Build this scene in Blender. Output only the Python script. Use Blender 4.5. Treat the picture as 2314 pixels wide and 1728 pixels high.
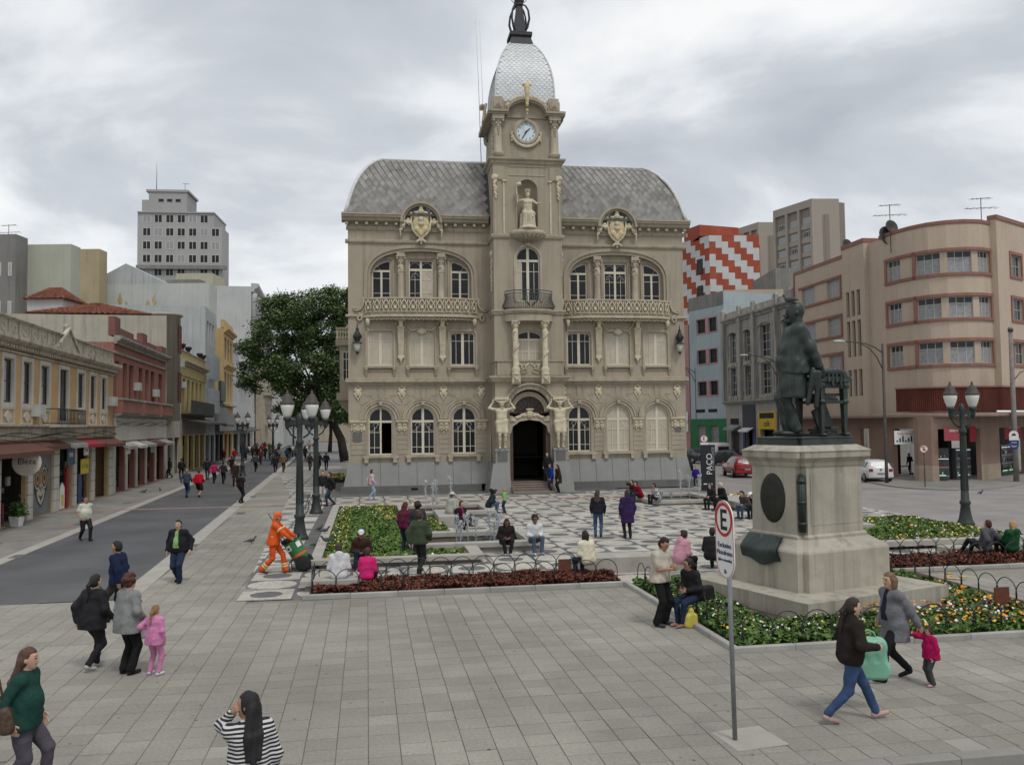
import bpy, math, random, numpy as np
from mathutils import Vector, Matrix, geometry
R = math.radians
rnd = random.Random(7)
SC = bpy.context.scene
for o in list(bpy.data.objects): bpy.data.objects.remove(o)
COL = SC.collection

# ------------------------------------------------------------------ camera
CAM_H, LENS_F, PITCH, ROLL = 4.0, 1962.0, math.atan(94/1962.0), R(0.7)
cam = bpy.data.cameras.new('camera'); camo = bpy.data.objects.new('camera', cam); COL.objects.link(camo)
cam.sensor_width = 36.0; cam.lens = 36.0*LENS_F/2314.0; cam.clip_start = 0.1; cam.clip_end = 3000
camo.matrix_world = Matrix.Translation((0, 0, CAM_H)) @ Matrix.Rotation(R(90)+PITCH, 4, 'X') @ Matrix.Rotation(-ROLL, 4, 'Z')
SC.camera = camo

# ------------------------------------------------------------------ sky, sun, exposure
SUN_EL, SUN_AZ = R(58), R(150)          # azimuth from +Y clockwise: behind and to the right of the camera
w = bpy.data.worlds.new('World'); SC.world = w; w.use_nodes = True
nt = w.node_tree; nt.nodes.clear()
def wn(t, **k):
    n = nt.nodes.new(t)
    for a, b in k.items(): setattr(n, a, b)
    return n
wl = nt.links.new
sky = wn('ShaderNodeTexSky', sky_type='NISHITA', sun_disc=False, sun_elevation=SUN_EL, sun_rotation=SUN_AZ)
bg1 = wn('ShaderNodeBackground'); bg1.inputs[1].default_value = 0.1; wl(sky.outputs[0], bg1.inputs[0])
tc = wn('ShaderNodeTexCoord'); sep = wn('ShaderNodeSeparateXYZ'); wl(tc.outputs['Generated'], sep.inputs[0])
zz = wn('ShaderNodeMath', operation='MAXIMUM'); wl(sep.outputs[2], zz.inputs[0]); zz.inputs[1].default_value = 0.0
za = wn('ShaderNodeMath', operation='ADD'); wl(zz.outputs[0], za.inputs[0]); za.inputs[1].default_value = 0.30
dx = wn('ShaderNodeMath', operation='DIVIDE'); wl(sep.outputs[0], dx.inputs[0]); wl(za.outputs[0], dx.inputs[1])
dy = wn('ShaderNodeMath', operation='DIVIDE'); wl(sep.outputs[1], dy.inputs[0]); wl(za.outputs[0], dy.inputs[1])
cmb = wn('ShaderNodeCombineXYZ'); wl(dx.outputs[0], cmb.inputs[0]); wl(dy.outputs[0], cmb.inputs[1])
mp = wn('ShaderNodeMapping'); mp.inputs['Location'].default_value = (5.3, 2.2, 0.0); mp.inputs['Scale'].default_value = (0.75, 0.9, 1); wl(cmb.outputs[0], mp.inputs[0])
n1 = wn('ShaderNodeTexNoise'); n1.inputs['Scale'].default_value = 2.1; n1.inputs['Detail'].default_value = 8; n1.inputs['Roughness'].default_value = 0.5; n1.inputs['Distortion'].default_value = 0.3
wl(mp.outputs[0], n1.inputs['Vector'])
rmp = wn('ShaderNodeValToRGB'); wl(n1.outputs[0], rmp.inputs[0])
e = rmp.color_ramp.elements
e[0].position = 0.33; e[0].color = (0.49, 0.525, 0.575, 1); e[1].position = 0.615; e[1].color = (1.0, 1.0, 1.0, 1)
m_ = rmp.color_ramp.elements.new(0.46); m_.color = (0.63, 0.665, 0.71, 1)
m_ = rmp.color_ramp.elements.new(0.535); m_.color = (0.85, 0.875, 0.905, 1)
bg2 = wn('ShaderNodeBackground'); bg2.inputs[1].default_value = 1.0; wl(rmp.outputs[0], bg2.inputs[0])
mx = wn('ShaderNodeMixShader'); mx.inputs[0].default_value = 0.94; wl(bg1.outputs[0], mx.inputs[1]); wl(bg2.outputs[0], mx.inputs[2])
wo = wn('ShaderNodeOutputWorld'); wl(mx.outputs[0], wo.inputs[0])

sun = bpy.data.lights.new('sun', 'SUN'); sun.energy = 1.35; sun.angle = R(12); sun.color = (1, 0.97, 0.92)
suno = bpy.data.objects.new('sun', sun); COL.objects.link(suno)
_d = Vector((math.sin(SUN_AZ)*math.cos(SUN_EL), math.cos(SUN_AZ)*math.cos(SUN_EL), math.sin(SUN_EL)))
suno.rotation_euler = _d.to_track_quat('Z', 'Y').to_euler(); suno.location = (0, -20, 60)
SC.view_settings.view_transform = 'Standard'; SC.view_settings.look = 'None'
SC.view_settings.exposure = 0.0; SC.view_settings.gamma = 1.0; SC.view_settings.use_curve_mapping = False
SC.render.engine = 'CYCLES'; SC.cycles.use_denoising = True; SC.cycles.max_bounces = 6; SC.cycles.diffuse_bounces = 3
SC.cycles.transparent_max_bounces = 8

# ------------------------------------------------------------------ survey: where a sight line meets the ground or an upright plane
def ray(px, py):
    x, y = px-1157.0, 864.0-py
    c, s = math.cos(ROLL), math.sin(ROLL)
    x, y = c*x+s*y, -s*x+c*y
    return Vector((x, LENS_F*math.cos(PITCH)-y*math.sin(PITCH), LENS_F*math.sin(PITCH)+y*math.cos(PITCH)))
def G(px, py, z=0.0):
    d = ray(px, py); t = (z-CAM_H)/d.z
    return Vector((d.x*t, d.y*t, z))
def AT(px, py, Y):
    d = ray(px, py); t = Y/d.y
    return Vector((d.x*t, Y, CAM_H+d.z*t))
PA = R(9.5)
def PL(a, b, z=0.0):                       # square's own axes -> world
    return Vector((a*math.cos(PA)-b*math.sin(PA), a*math.sin(PA)+b*math.cos(PA), z))

# ------------------------------------------------------------------ materials
MATS = {}
def mat(name, col=(0.5, 0.5, 0.5), rough=0.8, var=0.12, scale=3.0, bump=0.0, bscale=40.0, streak=0.0, streakcol=(0.05, 0.045, 0.04), metal=0.0, spec=0.3, fine=0.06, fscale=60.0, blotch=0.0, blotchcol=(0.1, 0.09, 0.08), world=False, spots=0.0):
    if name in MATS: return MATS[name]
    m = bpy.data.materials.new(name); m.use_nodes = True; t = m.node_tree; L = t.links.new
    b = t.nodes['Principled BSDF']; b.inputs['Roughness'].default_value = rough; b.inputs['Metallic'].default_value = metal
    b.inputs['Specular IOR Level'].default_value = spec
    N = t.nodes.new
    src = N('ShaderNodeNewGeometry').outputs['Position'] if world else N('ShaderNodeTexCoord').outputs['Object']
    def noise(sc, det=5, vec=None, ro=0.55):
        n = N('ShaderNodeTexNoise'); n.inputs['Scale'].default_value = sc; n.inputs['Detail'].default_value = det; n.inputs['Roughness'].default_value = ro
        L(vec or src, n.inputs['Vector']); return n.outputs[0]
    def ramp(v, a, b_, c0, c1):
        r_ = N('ShaderNodeMapRange'); r_.inputs[1].default_value = a; r_.inputs[2].default_value = b_; r_.inputs[3].default_value = c0; r_.inputs[4].default_value = c1
        L(v, r_.inputs[0]); return r_.outputs[0]
    def mul(c, f):
        x = N('ShaderNodeMix'); x.data_type = 'RGBA'; x.blend_type = 'MULTIPLY'; x.inputs[0].default_value = 1.0
        L(c, x.inputs[6]); L(f, x.inputs[7]); return x.outputs[2]
    def mixc(c, col2, f):
        x = N('ShaderNodeMix'); x.data_type = 'RGBA'; L(f, x.inputs[0]); L(c, x.inputs[6]); x.inputs[7].default_value = (*col2, 1); return x.outputs[2]
    rgb = N('ShaderNodeRGB'); rgb.outputs[0].default_value = (*col, 1); c = rgb.outputs[0]
    if var: c = mul(c, ramp(noise(scale), 0.3, 0.7, 1-var, 1+var))
    if fine: c = mul(c, ramp(noise(fscale, 3), 0.3, 0.7, 1-fine, 1+fine))
    if blotch: c = mixc(c, blotchcol, ramp(noise(scale*0.7, 8, ro=0.65), 0.56, 0.72, 0.0, blotch))
    if spots:
        vo = N('ShaderNodeTexVoronoi'); vo.inputs['Scale'].default_value = 2.6; L(src, vo.inputs['Vector']); c = mixc(c, (.06, .056, .05), ramp(vo.outputs['Distance'], .045, .075, spots, 0.0))
        c = mul(c, ramp(noise(0.16, 6, ro=.6), .35, .65, .8, 1.12))
    if streak:
        mpn = N('ShaderNodeMapping'); mpn.inputs['Scale'].default_value = (2.2, 2.2, 0.12); L(src, mpn.inputs[0])
        s1 = ramp(noise(1.6, 7, mpn.outputs[0], 0.6), 0.50, 0.72, 0.0, streak)
        c = mixc(c, streakcol, s1)
    L(c, b.inputs['Base Color'])
    if bump:
        bn = N('ShaderNodeBump'); bn.inputs['Strength'].default_value = bump; bn.inputs['Distance'].default_value = 0.02
        L(noise(bscale, 4), bn.inputs['Height']); L(bn.outputs[0], b.inputs['Normal'])
    MATS[name] = m; return m
def cloth(col, rough=0.9):
    k = 'cloth_%02x%02x%02x' % tuple(int(255*min(1, max(0, x))) for x in col)
    return mat(k, col, rough, 0.22, 5.0, 0.55, 26.0, fine=0.14, fscale=70.0, spec=0.15)
def glass(name='window_glass', col=(0.018, 0.02, 0.024), rough=0.12):
    return mat(name, col, rough, 0.25, 0.8, spec=0.22, fine=0)

# ------------------------------------------------------------------ mesh building
class MB:
    def __init__(s): s.v = []; s.f = []; s.m = []; s.mi = 0; s.sm = []; s.smooth = False
    def add(s, vs, fs):
        o = len(s.v); s.v += [tuple(p) for p in vs]
        for f in fs: s.f.append([i+o for i in f]); s.m.append(s.mi); s.sm.append(s.smooth)
        return s
    def box(s, x0, x1, y0, y1, z0, z1):
        return s.add([(x0,y0,z0),(x1,y0,z0),(x1,y1,z0),(x0,y1,z0),(x0,y0,z1),(x1,y0,z1),(x1,y1,z1),(x0,y1,z1)],
                     [(3,2,1,0),(4,5,6,7),(0,1,5,4),(1,2,6,5),(2,3,7,6),(3,0,4,7)])
    def taper(s, x0, x1, y0, y1, z0, X0, X1, Y0, Y1, z1):
        return s.add([(x0,y0,z0),(x1,y0,z0),(x1,y1,z0),(x0,y1,z0),(X0,Y0,z1),(X1,Y0,z1),(X1,Y1,z1),(X0,Y1,z1)],
                     [(3,2,1,0),(4,5,6,7),(0,1,5,4),(1,2,6,5),(2,3,7,6),(3,0,4,7)])
    def prism(s, poly, z0, z1):                     # polygon in xy extruded in z
        n = len(poly)
        return s.add([(x,y,z0) for x,y in poly]+[(x,y,z1) for x,y in poly],
                     [tuple(range(n-1,-1,-1)), tuple(range(n,2*n))]+[(i,(i+1)%n,n+(i+1)%n,n+i) for i in range(n)])
    def slabxz(s, poly, y0, y1):                    # polygon in xz extruded in y (y0 = front)
        n = len(poly)
        return s.add([(x,y0,z) for x,z in poly]+[(x,y1,z) for x,z in poly],
                     [tuple(range(n)), tuple(range(2*n-1,n-1,-1))]+[((i+1)%n,i,n+i,n+(i+1)%n) for i in range(n)])
    def lathe(s, prof, c=(0,0,0), seg=16, cap=True, sx=1.0, sy=1.0):
        o = s.smooth; s.smooth = True; vs = []; fs = []; n = len(prof)
        for r_, z in prof:
            for k in range(seg):
                a = 2*math.pi*k/seg; vs.append((c[0]+sx*r_*math.cos(a), c[1]+sy*r_*math.sin(a), c[2]+z))
        for i in range(n-1):
            for k in range(seg):
                fs.append((i*seg+k, i*seg+(k+1)%seg, (i+1)*seg+(k+1)%seg, (i+1)*seg+k))
        if cap: fs.append(tuple(range(seg-1,-1,-1))); fs.append(tuple((n-1)*seg+k for k in range(seg)))
        s.add(vs, fs); s.smooth = o; return s
    def tube(s, pts, r, seg=6, cap=True, closed=False):
        o = s.smooth; s.smooth = True; P = [Vector(p) for p in pts]; n = len(P); vs = []; fs = []
        rr = r if isinstance(r, (list, tuple)) else [r]*n
        up = None
        for i in range(n):
            if closed: d = P[(i+1)%n]-P[i-1]
            else: d = P[min(i+1,n-1)]-P[max(i-1,0)]
            if d.length < 1e-9: d = Vector((0,0,1))
            d.normalize()
            if up is None: up = Vector((0,0,1)) if abs(d.z) < 0.9 else Vector((1,0,0))
            a = d.cross(up)
            if a.length < 1e-6: a = d.orthogonal()
            a.normalize(); b = a.cross(d).normalized(); up = b
            for k in range(seg):
                t = 2*math.pi*k/seg; vs.append(P[i]+(a*math.cos(t)+b*math.sin(t))*rr[i])
        for i in range(n if closed else n-1):
            j = (i+1)%n
            for k in range(seg): fs.append((i*seg+k, i*seg+(k+1)%seg, j*seg+(k+1)%seg, j*seg+k))
        if cap and not closed: fs.append(tuple(range(seg-1,-1,-1))); fs.append(tuple((n-1)*seg+k for k in range(seg)))
        s.add(vs, fs); s.smooth = o; return s
    def ell(s, c, r, u=10, v=7, rot=None):
        o = s.smooth; s.smooth = True; vs = []; fs = []
        for i in range(v+1):
            th = math.pi*i/v
            for k in range(u):
                a = 2*math.pi*k/u; p = Vector((r[0]*math.sin(th)*math.cos(a), r[1]*math.sin(th)*math.sin(a), r[2]*math.cos(th)))
                if rot: p = rot @ p
                vs.append((c[0]+p.x, c[1]+p.y, c[2]+p.z))
        for i in range(v):
            for k in range(u): fs.append((i*u+k, (i+1)*u+k, (i+1)*u+(k+1)%u, i*u+(k+1)%u))
        s.add(vs, fs); s.smooth = o; return s
    def sweepx(s, prof, x0, x1):                    # moulding: profile (y,z) swept in x
        n = len(prof)
        return s.add([(x0,y,z) for y,z in prof]+[(x1,y,z) for y,z in prof],
                     [tuple(range(n)), tuple(range(2*n-1,n-1,-1))]+[((i+1)%n,i,n+i,n+(i+1)%n) for i in range(n)])
    def ring(s, c, r0, r1, y0, y1, a0=0, a1=180, seg=20, ex=1.0):   # arch band in xz, centre c=(x,z)
        vs = []; fs = []
        for k in range(seg+1):
            a = R(a0+(a1-a0)*k/seg); ca, sa = math.cos(a), math.sin(a)
            for (rr, yy) in ((r0,y0),(r1,y0),(r1,y1),(r0,y1)): vs.append((c[0]+rr*ca, yy, c[1]+rr*sa*ex))
        for k in range(seg):
            for j in range(4): fs.append((k*4+j, (k+1)*4+j, (k+1)*4+(j+1)%4, k*4+(j+1)%4))
        fs.append((3,2,1,0)); fs.append(tuple(seg*4+j for j in range(4)))
        return s.add(vs, fs)
    def panel(s, outer, holes, y, depth):           # wall in xz with openings; reveals run back by depth
        loops = [outer]+holes
        tris = geometry.tessellate_polygon([[Vector((x, z, 0)) for x, z in lp] for lp in loops])
        flat = [p for lp in loops for p in lp]
        vs = [(x, y, z) for x, z in flat]; fs = []
        for t in tris:
            a, b, c = (Vector((flat[i][0], flat[i][1])) for i in t)
            cr = (b-a).x*(c-a).y-(b-a).y*(c-a).x
            fs.append(tuple(t) if cr > 0 else tuple(reversed(t)))
        s.add(vs, fs)
        for lp in holes:
            n = len(lp); s.add([(x,y,z) for x,z in lp]+[(x,y+depth,z) for x,z in lp], [(i,(i+1)%n,n+(i+1)%n,n+i) for i in range(n)])
        return s
    def strip(s, pts, prof):                        # sweep profile (offset, z) along xy path; offset to the right-hand side
        P = [Vector((p[0], p[1])) for p in pts]; n = len(P); m = len(prof); vs = []; fs = []
        for i in range(n):
            d0 = (P[i]-P[i-1]).normalized() if i else None
            d1 = (P[i+1]-P[i]).normalized() if i < n-1 else None
            d = ((d0 or d1)+(d1 or d0)).normalized(); nn = Vector((d.y, -d.x))
            k = 1.0 if (d0 is None or d1 is None) else 1/max(0.4, d.dot(d1))
            for o_, z in prof: vs.append((P[i].x+nn.x*o_*k, P[i].y+nn.y*o_*k, z))
        for i in range(n-1):
            for j in range(m): fs.append((i*m+j, i*m+(j+1)%m, (i+1)*m+(j+1)%m, (i+1)*m+j))
        fs.append(tuple(range(m-1,-1,-1))); fs.append(tuple((n-1)*m+j for j in range(m)))
        return s.add(vs, fs)
    def mesh(s, name, mats):
        me = bpy.data.meshes.new(name); me.from_pydata(s.v, [], s.f)
        for q in (mats if isinstance(mats, (list, tuple)) else [mats]): me.materials.append(q)
        me.polygons.foreach_set('material_index', s.m); me.polygons.foreach_set('use_smooth', s.sm)
        me.update(); return me
    def obj(s, name, mats, parent=None, **k): return link(name, s.mesh(name, mats), parent, **k)
def link(name, data, parent=None, loc=None, rot=None, mw=None, label=None, cat=None, group=None, kind=None):
    o = bpy.data.objects.new(name, data); COL.objects.link(o)
    if parent: o.parent = parent
    if loc is not None: o.location = loc
    if rot is not None: o.rotation_euler = (0, 0, rot) if not hasattr(rot, '__len__') else rot
    if mw is not None: o.matrix_local = mw
    if label: o['label'] = label
    if cat: o['category'] = cat
    if group: o['group'] = group
    if kind: o['kind'] = kind
    return o
def thing(name, label, cat, loc=(0,0,0), rot=0.0, group=None): return link(name, None, None, loc, rot, label=label, cat=cat, group=group)
def copy_tree(o, parent=None, loc=None, rot=None, label=None):
    c = o.copy(); COL.objects.link(c)
    if parent: c.parent = parent
    if loc is not None: c.location = loc
    if rot is not None: c.rotation_euler = (0, 0, rot)
    if label: c['label'] = label
    for ch in list(o.children): copy_tree(ch, c)
    return c
def arch_pts(cx, zc, r, ex=1.0, seg=16, a0=0, a1=180):
    return [(cx+r*math.cos(R(a0+(a1-a0)*k/seg)), zc+r*ex*math.sin(R(a0+(a1-a0)*k/seg))) for k in range(seg+1)]
def text_mesh(txt, size, depth=0.004):
    c = bpy.data.curves.new('lettering', 'FONT'); c.body = txt; c.size = size; c.extrude = depth; c.align_x = 'CENTER'; c.align_y = 'CENTER'; c.resolution_u = 3
    o = bpy.data.objects.new('tmp_lettering', c); COL.objects.link(o)
    dg = bpy.context.evaluated_depsgraph_get(); me = bpy.data.meshes.new_from_object(o.evaluated_get(dg))
    bpy.data.objects.remove(o); bpy.data.curves.remove(c); return me
def lettering(txt, size, m, parent, loc, rot, name='lettering', depth=0.004):
    me = text_mesh(txt, size, depth); me.materials.clear(); me.materials.append(m)
    return link(name, me, parent, loc, rot)

# ------------------------------------------------------------------ rounded solids: distance fields turned into a skin of quads
class SDF:
    def __init__(s, k=0.03, wr=0.0): s.p = []; s.k = k; s.cut = []; s.wr = wr
    def cap(s, a, b, ra, rb=None, k=None): s.p.append(('c', np.array(a, float), np.array(b, float), ra, ra if rb is None else rb, k)); return s
    def ell(s, c, r, rot=None, k=None): s.p.append(('e', np.array(c, float), np.array(r, float), None if rot is None else np.array(rot), 0, k)); return s
    def bounds(s):
        lo = []; hi = []
        for q in s.p:
            if q[0] == 'c':
                lo.append(np.minimum(q[1]-q[3], q[2]-q[4])); hi.append(np.maximum(q[1]+q[3], q[2]+q[4]))
            else: m = q[2].max(); lo.append(q[1]-m); hi.append(q[1]+m)
        return np.min(lo, 0), np.max(hi, 0)
    def mesh(s, res):
        lo, hi = s.bounds(); lo = lo-3*res-0.01; hi = hi+3*res+0.01
        n = np.ceil((hi-lo)/res).astype(int)+1
        X = [lo[i]+res*np.arange(n[i]) for i in range(3)]
        F = np.full(n, 0.5)
        for q in s.p:
            k = s.k if q[5] is None else q[5]
            if q[0] == 'c': bl = np.minimum(q[1]-q[3], q[2]-q[4]); bh = np.maximum(q[1]+q[3], q[2]+q[4])
            else: m = q[2].max(); bl = q[1]-m; bh = q[1]+m
            pad = 2.2*res+k*1.5+0.01
            i0 = np.clip(np.floor((bl-pad-lo)/res).astype(int), 0, n); i1 = np.clip(np.ceil((bh+pad-lo)/res).astype(int)+1, 0, n)
            sl = tuple(slice(i0[i], i1[i]) for i in range(3))
            x = X[0][sl[0]][:, None, None]; y = X[1][sl[1]][None, :, None]; z = X[2][sl[2]][None, None, :]
            if q[0] == 'c':
                a, b = q[1], q[2]; d = b-a; dd = max(float(d@d), 1e-9)
                t = np.clip(((x-a[0])*d[0]+(y-a[1])*d[1]+(z-a[2])*d[2])/dd, 0, 1)
                f = np.sqrt((x-a[0]-t*d[0])**2+(y-a[1]-t*d[1])**2+(z-a[2]-t*d[2])**2)-(q[3]+(q[4]-q[3])*t)
            else:
                px, py, pz = x-q[1][0], y-q[1][1], z-q[1][2]
                if q[3] is not None:
                    M = q[3]; px, py, pz = (M[0,0]*px+M[1,0]*py+M[2,0]*pz), (M[0,1]*px+M[1,1]*py+M[2,1]*pz), (M[0,2]*px+M[1,2]*py+M[2,2]*pz)
                r_ = q[2]; k0 = np.sqrt((px/r_[0])**2+(py/r_[1])**2+(pz/r_[2])**2); k1 = np.sqrt((px/r_[0]**2)**2+(py/r_[1]**2)**2+(pz/r_[2]**2)**2)+1e-9
                f = k0*(k0-1)/k1
            o_ = F[sl]; h = np.clip(0.5+0.5*(o_-f)/max(k, 1e-6), 0, 1)
            F[sl] = o_*(1-h)+f*h-k*h*(1-h)
        gx, gy, gz = X[0][:, None, None], X[1][None, :, None], X[2][None, None, :]
        if s.wr: F = F+s.wr*(np.sin(15*gx+12*gz+4*np.sin(9*gy))*np.sin(19*gy-14*gz+3*np.sin(11*gx))+.7*np.sin(25*gz+15*gy+5*np.sin(8*gx))*np.sin(13*gx+11*gy+3*np.sin(7*gz)))
        for c in s.cut: F = np.maximum(F, c(gx, gy, gz))
        return nets(F, lo, res)
def nets(F, lo, res):
    S = F < 0; n = np.array(F.shape)
    cnt = np.zeros(n-1, int)
    for i in (0, 1):
        for j in (0, 1):
            for k in (0, 1): cnt += S[i:n[0]-1+i, j:n[1]-1+j, k:n[2]-1+k]
    act = np.argwhere((cnt > 0) & (cnt < 8))
    if len(act) == 0: return np.zeros((0, 3)), []
    idx = -np.ones(n-1, int); idx[act[:,0], act[:,1], act[:,2]] = np.arange(len(act))
    acc = np.zeros((len(act), 3)); c = np.zeros(len(act))
    cor = np.array([(i,j,k) for i in (0,1) for j in (0,1) for k in (0,1)])
    for a in range(8):
        for b in range(a+1, 8):
            if np.abs(cor[a]-cor[b]).sum() != 1: continue
            pa = act+cor[a]; pb = act+cor[b]
            fa = F[pa[:,0],pa[:,1],pa[:,2]]; fb = F[pb[:,0],pb[:,1],pb[:,2]]
            m = (fa < 0) != (fb < 0); t = np.where(m, fa/np.where(m, fa-fb, 1), 0)
            acc += np.where(m[:,None], cor[a]+(cor[b]-cor[a])*t[:,None], 0); c += m
    V = lo+(act+acc/c[:,None])*res; Q = []
    for ax in range(3):
        b1, b2 = (ax+1)%3, (ax+2)%3
        sh = [slice(None)]*3; s2 = [slice(None)]*3; sh[ax] = slice(0, n[ax]-1); s2[ax] = slice(1, n[ax])
        A = S[tuple(sh)]; B = S[tuple(s2)]
        e = np.argwhere(A != B); e = e[(e[:,b1] > 0) & (e[:,b2] > 0) & (e[:,b1] < n[b1]-1) & (e[:,b2] < n[b2]-1)]
        if len(e) == 0: continue
        def at(o1, o2):
            q = e.copy(); q[:,b1] -= o1; q[:,b2] -= o2; return idx[q[:,0], q[:,1], q[:,2]]
        q = np.stack([at(1,1), at(0,1), at(0,0), at(1,0)], 1)
        fl = ~A[e[:,0], e[:,1], e[:,2]]; q[fl] = q[fl][:, ::-1]; Q.append(q)
    return V, np.concatenate(Q)
def np_mesh(name, V, Q, mats, mi=None, smooth=True):
    me = bpy.data.meshes.new(name); V = np.asarray(V, np.float32); Q = np.asarray(Q, np.int32)
    me.vertices.add(len(V)); me.vertices.foreach_set('co', V.ravel())
    k = Q.shape[1]; me.loops.add(Q.size); me.loops.foreach_set('vertex_index', Q.ravel())
    me.polygons.add(len(Q)); me.polygons.foreach_set('loop_start', np.arange(0, Q.size, k, dtype=np.int32))
    me.polygons.foreach_set('use_smooth', np.full(len(Q), smooth))
    for q in mats: me.materials.append(q)
    if mi is not None: me.polygons.foreach_set('material_index', np.asarray(mi, np.int32))
    me.update(); me.validate(); return me
def LAMPM():
    if 'warm_lamp' in MATS: return MATS['warm_lamp']
    m = bpy.data.materials.new('warm_lamp'); m.use_nodes = True; b = m.node_tree.nodes['Principled BSDF']
    b.inputs['Base Color'].default_value = (.8, .45, .1, 1); b.inputs['Emission Color'].default_value = (1, .55, .12, 1); b.inputs['Emission Strength'].default_value = .8
    MATS['warm_lamp'] = m; return m
# ================================================================== ground, pavements, road
def sheet(name, poly, z, m, rot=0.0, kind='structure'):
    b = MB(); b.add([(x, y, 0) for x, y in poly], [tuple(range(len(poly)))])
    return b.obj(name, m, None, loc=(0, 0, z), rot=rot, kind=kind)
def island_rand(m, amt):                         # each paving piece its own shade
    t = m.node_tree; L = t.links.new; b = t.nodes['Principled BSDF']; src = b.inputs['Base Color'].links[0].from_socket
    g = t.nodes.new('ShaderNodeNewGeometry'); oi = t.nodes.new('ShaderNodeObjectInfo')
    ad = t.nodes.new('ShaderNodeMath'); ad.operation = 'ADD'; L(g.outputs['Random Per Island'], ad.inputs[0]); L(oi.outputs['Random'], ad.inputs[1])
    fr = t.nodes.new('ShaderNodeMath'); fr.operation = 'FRACT'; L(ad.outputs[0], fr.inputs[0])
    mr = t.nodes.new('ShaderNodeMapRange'); mr.inputs[3].default_value = 1-amt; mr.inputs[4].default_value = 1+amt; L(fr.outputs[0], mr.inputs[0])
    x = t.nodes.new('ShaderNodeMix'); x.data_type = 'RGBA'; x.blend_type = 'MULTIPLY'; x.inputs[0].default_value = 1
    L(src, x.inputs[6]); L(mr.outputs[0], x.inputs[7]); L(x.outputs[2], b.inputs['Base Color']); return m
M_asph = mat('asphalt_road', (0.25, 0.235, 0.225), 0.9, 0.16, 0.5, 0.3, 90, fine=0.16, fscale=45, blotch=0.25, blotchcol=(0.12, 0.115, 0.11))
M_street = mat('street_setts', (0.098, 0.099, 0.102), 0.85, 0.16, 0.4, 0.3, 60, fine=0.2, fscale=30, blotch=0.4, blotchcol=(0.06, 0.061, 0.063), world=True, spots=.4)
M_slab = island_rand(mat('paving_slab', (0.272, 0.257, 0.222), 0.85, 0.15, 0.35, 0.35, 60, fine=0.13, fscale=22, blotch=0.55, blotchcol=(0.165, 0.155, 0.133), world=True, spots=.75), 0.09)
M_slab_fix = island_rand(mat('paving_slab_patch', (0.32, 0.305, 0.265), 0.85, 0.1, 2, 0.2, 60), 0.05)
M_grout = mat('grout', (0.205, 0.194, 0.168), 0.95, 0.15, 2)
M_earth = mat('ground', (0.20, 0.195, 0.185), 0.95, 0.2, 0.05)
M_granite = mat('granite', (0.36, 0.34, 0.305), 0.75, 0.10, 1.5, 0.25, 60, fine=0.12, fscale=70, blotch=0.35, blotchcol=(0.17, 0.16, 0.145))
M_granite_d = mat('granite_dark', (0.25, 0.24, 0.22), 0.8, 0.12, 1.5, 0.25, 60, fine=0.14, fscale=70, blotch=0.4, blotchcol=(0.10, 0.095, 0.085))
M_kerb = island_rand(mat('kerb_stone', (0.33, 0.325, 0.30), 0.85, 0.12, 2, 0.3, 50, fine=0.12, blotch=0.4, blotchcol=(0.15, 0.15, 0.14)), 0.12)

sheet('ground', [(-1500, -200), (1500, -200), (1500, 2500), (-1500, 2500)], -0.14, M_earth)
sheet('road', [(-60, -30), (60, -30), (60, 9.42), (-60, 9.42)], -0.13, M_asph, PA)
ROAD2 = [(22.4, 27.0), (22.35, 30), (22.6, 37), (20.6, 43.6), (17.2, 47.5), (14.6, 50.8), (16.0, 58), (20, 75), (24, 100), (30, 150), (44, 150), (38, 100), (36, 78), (38, 52), (60, 52), (60, 20), (30, 20)]
sheet('side_road', ROAD2, -0.07, M_asph, PA)
pv = sheet('pavement', [(-60, 9.6), (60, 9.6), (60, 20), (30, 20), (22.4, 27), (22.4, 30), (14, 53), (14, 90), (-40, 90), (-60, 60)], -0.014, M_grout, PA)

sheet('far_pavement', [(-40, 43.9), (-2.5, 43.9), (-2.5, 90), (-40, 90)], -0.004, M_slab, PA)
# slabs of the near pavement: 0.4 m squares, the 300 nearest singly
def in_view(p, pad=30):
    v = p-Vector((0, 0, CAM_H)); zc = v.y*math.cos(PITCH)+v.z*math.sin(PITCH)
    if zc < 1: return False
    x = LENS_F*v.x/zc; y = LENS_F*(-v.y*math.sin(PITCH)+v.z*math.cos(PITCH))/zc
    return abs(x) < 1157+pad and abs(y) < 864+pad
ST = R(-11.7); SD = Vector((math.sin(ST), math.cos(ST), 0)); SN = Vector((math.cos(ST), -math.sin(ST), 0)); SO = SN*-13.268
def STR(t, off, z=0.0): return SO+SD*t+SN*off+Vector((0, 0, z))
def st_of(p): return p.dot(SD), (p-SO).dot(SN)
slabs = []
S_ = 0.392
for i in range(-46, 80):
    off = rnd.choice((0, 0, 0.0, S_*0.5)) if i % 5 == 0 else 0
    for j in range(0, 130):
        a = i*S_; b = 9.64+j*S_+off*0
        p = PL(a+S_/2, b+S_/2)
        if not in_view(p): continue
        t, of = st_of(p)
        if of < 8.75 and t > 22.0: continue
        if b > 20.45 and a > -3.1-max(0, b-22)*0.05: continue
        if a > 6.1 and 14.2 < b < 20.5 and a < 13.6: continue
        if b > 44: continue
        slabs.append((b, a, rnd.random()))
slabs.sort()
bb = MB(); bb.taper(0.003, S_-0.003, 0.003, S_-0.003, -0.012, 0.007, S_-0.007, 0.007, S_-0.007, 0.0); slab_me = bb.mesh('paving_slab', M_slab); slab_me2 = slab_me.copy(); slab_me2.materials[0] = M_slab_fix
rest = MB()
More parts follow.
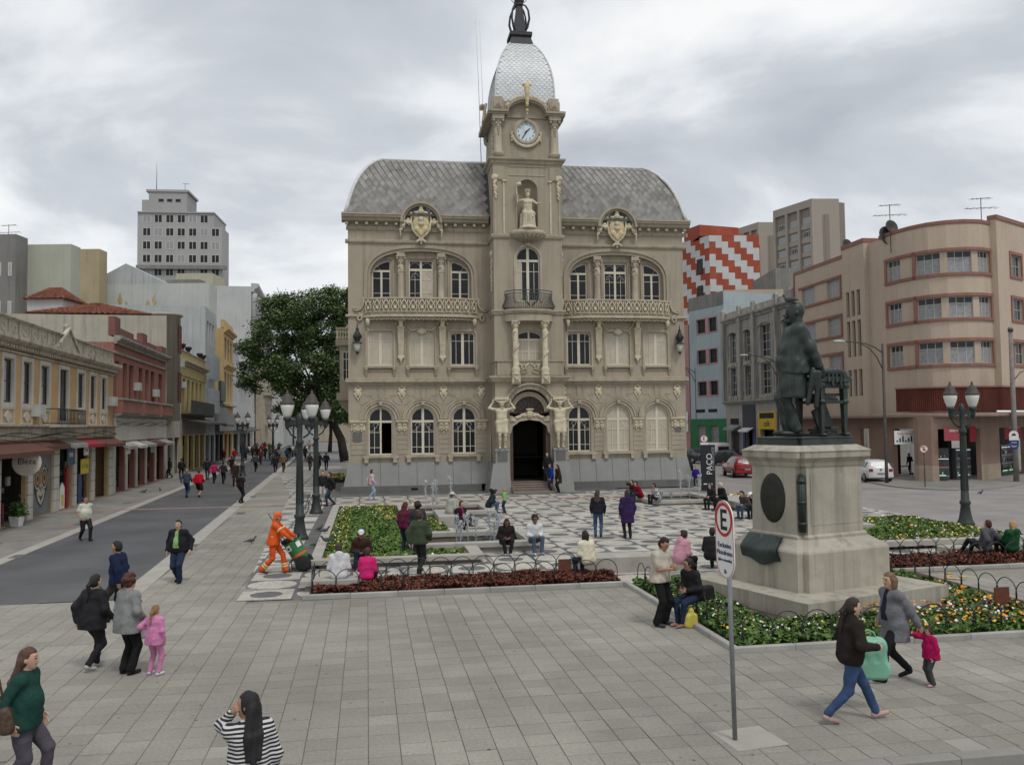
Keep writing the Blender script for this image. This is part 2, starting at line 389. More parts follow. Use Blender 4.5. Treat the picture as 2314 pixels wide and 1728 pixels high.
for n_, (b, a, q) in enumerate(slabs):
    dz = (q-0.5)*0.006
    if n_ < 300:
        fix = (n_ % 97 == 13)
        o = link('paving_slab', slab_me2 if fix else slab_me, pv, (a, b, 0.014+dz), ((q-0.5)*0.004, (0.5-q)*0.005, 0))
    else: rest.taper(a+0.003, a+S_-0.003, b+0.003, b+S_-0.003, 0.001+dz, a+0.007, a+S_-0.007, b+0.007, b+S_-0.007, 0.014+dz)
rest.obj('paving_slab_field', M_slab, pv, kind='stuff')

# kerb along the near road
def kerb(name, pts, wdt, z0, z1, m=M_kerb, step=1.0, parent=None, rot=PA):
    e = parent or link(name, None, None, (0, 0, 0), rot, kind='structure')
    for p, q in zip(pts[:-1], pts[1:]):
        d = Vector((q[0]-p[0], q[1]-p[1])); L_ = d.length; n = max(1, round(L_/step)); ang = math.atan2(d.y, d.x)
        mb = MB(); l = L_/n; c = 0.015
        mb.taper(0.004, l-0.004, 0, wdt, z0, 0.004, l-0.004, 0, wdt, z1-c); mb.taper(0.004, l-0.004, 0, wdt, z1-c, 0.004+c, l-0.004-c, c, wdt-c, z1)
        me = mb.mesh('kerb_stone', m)
        for k in range(n):
            o = link('kerb_stone', me, e, (p[0]+d.x*k/n, p[1]+d.y*k/n, (rnd.random()-.5)*0.008), ang+(rnd.random()-.5)*0.004)
    return e
kerb('kerb', [(-10, 9.42), (14, 9.42)], 0.2, -0.13, 0.012, M_granite_d, 0.9)
kerb('side_kerb', [(22.35, 26.5), (22.3, 30), (22.5, 37), (20.5, 43.6), (17.1, 47.5), (14.5, 50.8)], 0.18, -0.08, 0.006, M_kerb, 1.2)

# black and white mosaic paving
def mosaic():
    m = bpy.data.materials.new('mosaic_paving'); m.use_nodes = True; t = m.node_tree; L = t.links.new; N = t.nodes.new
    b = t.nodes['Principled BSDF']; b.inputs['Roughness'].default_value = 0.8
    tcn = N('ShaderNodeTexCoord'); s = N('ShaderNodeSeparateXYZ')
    nz = N('ShaderNodeTexNoise'); nz.inputs['Scale'].default_value = 14; L(tcn.outputs['Object'], nz.inputs['Vector'])
    vm = N('ShaderNodeVectorMath'); vm.operation = 'SCALE'; vm.inputs[3].default_value = 0.05; L(nz.outputs['Color'], vm.inputs[0])
    va = N('ShaderNodeVectorMath'); L(tcn.outputs['Object'], va.inputs[0]); L(vm.outputs[0], va.inputs[1]); vs_ = N('ShaderNodeVectorMath'); vs_.operation = 'SCALE'; vs_.inputs[3].default_value = 0.76; L(va.outputs[0], vs_.inputs[0]); L(vs_.outputs[0], s.inputs[0])
    def M(op, a, b_=None):
        n = N('ShaderNodeMath'); n.operation = op
        for i, q in enumerate((a, b_)):
            if q is None: continue
            if isinstance(q, (int, float)): n.inputs[i].default_value = q
            else: L(q, n.inputs[i])
        return n.outputs[0]
    fx, fy = M('FRACT', M('ADD', s.outputs[0], 50.3)), M('FRACT', M('ADD', s.outputs[1], 50.0))
    ix, iy = M('FLOOR', M('ADD', s.outputs[0], 50.3)), M('FLOOR', M('ADD', s.outputs[1], 50.0))
    par = M('MODULO', M('ADD', ix, iy), 2.0)
    cx, cy = M('SUBTRACT', fx, 0.5), M('SUBTRACT', fy, 0.5)
    r = M('SQRT', M('ADD', M('MULTIPLY', cx, cx), M('MULTIPLY', cy, cy)))
    A = M('GREATER_THAN', r, 0.462)                               # dark corners round a white disc
    B = M('LESS_THAN', r, 0.29)                                  # dark disc on white
    edge = M('GREATER_THAN', M('MAXIMUM', M('ABSOLUTE', cx), M('ABSOLUTE', cy)), 0.472)
    dark = M('MAXIMUM', M('ADD', M('MULTIPLY', A, par), M('MULTIPLY', B, M('SUBTRACT', 1.0, par))), edge)
    vo = N('ShaderNodeTexVoronoi'); vo.inputs['Scale'].default_value = 17; L(tcn.outputs['Object'], vo.inputs['Vector'])
    sv = N('ShaderNodeSeparateColor'); L(vo.outputs['Color'], sv.inputs[0])
    x = N('ShaderNodeMix'); x.data_type = 'RGBA'; L(dark, x.inputs[0]); x.inputs[6].default_value = (0.46, 0.435, 0.38, 1); x.inputs[7].default_value = (0.125, 0.126, 0.126, 1)
    mr = N('ShaderNodeMapRange'); mr.inputs[3].default_value = 0.74; mr.inputs[4].default_value = 1.16; L(sv.outputs[0], mr.inputs[0])
    n2 = N('ShaderNodeTexNoise'); n2.inputs['Scale'].default_value = 0.35; n2.inputs['Detail'].default_value = 6; L(tcn.outputs['Object'], n2.inputs['Vector'])
    m2 = N('ShaderNodeMapRange'); m2.inputs[1].default_value = 0.3; m2.inputs[2].default_value = 0.7; m2.inputs[3].default_value = 0.78; m2.inputs[4].default_value = 1.1; L(n2.outputs[0], m2.inputs[0])
    y = N('ShaderNodeMix'); y.data_type = 'RGBA'; y.blend_type = 'MULTIPLY'; y.inputs[0].default_value = 1; L(x.outputs[2], y.inputs[6]); L(M('MULTIPLY', mr.outputs[0], m2.outputs[0]), y.inputs[7])
    L(y.outputs[2], b.inputs['Base Color'])
    bp = N('ShaderNodeBump'); bp.inputs['Strength'].default_value = 0.3; bp.inputs['Distance'].default_value = 0.01; L(vo.outputs['Distance'], bp.inputs['Height']); L(bp.outputs[0], b.inputs['Normal'])
    return m
M_mos = mosaic()
sheet('mosaic_pavement', [(-3.0, 20.95), (60, 20.95), (60, 22), (22.4, 27), (22.3, 30), (22.5, 37), (20.5, 43.6), (17.1, 47.5), (14.5, 50.8), (15.5, 58), (13, 62), (-7.2, 75), (-4.5, 53), (-3.0, 22.6)], 0.002, M_mos, PA)
M_apron = mat('basalt_apron', (0.12, 0.118, 0.112), 0.85, 0.15, 1.0, 0.3, 60, fine=0.15, blotch=0.3, blotchcol=(0.07, 0.07, 0.068))
sheet('basalt_gutter', [(-2.15, 24.8), (-1.6, 24.8), (-1.6, 47), (-2.15, 47)], 0.006, M_apron, PA)
sheet('basalt_apron', [(-3.0, 50.2), (15.0, 50.2), (15.0, 53), (-2.2, 70), (-3.4, 70)], 0.007, M_apron, PA)
sheet('tactile_strip', [(-40, 45.6), (14.0, 45.6), (14.0, 46.05), (-40, 46.05)], 0.0085, mat('red_paver', (0.33, 0.20, 0.165), 0.85, 0.2, 2, fine=0.15, blotch=0.6, blotchcol=(0.3, 0.28, 0.25)), PA)
M_walk = mat('old_sidewalk', (0.23, 0.22, 0.2), 0.88, 0.2, 0.8, 0.3, 60, spots=.5, fine=0.25, fscale=18, blotch=0.6, blotchcol=(0.32, 0.2, 0.17))
def street_sheet(name, t0, t1, o0, o1, z, m):
    b = MB(); b.add([STR(t0, o0, z), STR(t0, o1, z), STR(t1, o1, z), STR(t1, o0, z)], [(0, 1, 2, 3)]); return b.obj(name, m, kind='structure')
street_sheet('street', 22.1, 420, 3.55, 8.2, 0.004, M_street)
street_sheet('sidewalk', 18, 420, -1.0, 3.1, 0.003, M_walk)
street_sheet('stone_border', 22.1, 420, 3.1, 3.55, 0.0045, M_granite)
street_sheet('stone_border_strip', 22.1, 420, 8.2, 8.72, 0.0045, M_granite)
for t, o_, l, w_ in ((30, 3.3, .8, .35), (39.5, 2.6, 1.1, .5), (33.5, 1.4, .7, .4), (50, 2.2, .8, .4), (31, 8.45, .8, .3), (42, 8.9, 1.0, .35), (52, 8.6, .9, .3)):
    street_sheet('drain_cover', t, t+l, o_, o_+w_, 0.009, M_apron)

# ================================================================== planting
def leaf_mesh(name, n, place, size, mats, wts, up=0.5, seed=1, asp=1.6):
    r = np.random.RandomState(seed); P = place(r, n); n = len(P)
    d = r.normal(size=(n, 3)); d /= np.linalg.norm(d, axis=1)[:, None]; nr = r.normal(size=(n, 3)); nr[:, 2] = np.abs(nr[:, 2])+up
    nr /= np.linalg.norm(nr, axis=1)[:, None]; d = np.cross(nr, d); d /= np.linalg.norm(d, axis=1)[:, None]+1e-9; e = np.cross(nr, d)
    s = size*(0.6+0.8*r.rand(n))[:, None]
    V = np.stack([P-d*s*asp/2, P+e*s*0.5, P+d*s*asp/2, P-e*s*0.5], 1).reshape(-1, 3)
    Q = np.arange(4*n).reshape(-1, 4); mi = r.choice(len(mats), n, p=np.array(wts)/sum(wts))
    return np_mesh(name, V, Q, mats, mi, False)
def leafm(name, col, rough=0.6): 
    m = mat(name, col, rough, 0.25, 4, fine=0.1, spec=0.25); return m
LG = [leafm('leaf_green', (0.075, 0.135, 0.028)), leafm('leaf_green_light', (0.125, 0.20, 0.045)), leafm('leaf_green_dark', (0.035, 0.075, 0.02))]
LR = [leafm('leaf_rust', (0.125, 0.038, 0.022)), leafm('leaf_rust_dark', (0.06, 0.022, 0.016)), leafm('leaf_rust_light', (0.19, 0.068, 0.038))]
FL = [leafm('petal_white', (0.75, 0.74, 0.68)), leafm('petal_yellow', (0.72, 0.50, 0.06)), leafm('petal_orange', (0.72, 0.27, 0.045)), leafm('petal_purple', (0.055, 0.03, 0.14)), leafm('petal_maroon', (0.10, 0.012, 0.02))]
M_soil = mat('soil', (0.075, 0.052, 0.038), 0.95, 0.3, 4, 0.6, 30)
def rects(rs, z0, z1, clump=0.0):
    ar = np.array([(r[1]-r[0])*(r[3]-r[2]) for r in rs]); 
    def f(r, n):
        k = r.choice(len(rs), n, p=ar/ar.sum()); q = np.array(rs)[k]
        x = q[:, 0]+(q[:, 1]-q[:, 0])*r.rand(n); y = q[:, 2]+(q[:, 3]-q[:, 2])*r.rand(n)
        h = 0.5+0.25*np.sin(x*5.1+np.cos(y*4.3)*2)+0.25*np.sin(y*6.7+x*2.2)
        return np.stack([x, y, z0+(z1-z0)*(r.rand(n)**0.6)*((1-clump)+clump*h)], 1)
    return f
def bed(name, label, soil, greens, nleaf, size, z1, mats, wts, flowers=0, fw=(1,1,1,1,1), frects=None, seed=3, z0=0.06, clump=0.5, fsize=0.05, cat='flower bed'):
    e = thing(name, label, cat, (0, 0, 0), PA)
    b = MB(); 
    for r in soil: b.box(r[0], r[1], r[2], r[3], -0.01, z0)
    b.obj('soil', M_soil, e)
    link('foliage', leaf_mesh('foliage', nleaf, rects(greens, z0, z1, clump), size, mats, wts, 0.6, seed), e, kind='stuff')
    if flowers:
        me = leaf_mesh('blossoms', flowers, rects(frects or greens, z1*0.85, z1+0.04, clump), fsize, FL, fw, 0.9, seed+1, 1.05); link('blossoms', me, e, kind='stuff')
    return e
def kerbed(e, pts, wdt=0.12, z1=0.1, step=1.1, m=M_kerb): kerb('kerb_stone', pts, wdt, -0.01, z1, m, step, e)

# long rust-leaved strip
s1 = bed('planting_strip', 'long rust-leaved planting strip between two rows of wire hoops', [(-1.36, 6.2, 20.98, 22.5)], [(-1.3, 6.2, 21.05, 22.45)], 24000, 0.052, 0.25, LR, (5, 3, 2), seed=5, clump=0.75, cat='planting bed')
kerbed(s1, [(-1.5, 20.84), (6.2, 20.84)])
s2 = bed('planting_strip', 'rust-leaved planting strip behind the statue, below the seated pair in hoodies', [(13.7, 30, 21.1, 22.9)], [(13.75, 27, 21.15, 22.8)], 18000, 0.058, 0.27, LR, (5, 3, 2), seed=6, clump=0.75, cat='planting bed')
kerbed(s2, [(13.6, 20.96), (27, 20.96)])
# pansy bed round the statue
pb = bed('pansy_bed', 'bed of white, yellow and orange pansies round the statue plinth', [(6.38, 14.0, 14.48, 20.8)], [(6.4, 7.7, 14.5, 20.8), (7.7, 13.4, 14.5, 16.1), (12.2, 13.4, 16.1, 20.3), (7.7, 12.2, 19.6, 20.7)], 26000, 0.075, 0.22, LG, (4, 3, 4), 260, (5, 3, 1, 2, 1), [(6.45, 9.5, 14.55, 16.0), (6.45, 7.6, 16, 19.5)], seed=8)
link('blossoms', leaf_mesh('blossoms', 620, rects([(9.8, 13.3, 14.55, 16.6), (12.3, 13.3, 16, 18.4)], 0.2, 0.28, 0.4), 0.062, FL, (2, 3, 6, 2, 1), 0.9, 77, 1.05), pb, kind='stuff')
kerbed(pb, [(6.24, 20.84), (6.24, 14.36), (14.2, 14.36)])
# green lawn-like bed by the fountain
gb = bed('flower_bed', 'green flower bed with yellow rim beside the fountain and lamp posts', [(-1.3, 3.0, 25.4, 42.3)], [(-1.28, 1.3, 25.4, 42.2), (1.3, 3.0, 25.4, 27.0), (1.3, 2.9, 30.4, 37.2)], 26000, 0.11, 0.20, LG, (5, 5, 2), 0, seed=11, z0=0.1, clump=0.3)
link('blossoms', leaf_mesh('blossoms', 900, rects([(-1.28, 3.0, 25.4, 26.3), (-1.28, -0.7, 25.4, 42), (-1.2, 3.0, 40.6, 42.2), (1.5, 2.9, 30.4, 37), (0.2, 1.2, 36, 41)], 0.18, 0.25, 0.3), 0.075, FL, (3, 6, 2, .4, .6), 0.9, 12, 1.05), gb, kind='stuff')
def slabbed(e, pts, wdt, z0, z1, name='coping_stone', m=M_granite, step=1.6):
    for p, q in zip(pts[:-1], pts[1:]):
        d = Vector((q[0]-p[0], q[1]-p[1])); n = max(1, round(d.length/step)); l = d.length/n; ang = math.atan2(d.y, d.x)
        mb = MB(); c = 0.012; mb.box(0.003, l-0.003, 0, wdt, z0, z1-c); mb.taper(0.003, l-0.003, 0, wdt, z1-c, 0.003+c, l-0.003-c, c, wdt-c, z1); me = mb.mesh(name, m)
        for k in range(n): link(name, me, e, (p[0]+d.x*k/n, p[1]+d.y*k/n, 0), ang)
slabbed(gb, [(-1.62, 25.1), (3.35, 25.1)], 0.34, 0.12, 0.26); slabbed(gb, [(-1.3, 25.44), (-1.3, 42.6)], 0.32, 0.1, 0.24); slabbed(gb, [(3.35, 25.44), (3.35, 27.1)], 0.4, 0.12, 0.26)
mb = MB(); mb.box(-1.35, 3.2, 25.3, 25.44, 0, 0.12); mb.obj('plinth_wall', M_granite_d, gb)
rb = bed('flower_bed', 'green pansy bed at the roadside by the lamp post behind the statue', [(15.8, 21.2, 24.9, 31.5)], [(15.9, 21.0, 25.0, 29), (17.5, 21.0, 28, 31.4)], 12000, 0.11, 0.24, LG, (5, 4, 2), 700, (3, 5, 2, 1, 1), [(15.9, 20.8, 25, 26.2), (17, 21, 29.6, 31.4), (18, 20.9, 26, 29)], seed=14, z0=0.1, clump=0.4, fsize=0.07)
slabbed(rb, [(15.4, 24.55), (21.4, 24.55)], 0.36, 0.1, 0.27); slabbed(rb, [(15.3, 28.2), (17.6, 28.2)], 0.8, 0.1, 0.34)
fb = bed('flower_bed', 'small strip of yellow flowers at the far corner by the sign totem', [(17.2, 19.0, 39.2, 42.6)], [(17.2, 19.0, 39.2, 42.6)], 2500, 0.12, 0.3, LG, (4, 5, 2), 420, (2, 8, 1, .2, .2), None, seed=15, z0=0.1, fsize=0.1)
lb = bed('flower_bed', 'small flower patch at the left corner of the clock tower building', [(-2.6, -1.6, 63, 68)], [(-2.6, -1.6, 63, 68)], 900, 0.16, 0.4, LG, (4, 5, 2), 160, (1, 6, 3, .2, .2), None, seed=16, z0=0.1, fsize=0.12)

# stone benches
def bench(label, a0, a1, b0, b1, z0, z1, feet=(), m=M_granite, parts=1):
    e = thing('stone_bench', label, 'bench', PL(a0, b0), PA); L_ = a1-a0; W_ = b1-b0
    for k in range(parts):
        mb = MB(); c = 0.015; x0 = L_*k/parts+0.003; x1 = L_*(k+1)/parts-0.003
        mb.box(x0, x1, 0, W_, z0, z1-c); mb.taper(x0, x1, 0, W_, z1-c, x0+c, x1-c, c, W_-c, z1); mb.obj('seat_block', m, e)
    for f in feet:
        mb = MB(); mb.box(f, f+0.16, 0.06, W_-0.06, 0, z0); mb.obj('foot', M_granite_d, e)
    return e
bench('low granite slab bench at the left end of the rust strip', -1.62, 0.1, 21.75, 22.3, 0.14, 0.27, (0.12, 1.4))
bench('long solid granite block bench under the woman in cream', 5.5, 8.55, 22.62, 23.5, 0.0, 0.42, (), M_granite, 3)
bench('low granite step bench behind the statue pedestal', 13.3, 15.0, 27.6, 28.4, 0.12, 0.34, (0.2, 1.3))
bench('granite bench under the elderly couple in black', 16.3, 17.9, 36.6, 40.4, 0.12, 0.40, (0.15, 1.2), M_granite, 2)

# ------------------------------------------------------------------ fountains
M_water = mat('pool_water', (0.03, 0.042, 0.036), 0.08, 0.2, 2, 0.35, 9, spec=0.5, fine=0)
M_jet = mat('jet_water', (0.72, 0.75, 0.78), 0.2, 0.05, 20, spec=0.5); M_jet.node_tree.nodes['Principled BSDF'].inputs['Transmission Weight'].default_value = 0.6
def jet(e, x, y, z, h, seed):
    r = random.Random(seed); mb = MB(); n = 9
    lean = (r.uniform(-.06, .06), r.uniform(-.06, .06))
    mb.tube([(x+lean[0]*(k/n)**2, y+lean[1]*(k/n)**2, z+h*k/n) for k in range(n+1)], [0.016+0.012*(k/n) for k in range(n+1)], 5)
    for k in range(70):
        t = r.random()**0.45; q = r.gauss(0, 0.022+0.03*t); q2 = r.gauss(0, 0.022+0.03*t); s = r.uniform(0.006, 0.02)*(0.6+t)
        mb.ell((x+q+lean[0]*t*t, y+q2+lean[1]*t*t, z+h*t*1.02+r.gauss(0, 0.015)), (s, s, s*r.uniform(1.2, 2.6)), 5, 4)
    for k in range(60):
        t = r.random(); a = r.random()*6.283; rr = 0.16*math.sqrt(t)
        s = r.uniform(0.005, 0.013); mb.ell((x+rr*math.cos(a), y+rr*math.sin(a), z+h*(1-t*t)), (s, s, s*2.4), 4, 3)
    for k in range(30):
        a = r.random()*6.283; rr = r.uniform(0.03, 0.24); s = r.uniform(0.008, 0.022); mb.ell((x+rr*math.cos(a), y+rr*math.sin(a), z+0.01), (s, s, s*1.2), 4, 3)
    mb.obj('water_jet', M_jet, e)
def fountain(label, a0, a1, b0, b1, zt, wl_, wdt, jets):
    e = thing('fountain', label, 'fountain', (0, 0, 0), PA)
    slabbed(e, [(a0, b0), (a1, b0)], wdt, zt-0.15, zt); slabbed(e, [(a1, b1-wdt), (a0, b1-wdt)][::-1], wdt, zt-0.15, zt)
    slabbed(e, [(a0+wdt, b0+wdt), (a0+wdt, b1-wdt)], wdt, zt-0.15, zt); slabbed(e, [(a1, b0+wdt), (a1, b1-wdt)], wdt, zt-0.15, zt)
    i = 0.07; mb = MB()
    for q in ((a0+i, a1-i, b0+i, b0+wdt-i), (a0+i, a1-i, b1-wdt+i, b1-i), (a0+i, a0+wdt-i, b0+wdt-i, b1-wdt+i), (a1-wdt+i, a1-i, b0+wdt-i, b1-wdt+i)): mb.box(*q, 0, zt-0.15)
    mb.obj('basin_wall', M_granite_d, e)
    mb = MB(); mb.box(a0+wdt-0.05, a1-wdt+0.05, b0+wdt-0.05, b1-wdt+0.05, 0.0, wl_); mb.obj('water', M_water, e)
    for k, (x, y, h) in enumerate(jets): jet(e, x, y, wl_, h, int(a0*100)+k)
    return e
fountain('square fountain with tall white jets beside the green bed', 1.35, 5.45, 27.1, 30.4, 0.32, 0.06, 0.42, [(2.9, 28.9, .95), (3.02, 28.7, .75), (3.3, 28.95, .95), (3.55, 28.8, .85), (4.05, 28.9, 1.05), (4.15, 28.75, .7), (4.3, 28.9, .95)])
fountain('farther square fountain with four jets before the clock tower building', 1.35, 5.5, 37.3, 41.0, 0.3, 0.06, 0.42, [(2.6, 39.6, 1.45), (2.9, 39.4, 1.3), (3.1, 39.7, 1.4), (3.75, 39.5, 1.55)])
fountain('low fountain with thin jets in front of the sign totem', 13.5, 17.2, 40.2, 44.6, 0.24, 0.05, 0.4, [(14.6, 42.2, .5), (15.1, 42.0, .55), (15.7, 42.3, 1.5), (16.2, 42.4, 1.2), (16.6, 42.1, 1.25)])
bench('granite bench between the two fountains', 2.75, 4.1, 34.2, 37.2, 0.0, 0.42, (), M_granite, 2)

# ------------------------------------------------------------------ wire hoop edgings
M_iron = mat('black_iron', (0.022, 0.024, 0.026), 0.55, 0.2, 5, spec=0.4)
def hoops(label, p, q, n, h=0.62, z=0.0, r=0.011):
    e = thing('hoop_edging', label, 'fence', PL(*p), PA)
    d = Vector((q[0]-p[0], q[1]-p[1])); l = d.length/n; ang = math.atan2(d.y, d.x)
    wv = l*1.06; mb = MB(); rad = wv/2
    pts = [(0, 0, 0), (0, 0, h-rad)]+[(rad-rad*math.cos(R(15*k)), 0, h-rad+rad*math.sin(R(15*k))) for k in range(1, 12)]+[(wv, 0, h-rad), (wv, 0, 0)]
    mb.tube(pts, r, 5); me = mb.mesh('hoop', M_iron)
    for k in range(n): link('hoop', me, e, (d.x*k/n, d.y*k/n, z), ang+(rnd.random()-.5)*0.05)
    return e
hoops('front row of black wire hoops along the long rust strip', (-1.28, 21.12), (6.1, 21.12), 14)
hoops('back row of black wire hoops along the long rust strip', (-1.2, 22.42), (5.4, 22.42), 12)
hoops('short row of wire hoops closing the left end of the rust strip', (-1.3, 21.15), (-1.3, 22.4), 3)
hoops('wire hoops along the left side of the pansy bed', (6.5, 20.6), (6.5, 14.6), 11)
hoops('wire hoops along the front of the pansy bed', (6.5, 14.62), (13.3, 14.62), 12)
hoops('row of tall wire hoops on the right side of the pansy bed', (13.4, 20.4), (13.4, 14.7), 10)
hoops('front row of wire hoops in front of the seated pair in hoodies', (13.8, 21.4), (20, 21.4), 11)
hoops('back row of wire hoops behind the seated pair in hoodies', (13.8, 22.75), (20, 22.75), 11)
M_rustm = mat('rust_plate', (0.13, 0.045, 0.028), 0.75, 0.2, 8)
for (a, b, lb_) in ((5.0, 22.0, 'small rust-brown plate stake in the strip beside the granite block bench'), (13.75, 21.7, 'small rust-brown plate stake in the strip right of the pedestal'), (12.9, 16.2, 'small rust-brown plate stake among the orange pansies')):
    e = thing('plant_marker', lb_, 'marker', PL(a, b), PA); mb = MB(); mb.box(-0.011, 0.011, 0.013, 0.03, 0, 0.34); mb.obj('stake', M_iron, e)
    mb = MB(); mb.box(-0.17, 0.17, -0.012, 0.012, 0.2, 0.52); mb.obj('plate', M_rustm, e)
# ================================================================== the clock tower building
CA = R(8.81); CM = Vector((0.7172, 52.873, 0))-Vector((math.cos(CA), math.sin(CA), 0))*0.065
CH = thing('clock_tower_building', 'ornate beige stucco palace with clock tower and white scaled dome', 'building', CM, CA)
M_st = mat('beige_stucco', (0.362, 0.315, 0.242), 0.9, 0.10, 0.5, 0.35, 55, fine=0.08, fscale=25, streak=0.45, streakcol=(0.18, 0.16, 0.13), blotch=0.36, blotchcol=(0.26, 0.235, 0.19))
M_tr = mat('beige_trim', (0.405, 0.355, 0.272), 0.85, 0.12, 1.5, 0.2, 60, streak=0.5, streakcol=(0.16, 0.14, 0.11))
M_or = mat('cream_ornament', (0.545, 0.485, 0.355), 0.8, 0.16, 3, 0.4, 30, blotch=0.5, blotchcol=(0.27, 0.22, 0.15))
M_gd = mat('yellow_shield', (0.56, 0.465, 0.275), 0.75, 0.12, 3, blotch=0.3, blotchcol=(0.32, 0.24, 0.12))
M_pl = mat('granite_plinth', (0.265, 0.267, 0.255), 0.8, 0.08, 1.2, 0.2, 60, fine=0.1, fscale=60, streak=0.25, streakcol=(0.2, 0.2, 0.19))
M_pd = mat('granite_base', (0.14, 0.14, 0.136), 0.85, 0.1, 1.5, 0.3, 60, fine=0.15, fscale=50)
M_fr = mat('cream_joinery', (0.62, 0.575, 0.46), 0.6, 0.06, 2)
M_gl = glass()
M_sh = mat('glass_before_shutter', (0.47, 0.42, 0.33), 0.25, 0.10, 2.5, spec=0.5)
M_sl = island_rand(mat('slate', (0.255, 0.245, 0.23), 0.7, 0.22, 0.9, 0.2, 40, blotch=0.75, blotchcol=(0.055, 0.052, 0.048)), 0.22)
M_zinc = mat('pale_zinc', (0.62, 0.63, 0.62), 0.55, 0.1, 4)
M_ds = island_rand(mat('dome_scale', (0.60, 0.62, 0.625), 0.4, 0.12, 1.5, blotch=0.35, blotchcol=(0.45, 0.46, 0.46)), 0.06)
M_spire = mat('dark_lead', (0.045, 0.045, 0.05), 0.6, 0.2, 4)
M_darkin = mat('dark_interior', (0.022, 0.016, 0.016), 0.9, 0.3, 1)
M_ironb = mat('wrought_iron', (0.06, 0.066, 0.07), 0.5, 0.2, 6, spec=0.5)
TX, HW, WY, TY = 0.18, 2.08, 0.30, -1.40

def clip(poly, x0, x1, z0, z1):
    for ax, lim, sg in ((0, x0, 1), (0, x1, -1), (1, z0, 1), (1, z1, -1)):
        out = []
        for i in range(len(poly)):
            p, q = poly[i-1], poly[i]; dp, dq = (p[ax]-lim)*sg, (q[ax]-lim)*sg
            if (dp >= 0) != (dq >= 0): t = dp/(dp-dq); out.append((p[0]+(q[0]-p[0])*t, p[1]+(q[1]-p[1])*t))
            if dq >= 0: out.append(q)
        poly = out
        if not poly: return []
    return poly
def area(p): return 0.5*abs(sum(p[i-1][0]*p[i][1]-p[i][0]*p[i-1][1] for i in range(len(p))))
def ccw(p): return p if sum(p[i-1][0]*p[i][1]-p[i][0]*p[i-1][1] for i in range(len(p))) > 0 else p[::-1]
def inset(poly, d):
    poly = ccw(poly); n = len(poly); out = []
    for i in range(n):
        p0, p1, p2 = Vector(poly[i-1]), Vector(poly[i]), Vector(poly[(i+1) % n])
        e0 = (p1-p0); e1 = (p2-p1)
        if e0.length < 1e-6: e0 = e1
        if e1.length < 1e-6: e1 = e0
        n0 = Vector((-e0.y, e0.x)).normalized(); n1 = Vector((-e1.y, e1.x)).normalized(); m = (n0+n1)
        if m.length < 1e-6: m = n0
        m.normalize(); k = d/max(0.35, m.dot(n0)); out.append((p1.x+m.x*k, p1.y+m.y*k))
    return out
def band(mb, poly, wd, y0, y1, closed=True):        # flat moulding following an outline in xz, inside it by wd
    A = ccw(poly) if closed else poly; B = inset(A, wd) if closed else None
    n = len(A); vs = []; fs = []
    for i in range(n): vs += [(A[i][0], y0, A[i][1]), (B[i][0], y0, B[i][1]), (B[i][0], y1, B[i][1]), (A[i][0], y1, A[i][1])]
    for i in range(n):
        j = (i+1) % n
        for k in range(4): fs.append((i*4+k, j*4+k, j*4+(k+1) % 4, i*4+(k+1) % 4))
    mb.add(vs, fs)
def openband(mb, pts, wd, y0, y1):                  # moulding along an open path in xz, wd to its left (outside)
    n = len(pts); vs = []; fs = []
    for i in range(n):
        d = Vector(pts[min(i+1, n-1)])-Vector(pts[max(i-1, 0)]); d.normalize(); nn = Vector((-d.y, d.x))
        p = Vector(pts[i]); q = p+nn*wd
        vs += [(p.x, y0, p.y), (q.x, y0, q.y), (q.x, y1, q.y), (p.x, y1, p.y)]
    for i in range(n-1):
        for k in range(4): fs.append((i*4+k, (i+1)*4+k, (i+1)*4+(k+1) % 4, i*4+(k+1) % 4))
    fs.append((3, 2, 1, 0)); fs.append(tuple((n-1)*4+k for k in range(4))); mb.add(vs, fs)
def window(parent, poly, y, vert, horz, arcs=(), pane=None, fm=None, fw=0.075, thin=0.022, cells_x=None, cells_z=None, name='window', skip=None, th=0.05):
    """vert: (x, width, z0, z1); horz: (z, width, x0, x1); panes fill the cells between cells_x / cells_z"""
    fm = fm or M_fr; pane = pane or M_gl
    mb = MB(); poly = ccw(poly); band(mb, poly, fw, y, y+th)
    for i, (x, w_, z0, z1) in enumerate(vert): mb.box(x-w_/2, x+w_/2, y-(0.006+0.0007*i), y+th-0.012, z0, z1)
    for i, (z, w_, x0, x1) in enumerate(horz): mb.box(x0, x1, y-(0.003+0.0005*i), y+th-0.014, z-w_/2, z+w_/2)
    for pts in arcs: mb.tube([(x, y+0.015, z) for x, z in pts], thin/2, 4)
    o = mb.obj(name, fm, parent)
    inn = inset(poly, fw*0.5); xs = [p[0] for p in inn]; zs = [p[1] for p in inn]
    cx = [min(xs)]+sorted(cells_x if cells_x is not None else [v[0] for v in vert])+[max(xs)]
    cz = [min(zs)]+sorted(cells_z if cells_z is not None else [h[0] for h in horz])+[max(zs)]
    for i in range(len(cx)-1):
        for j in range(len(cz)-1):
            if skip and skip(i, j): continue
            c = clip(inn, cx[i]+0.001, cx[i+1]-0.001, cz[j]+0.001, cz[j+1]-0.001)
            if len(c) < 3 or area(c) < 0.003: continue
            p = MB(); p.slabxz(ccw(c), y+0.024, y+0.034)
            p.obj('pane', pane(i, j) if callable(pane) else pane, o)
    return o
def arc(cx, cz, r, a0, a1, n=8, ex=1.0): return [(cx+r*math.cos(R(a0+(a1-a0)*k/n)), cz+ex*r*math.sin(R(a0+(a1-a0)*k/n))) for k in range(n+1)]

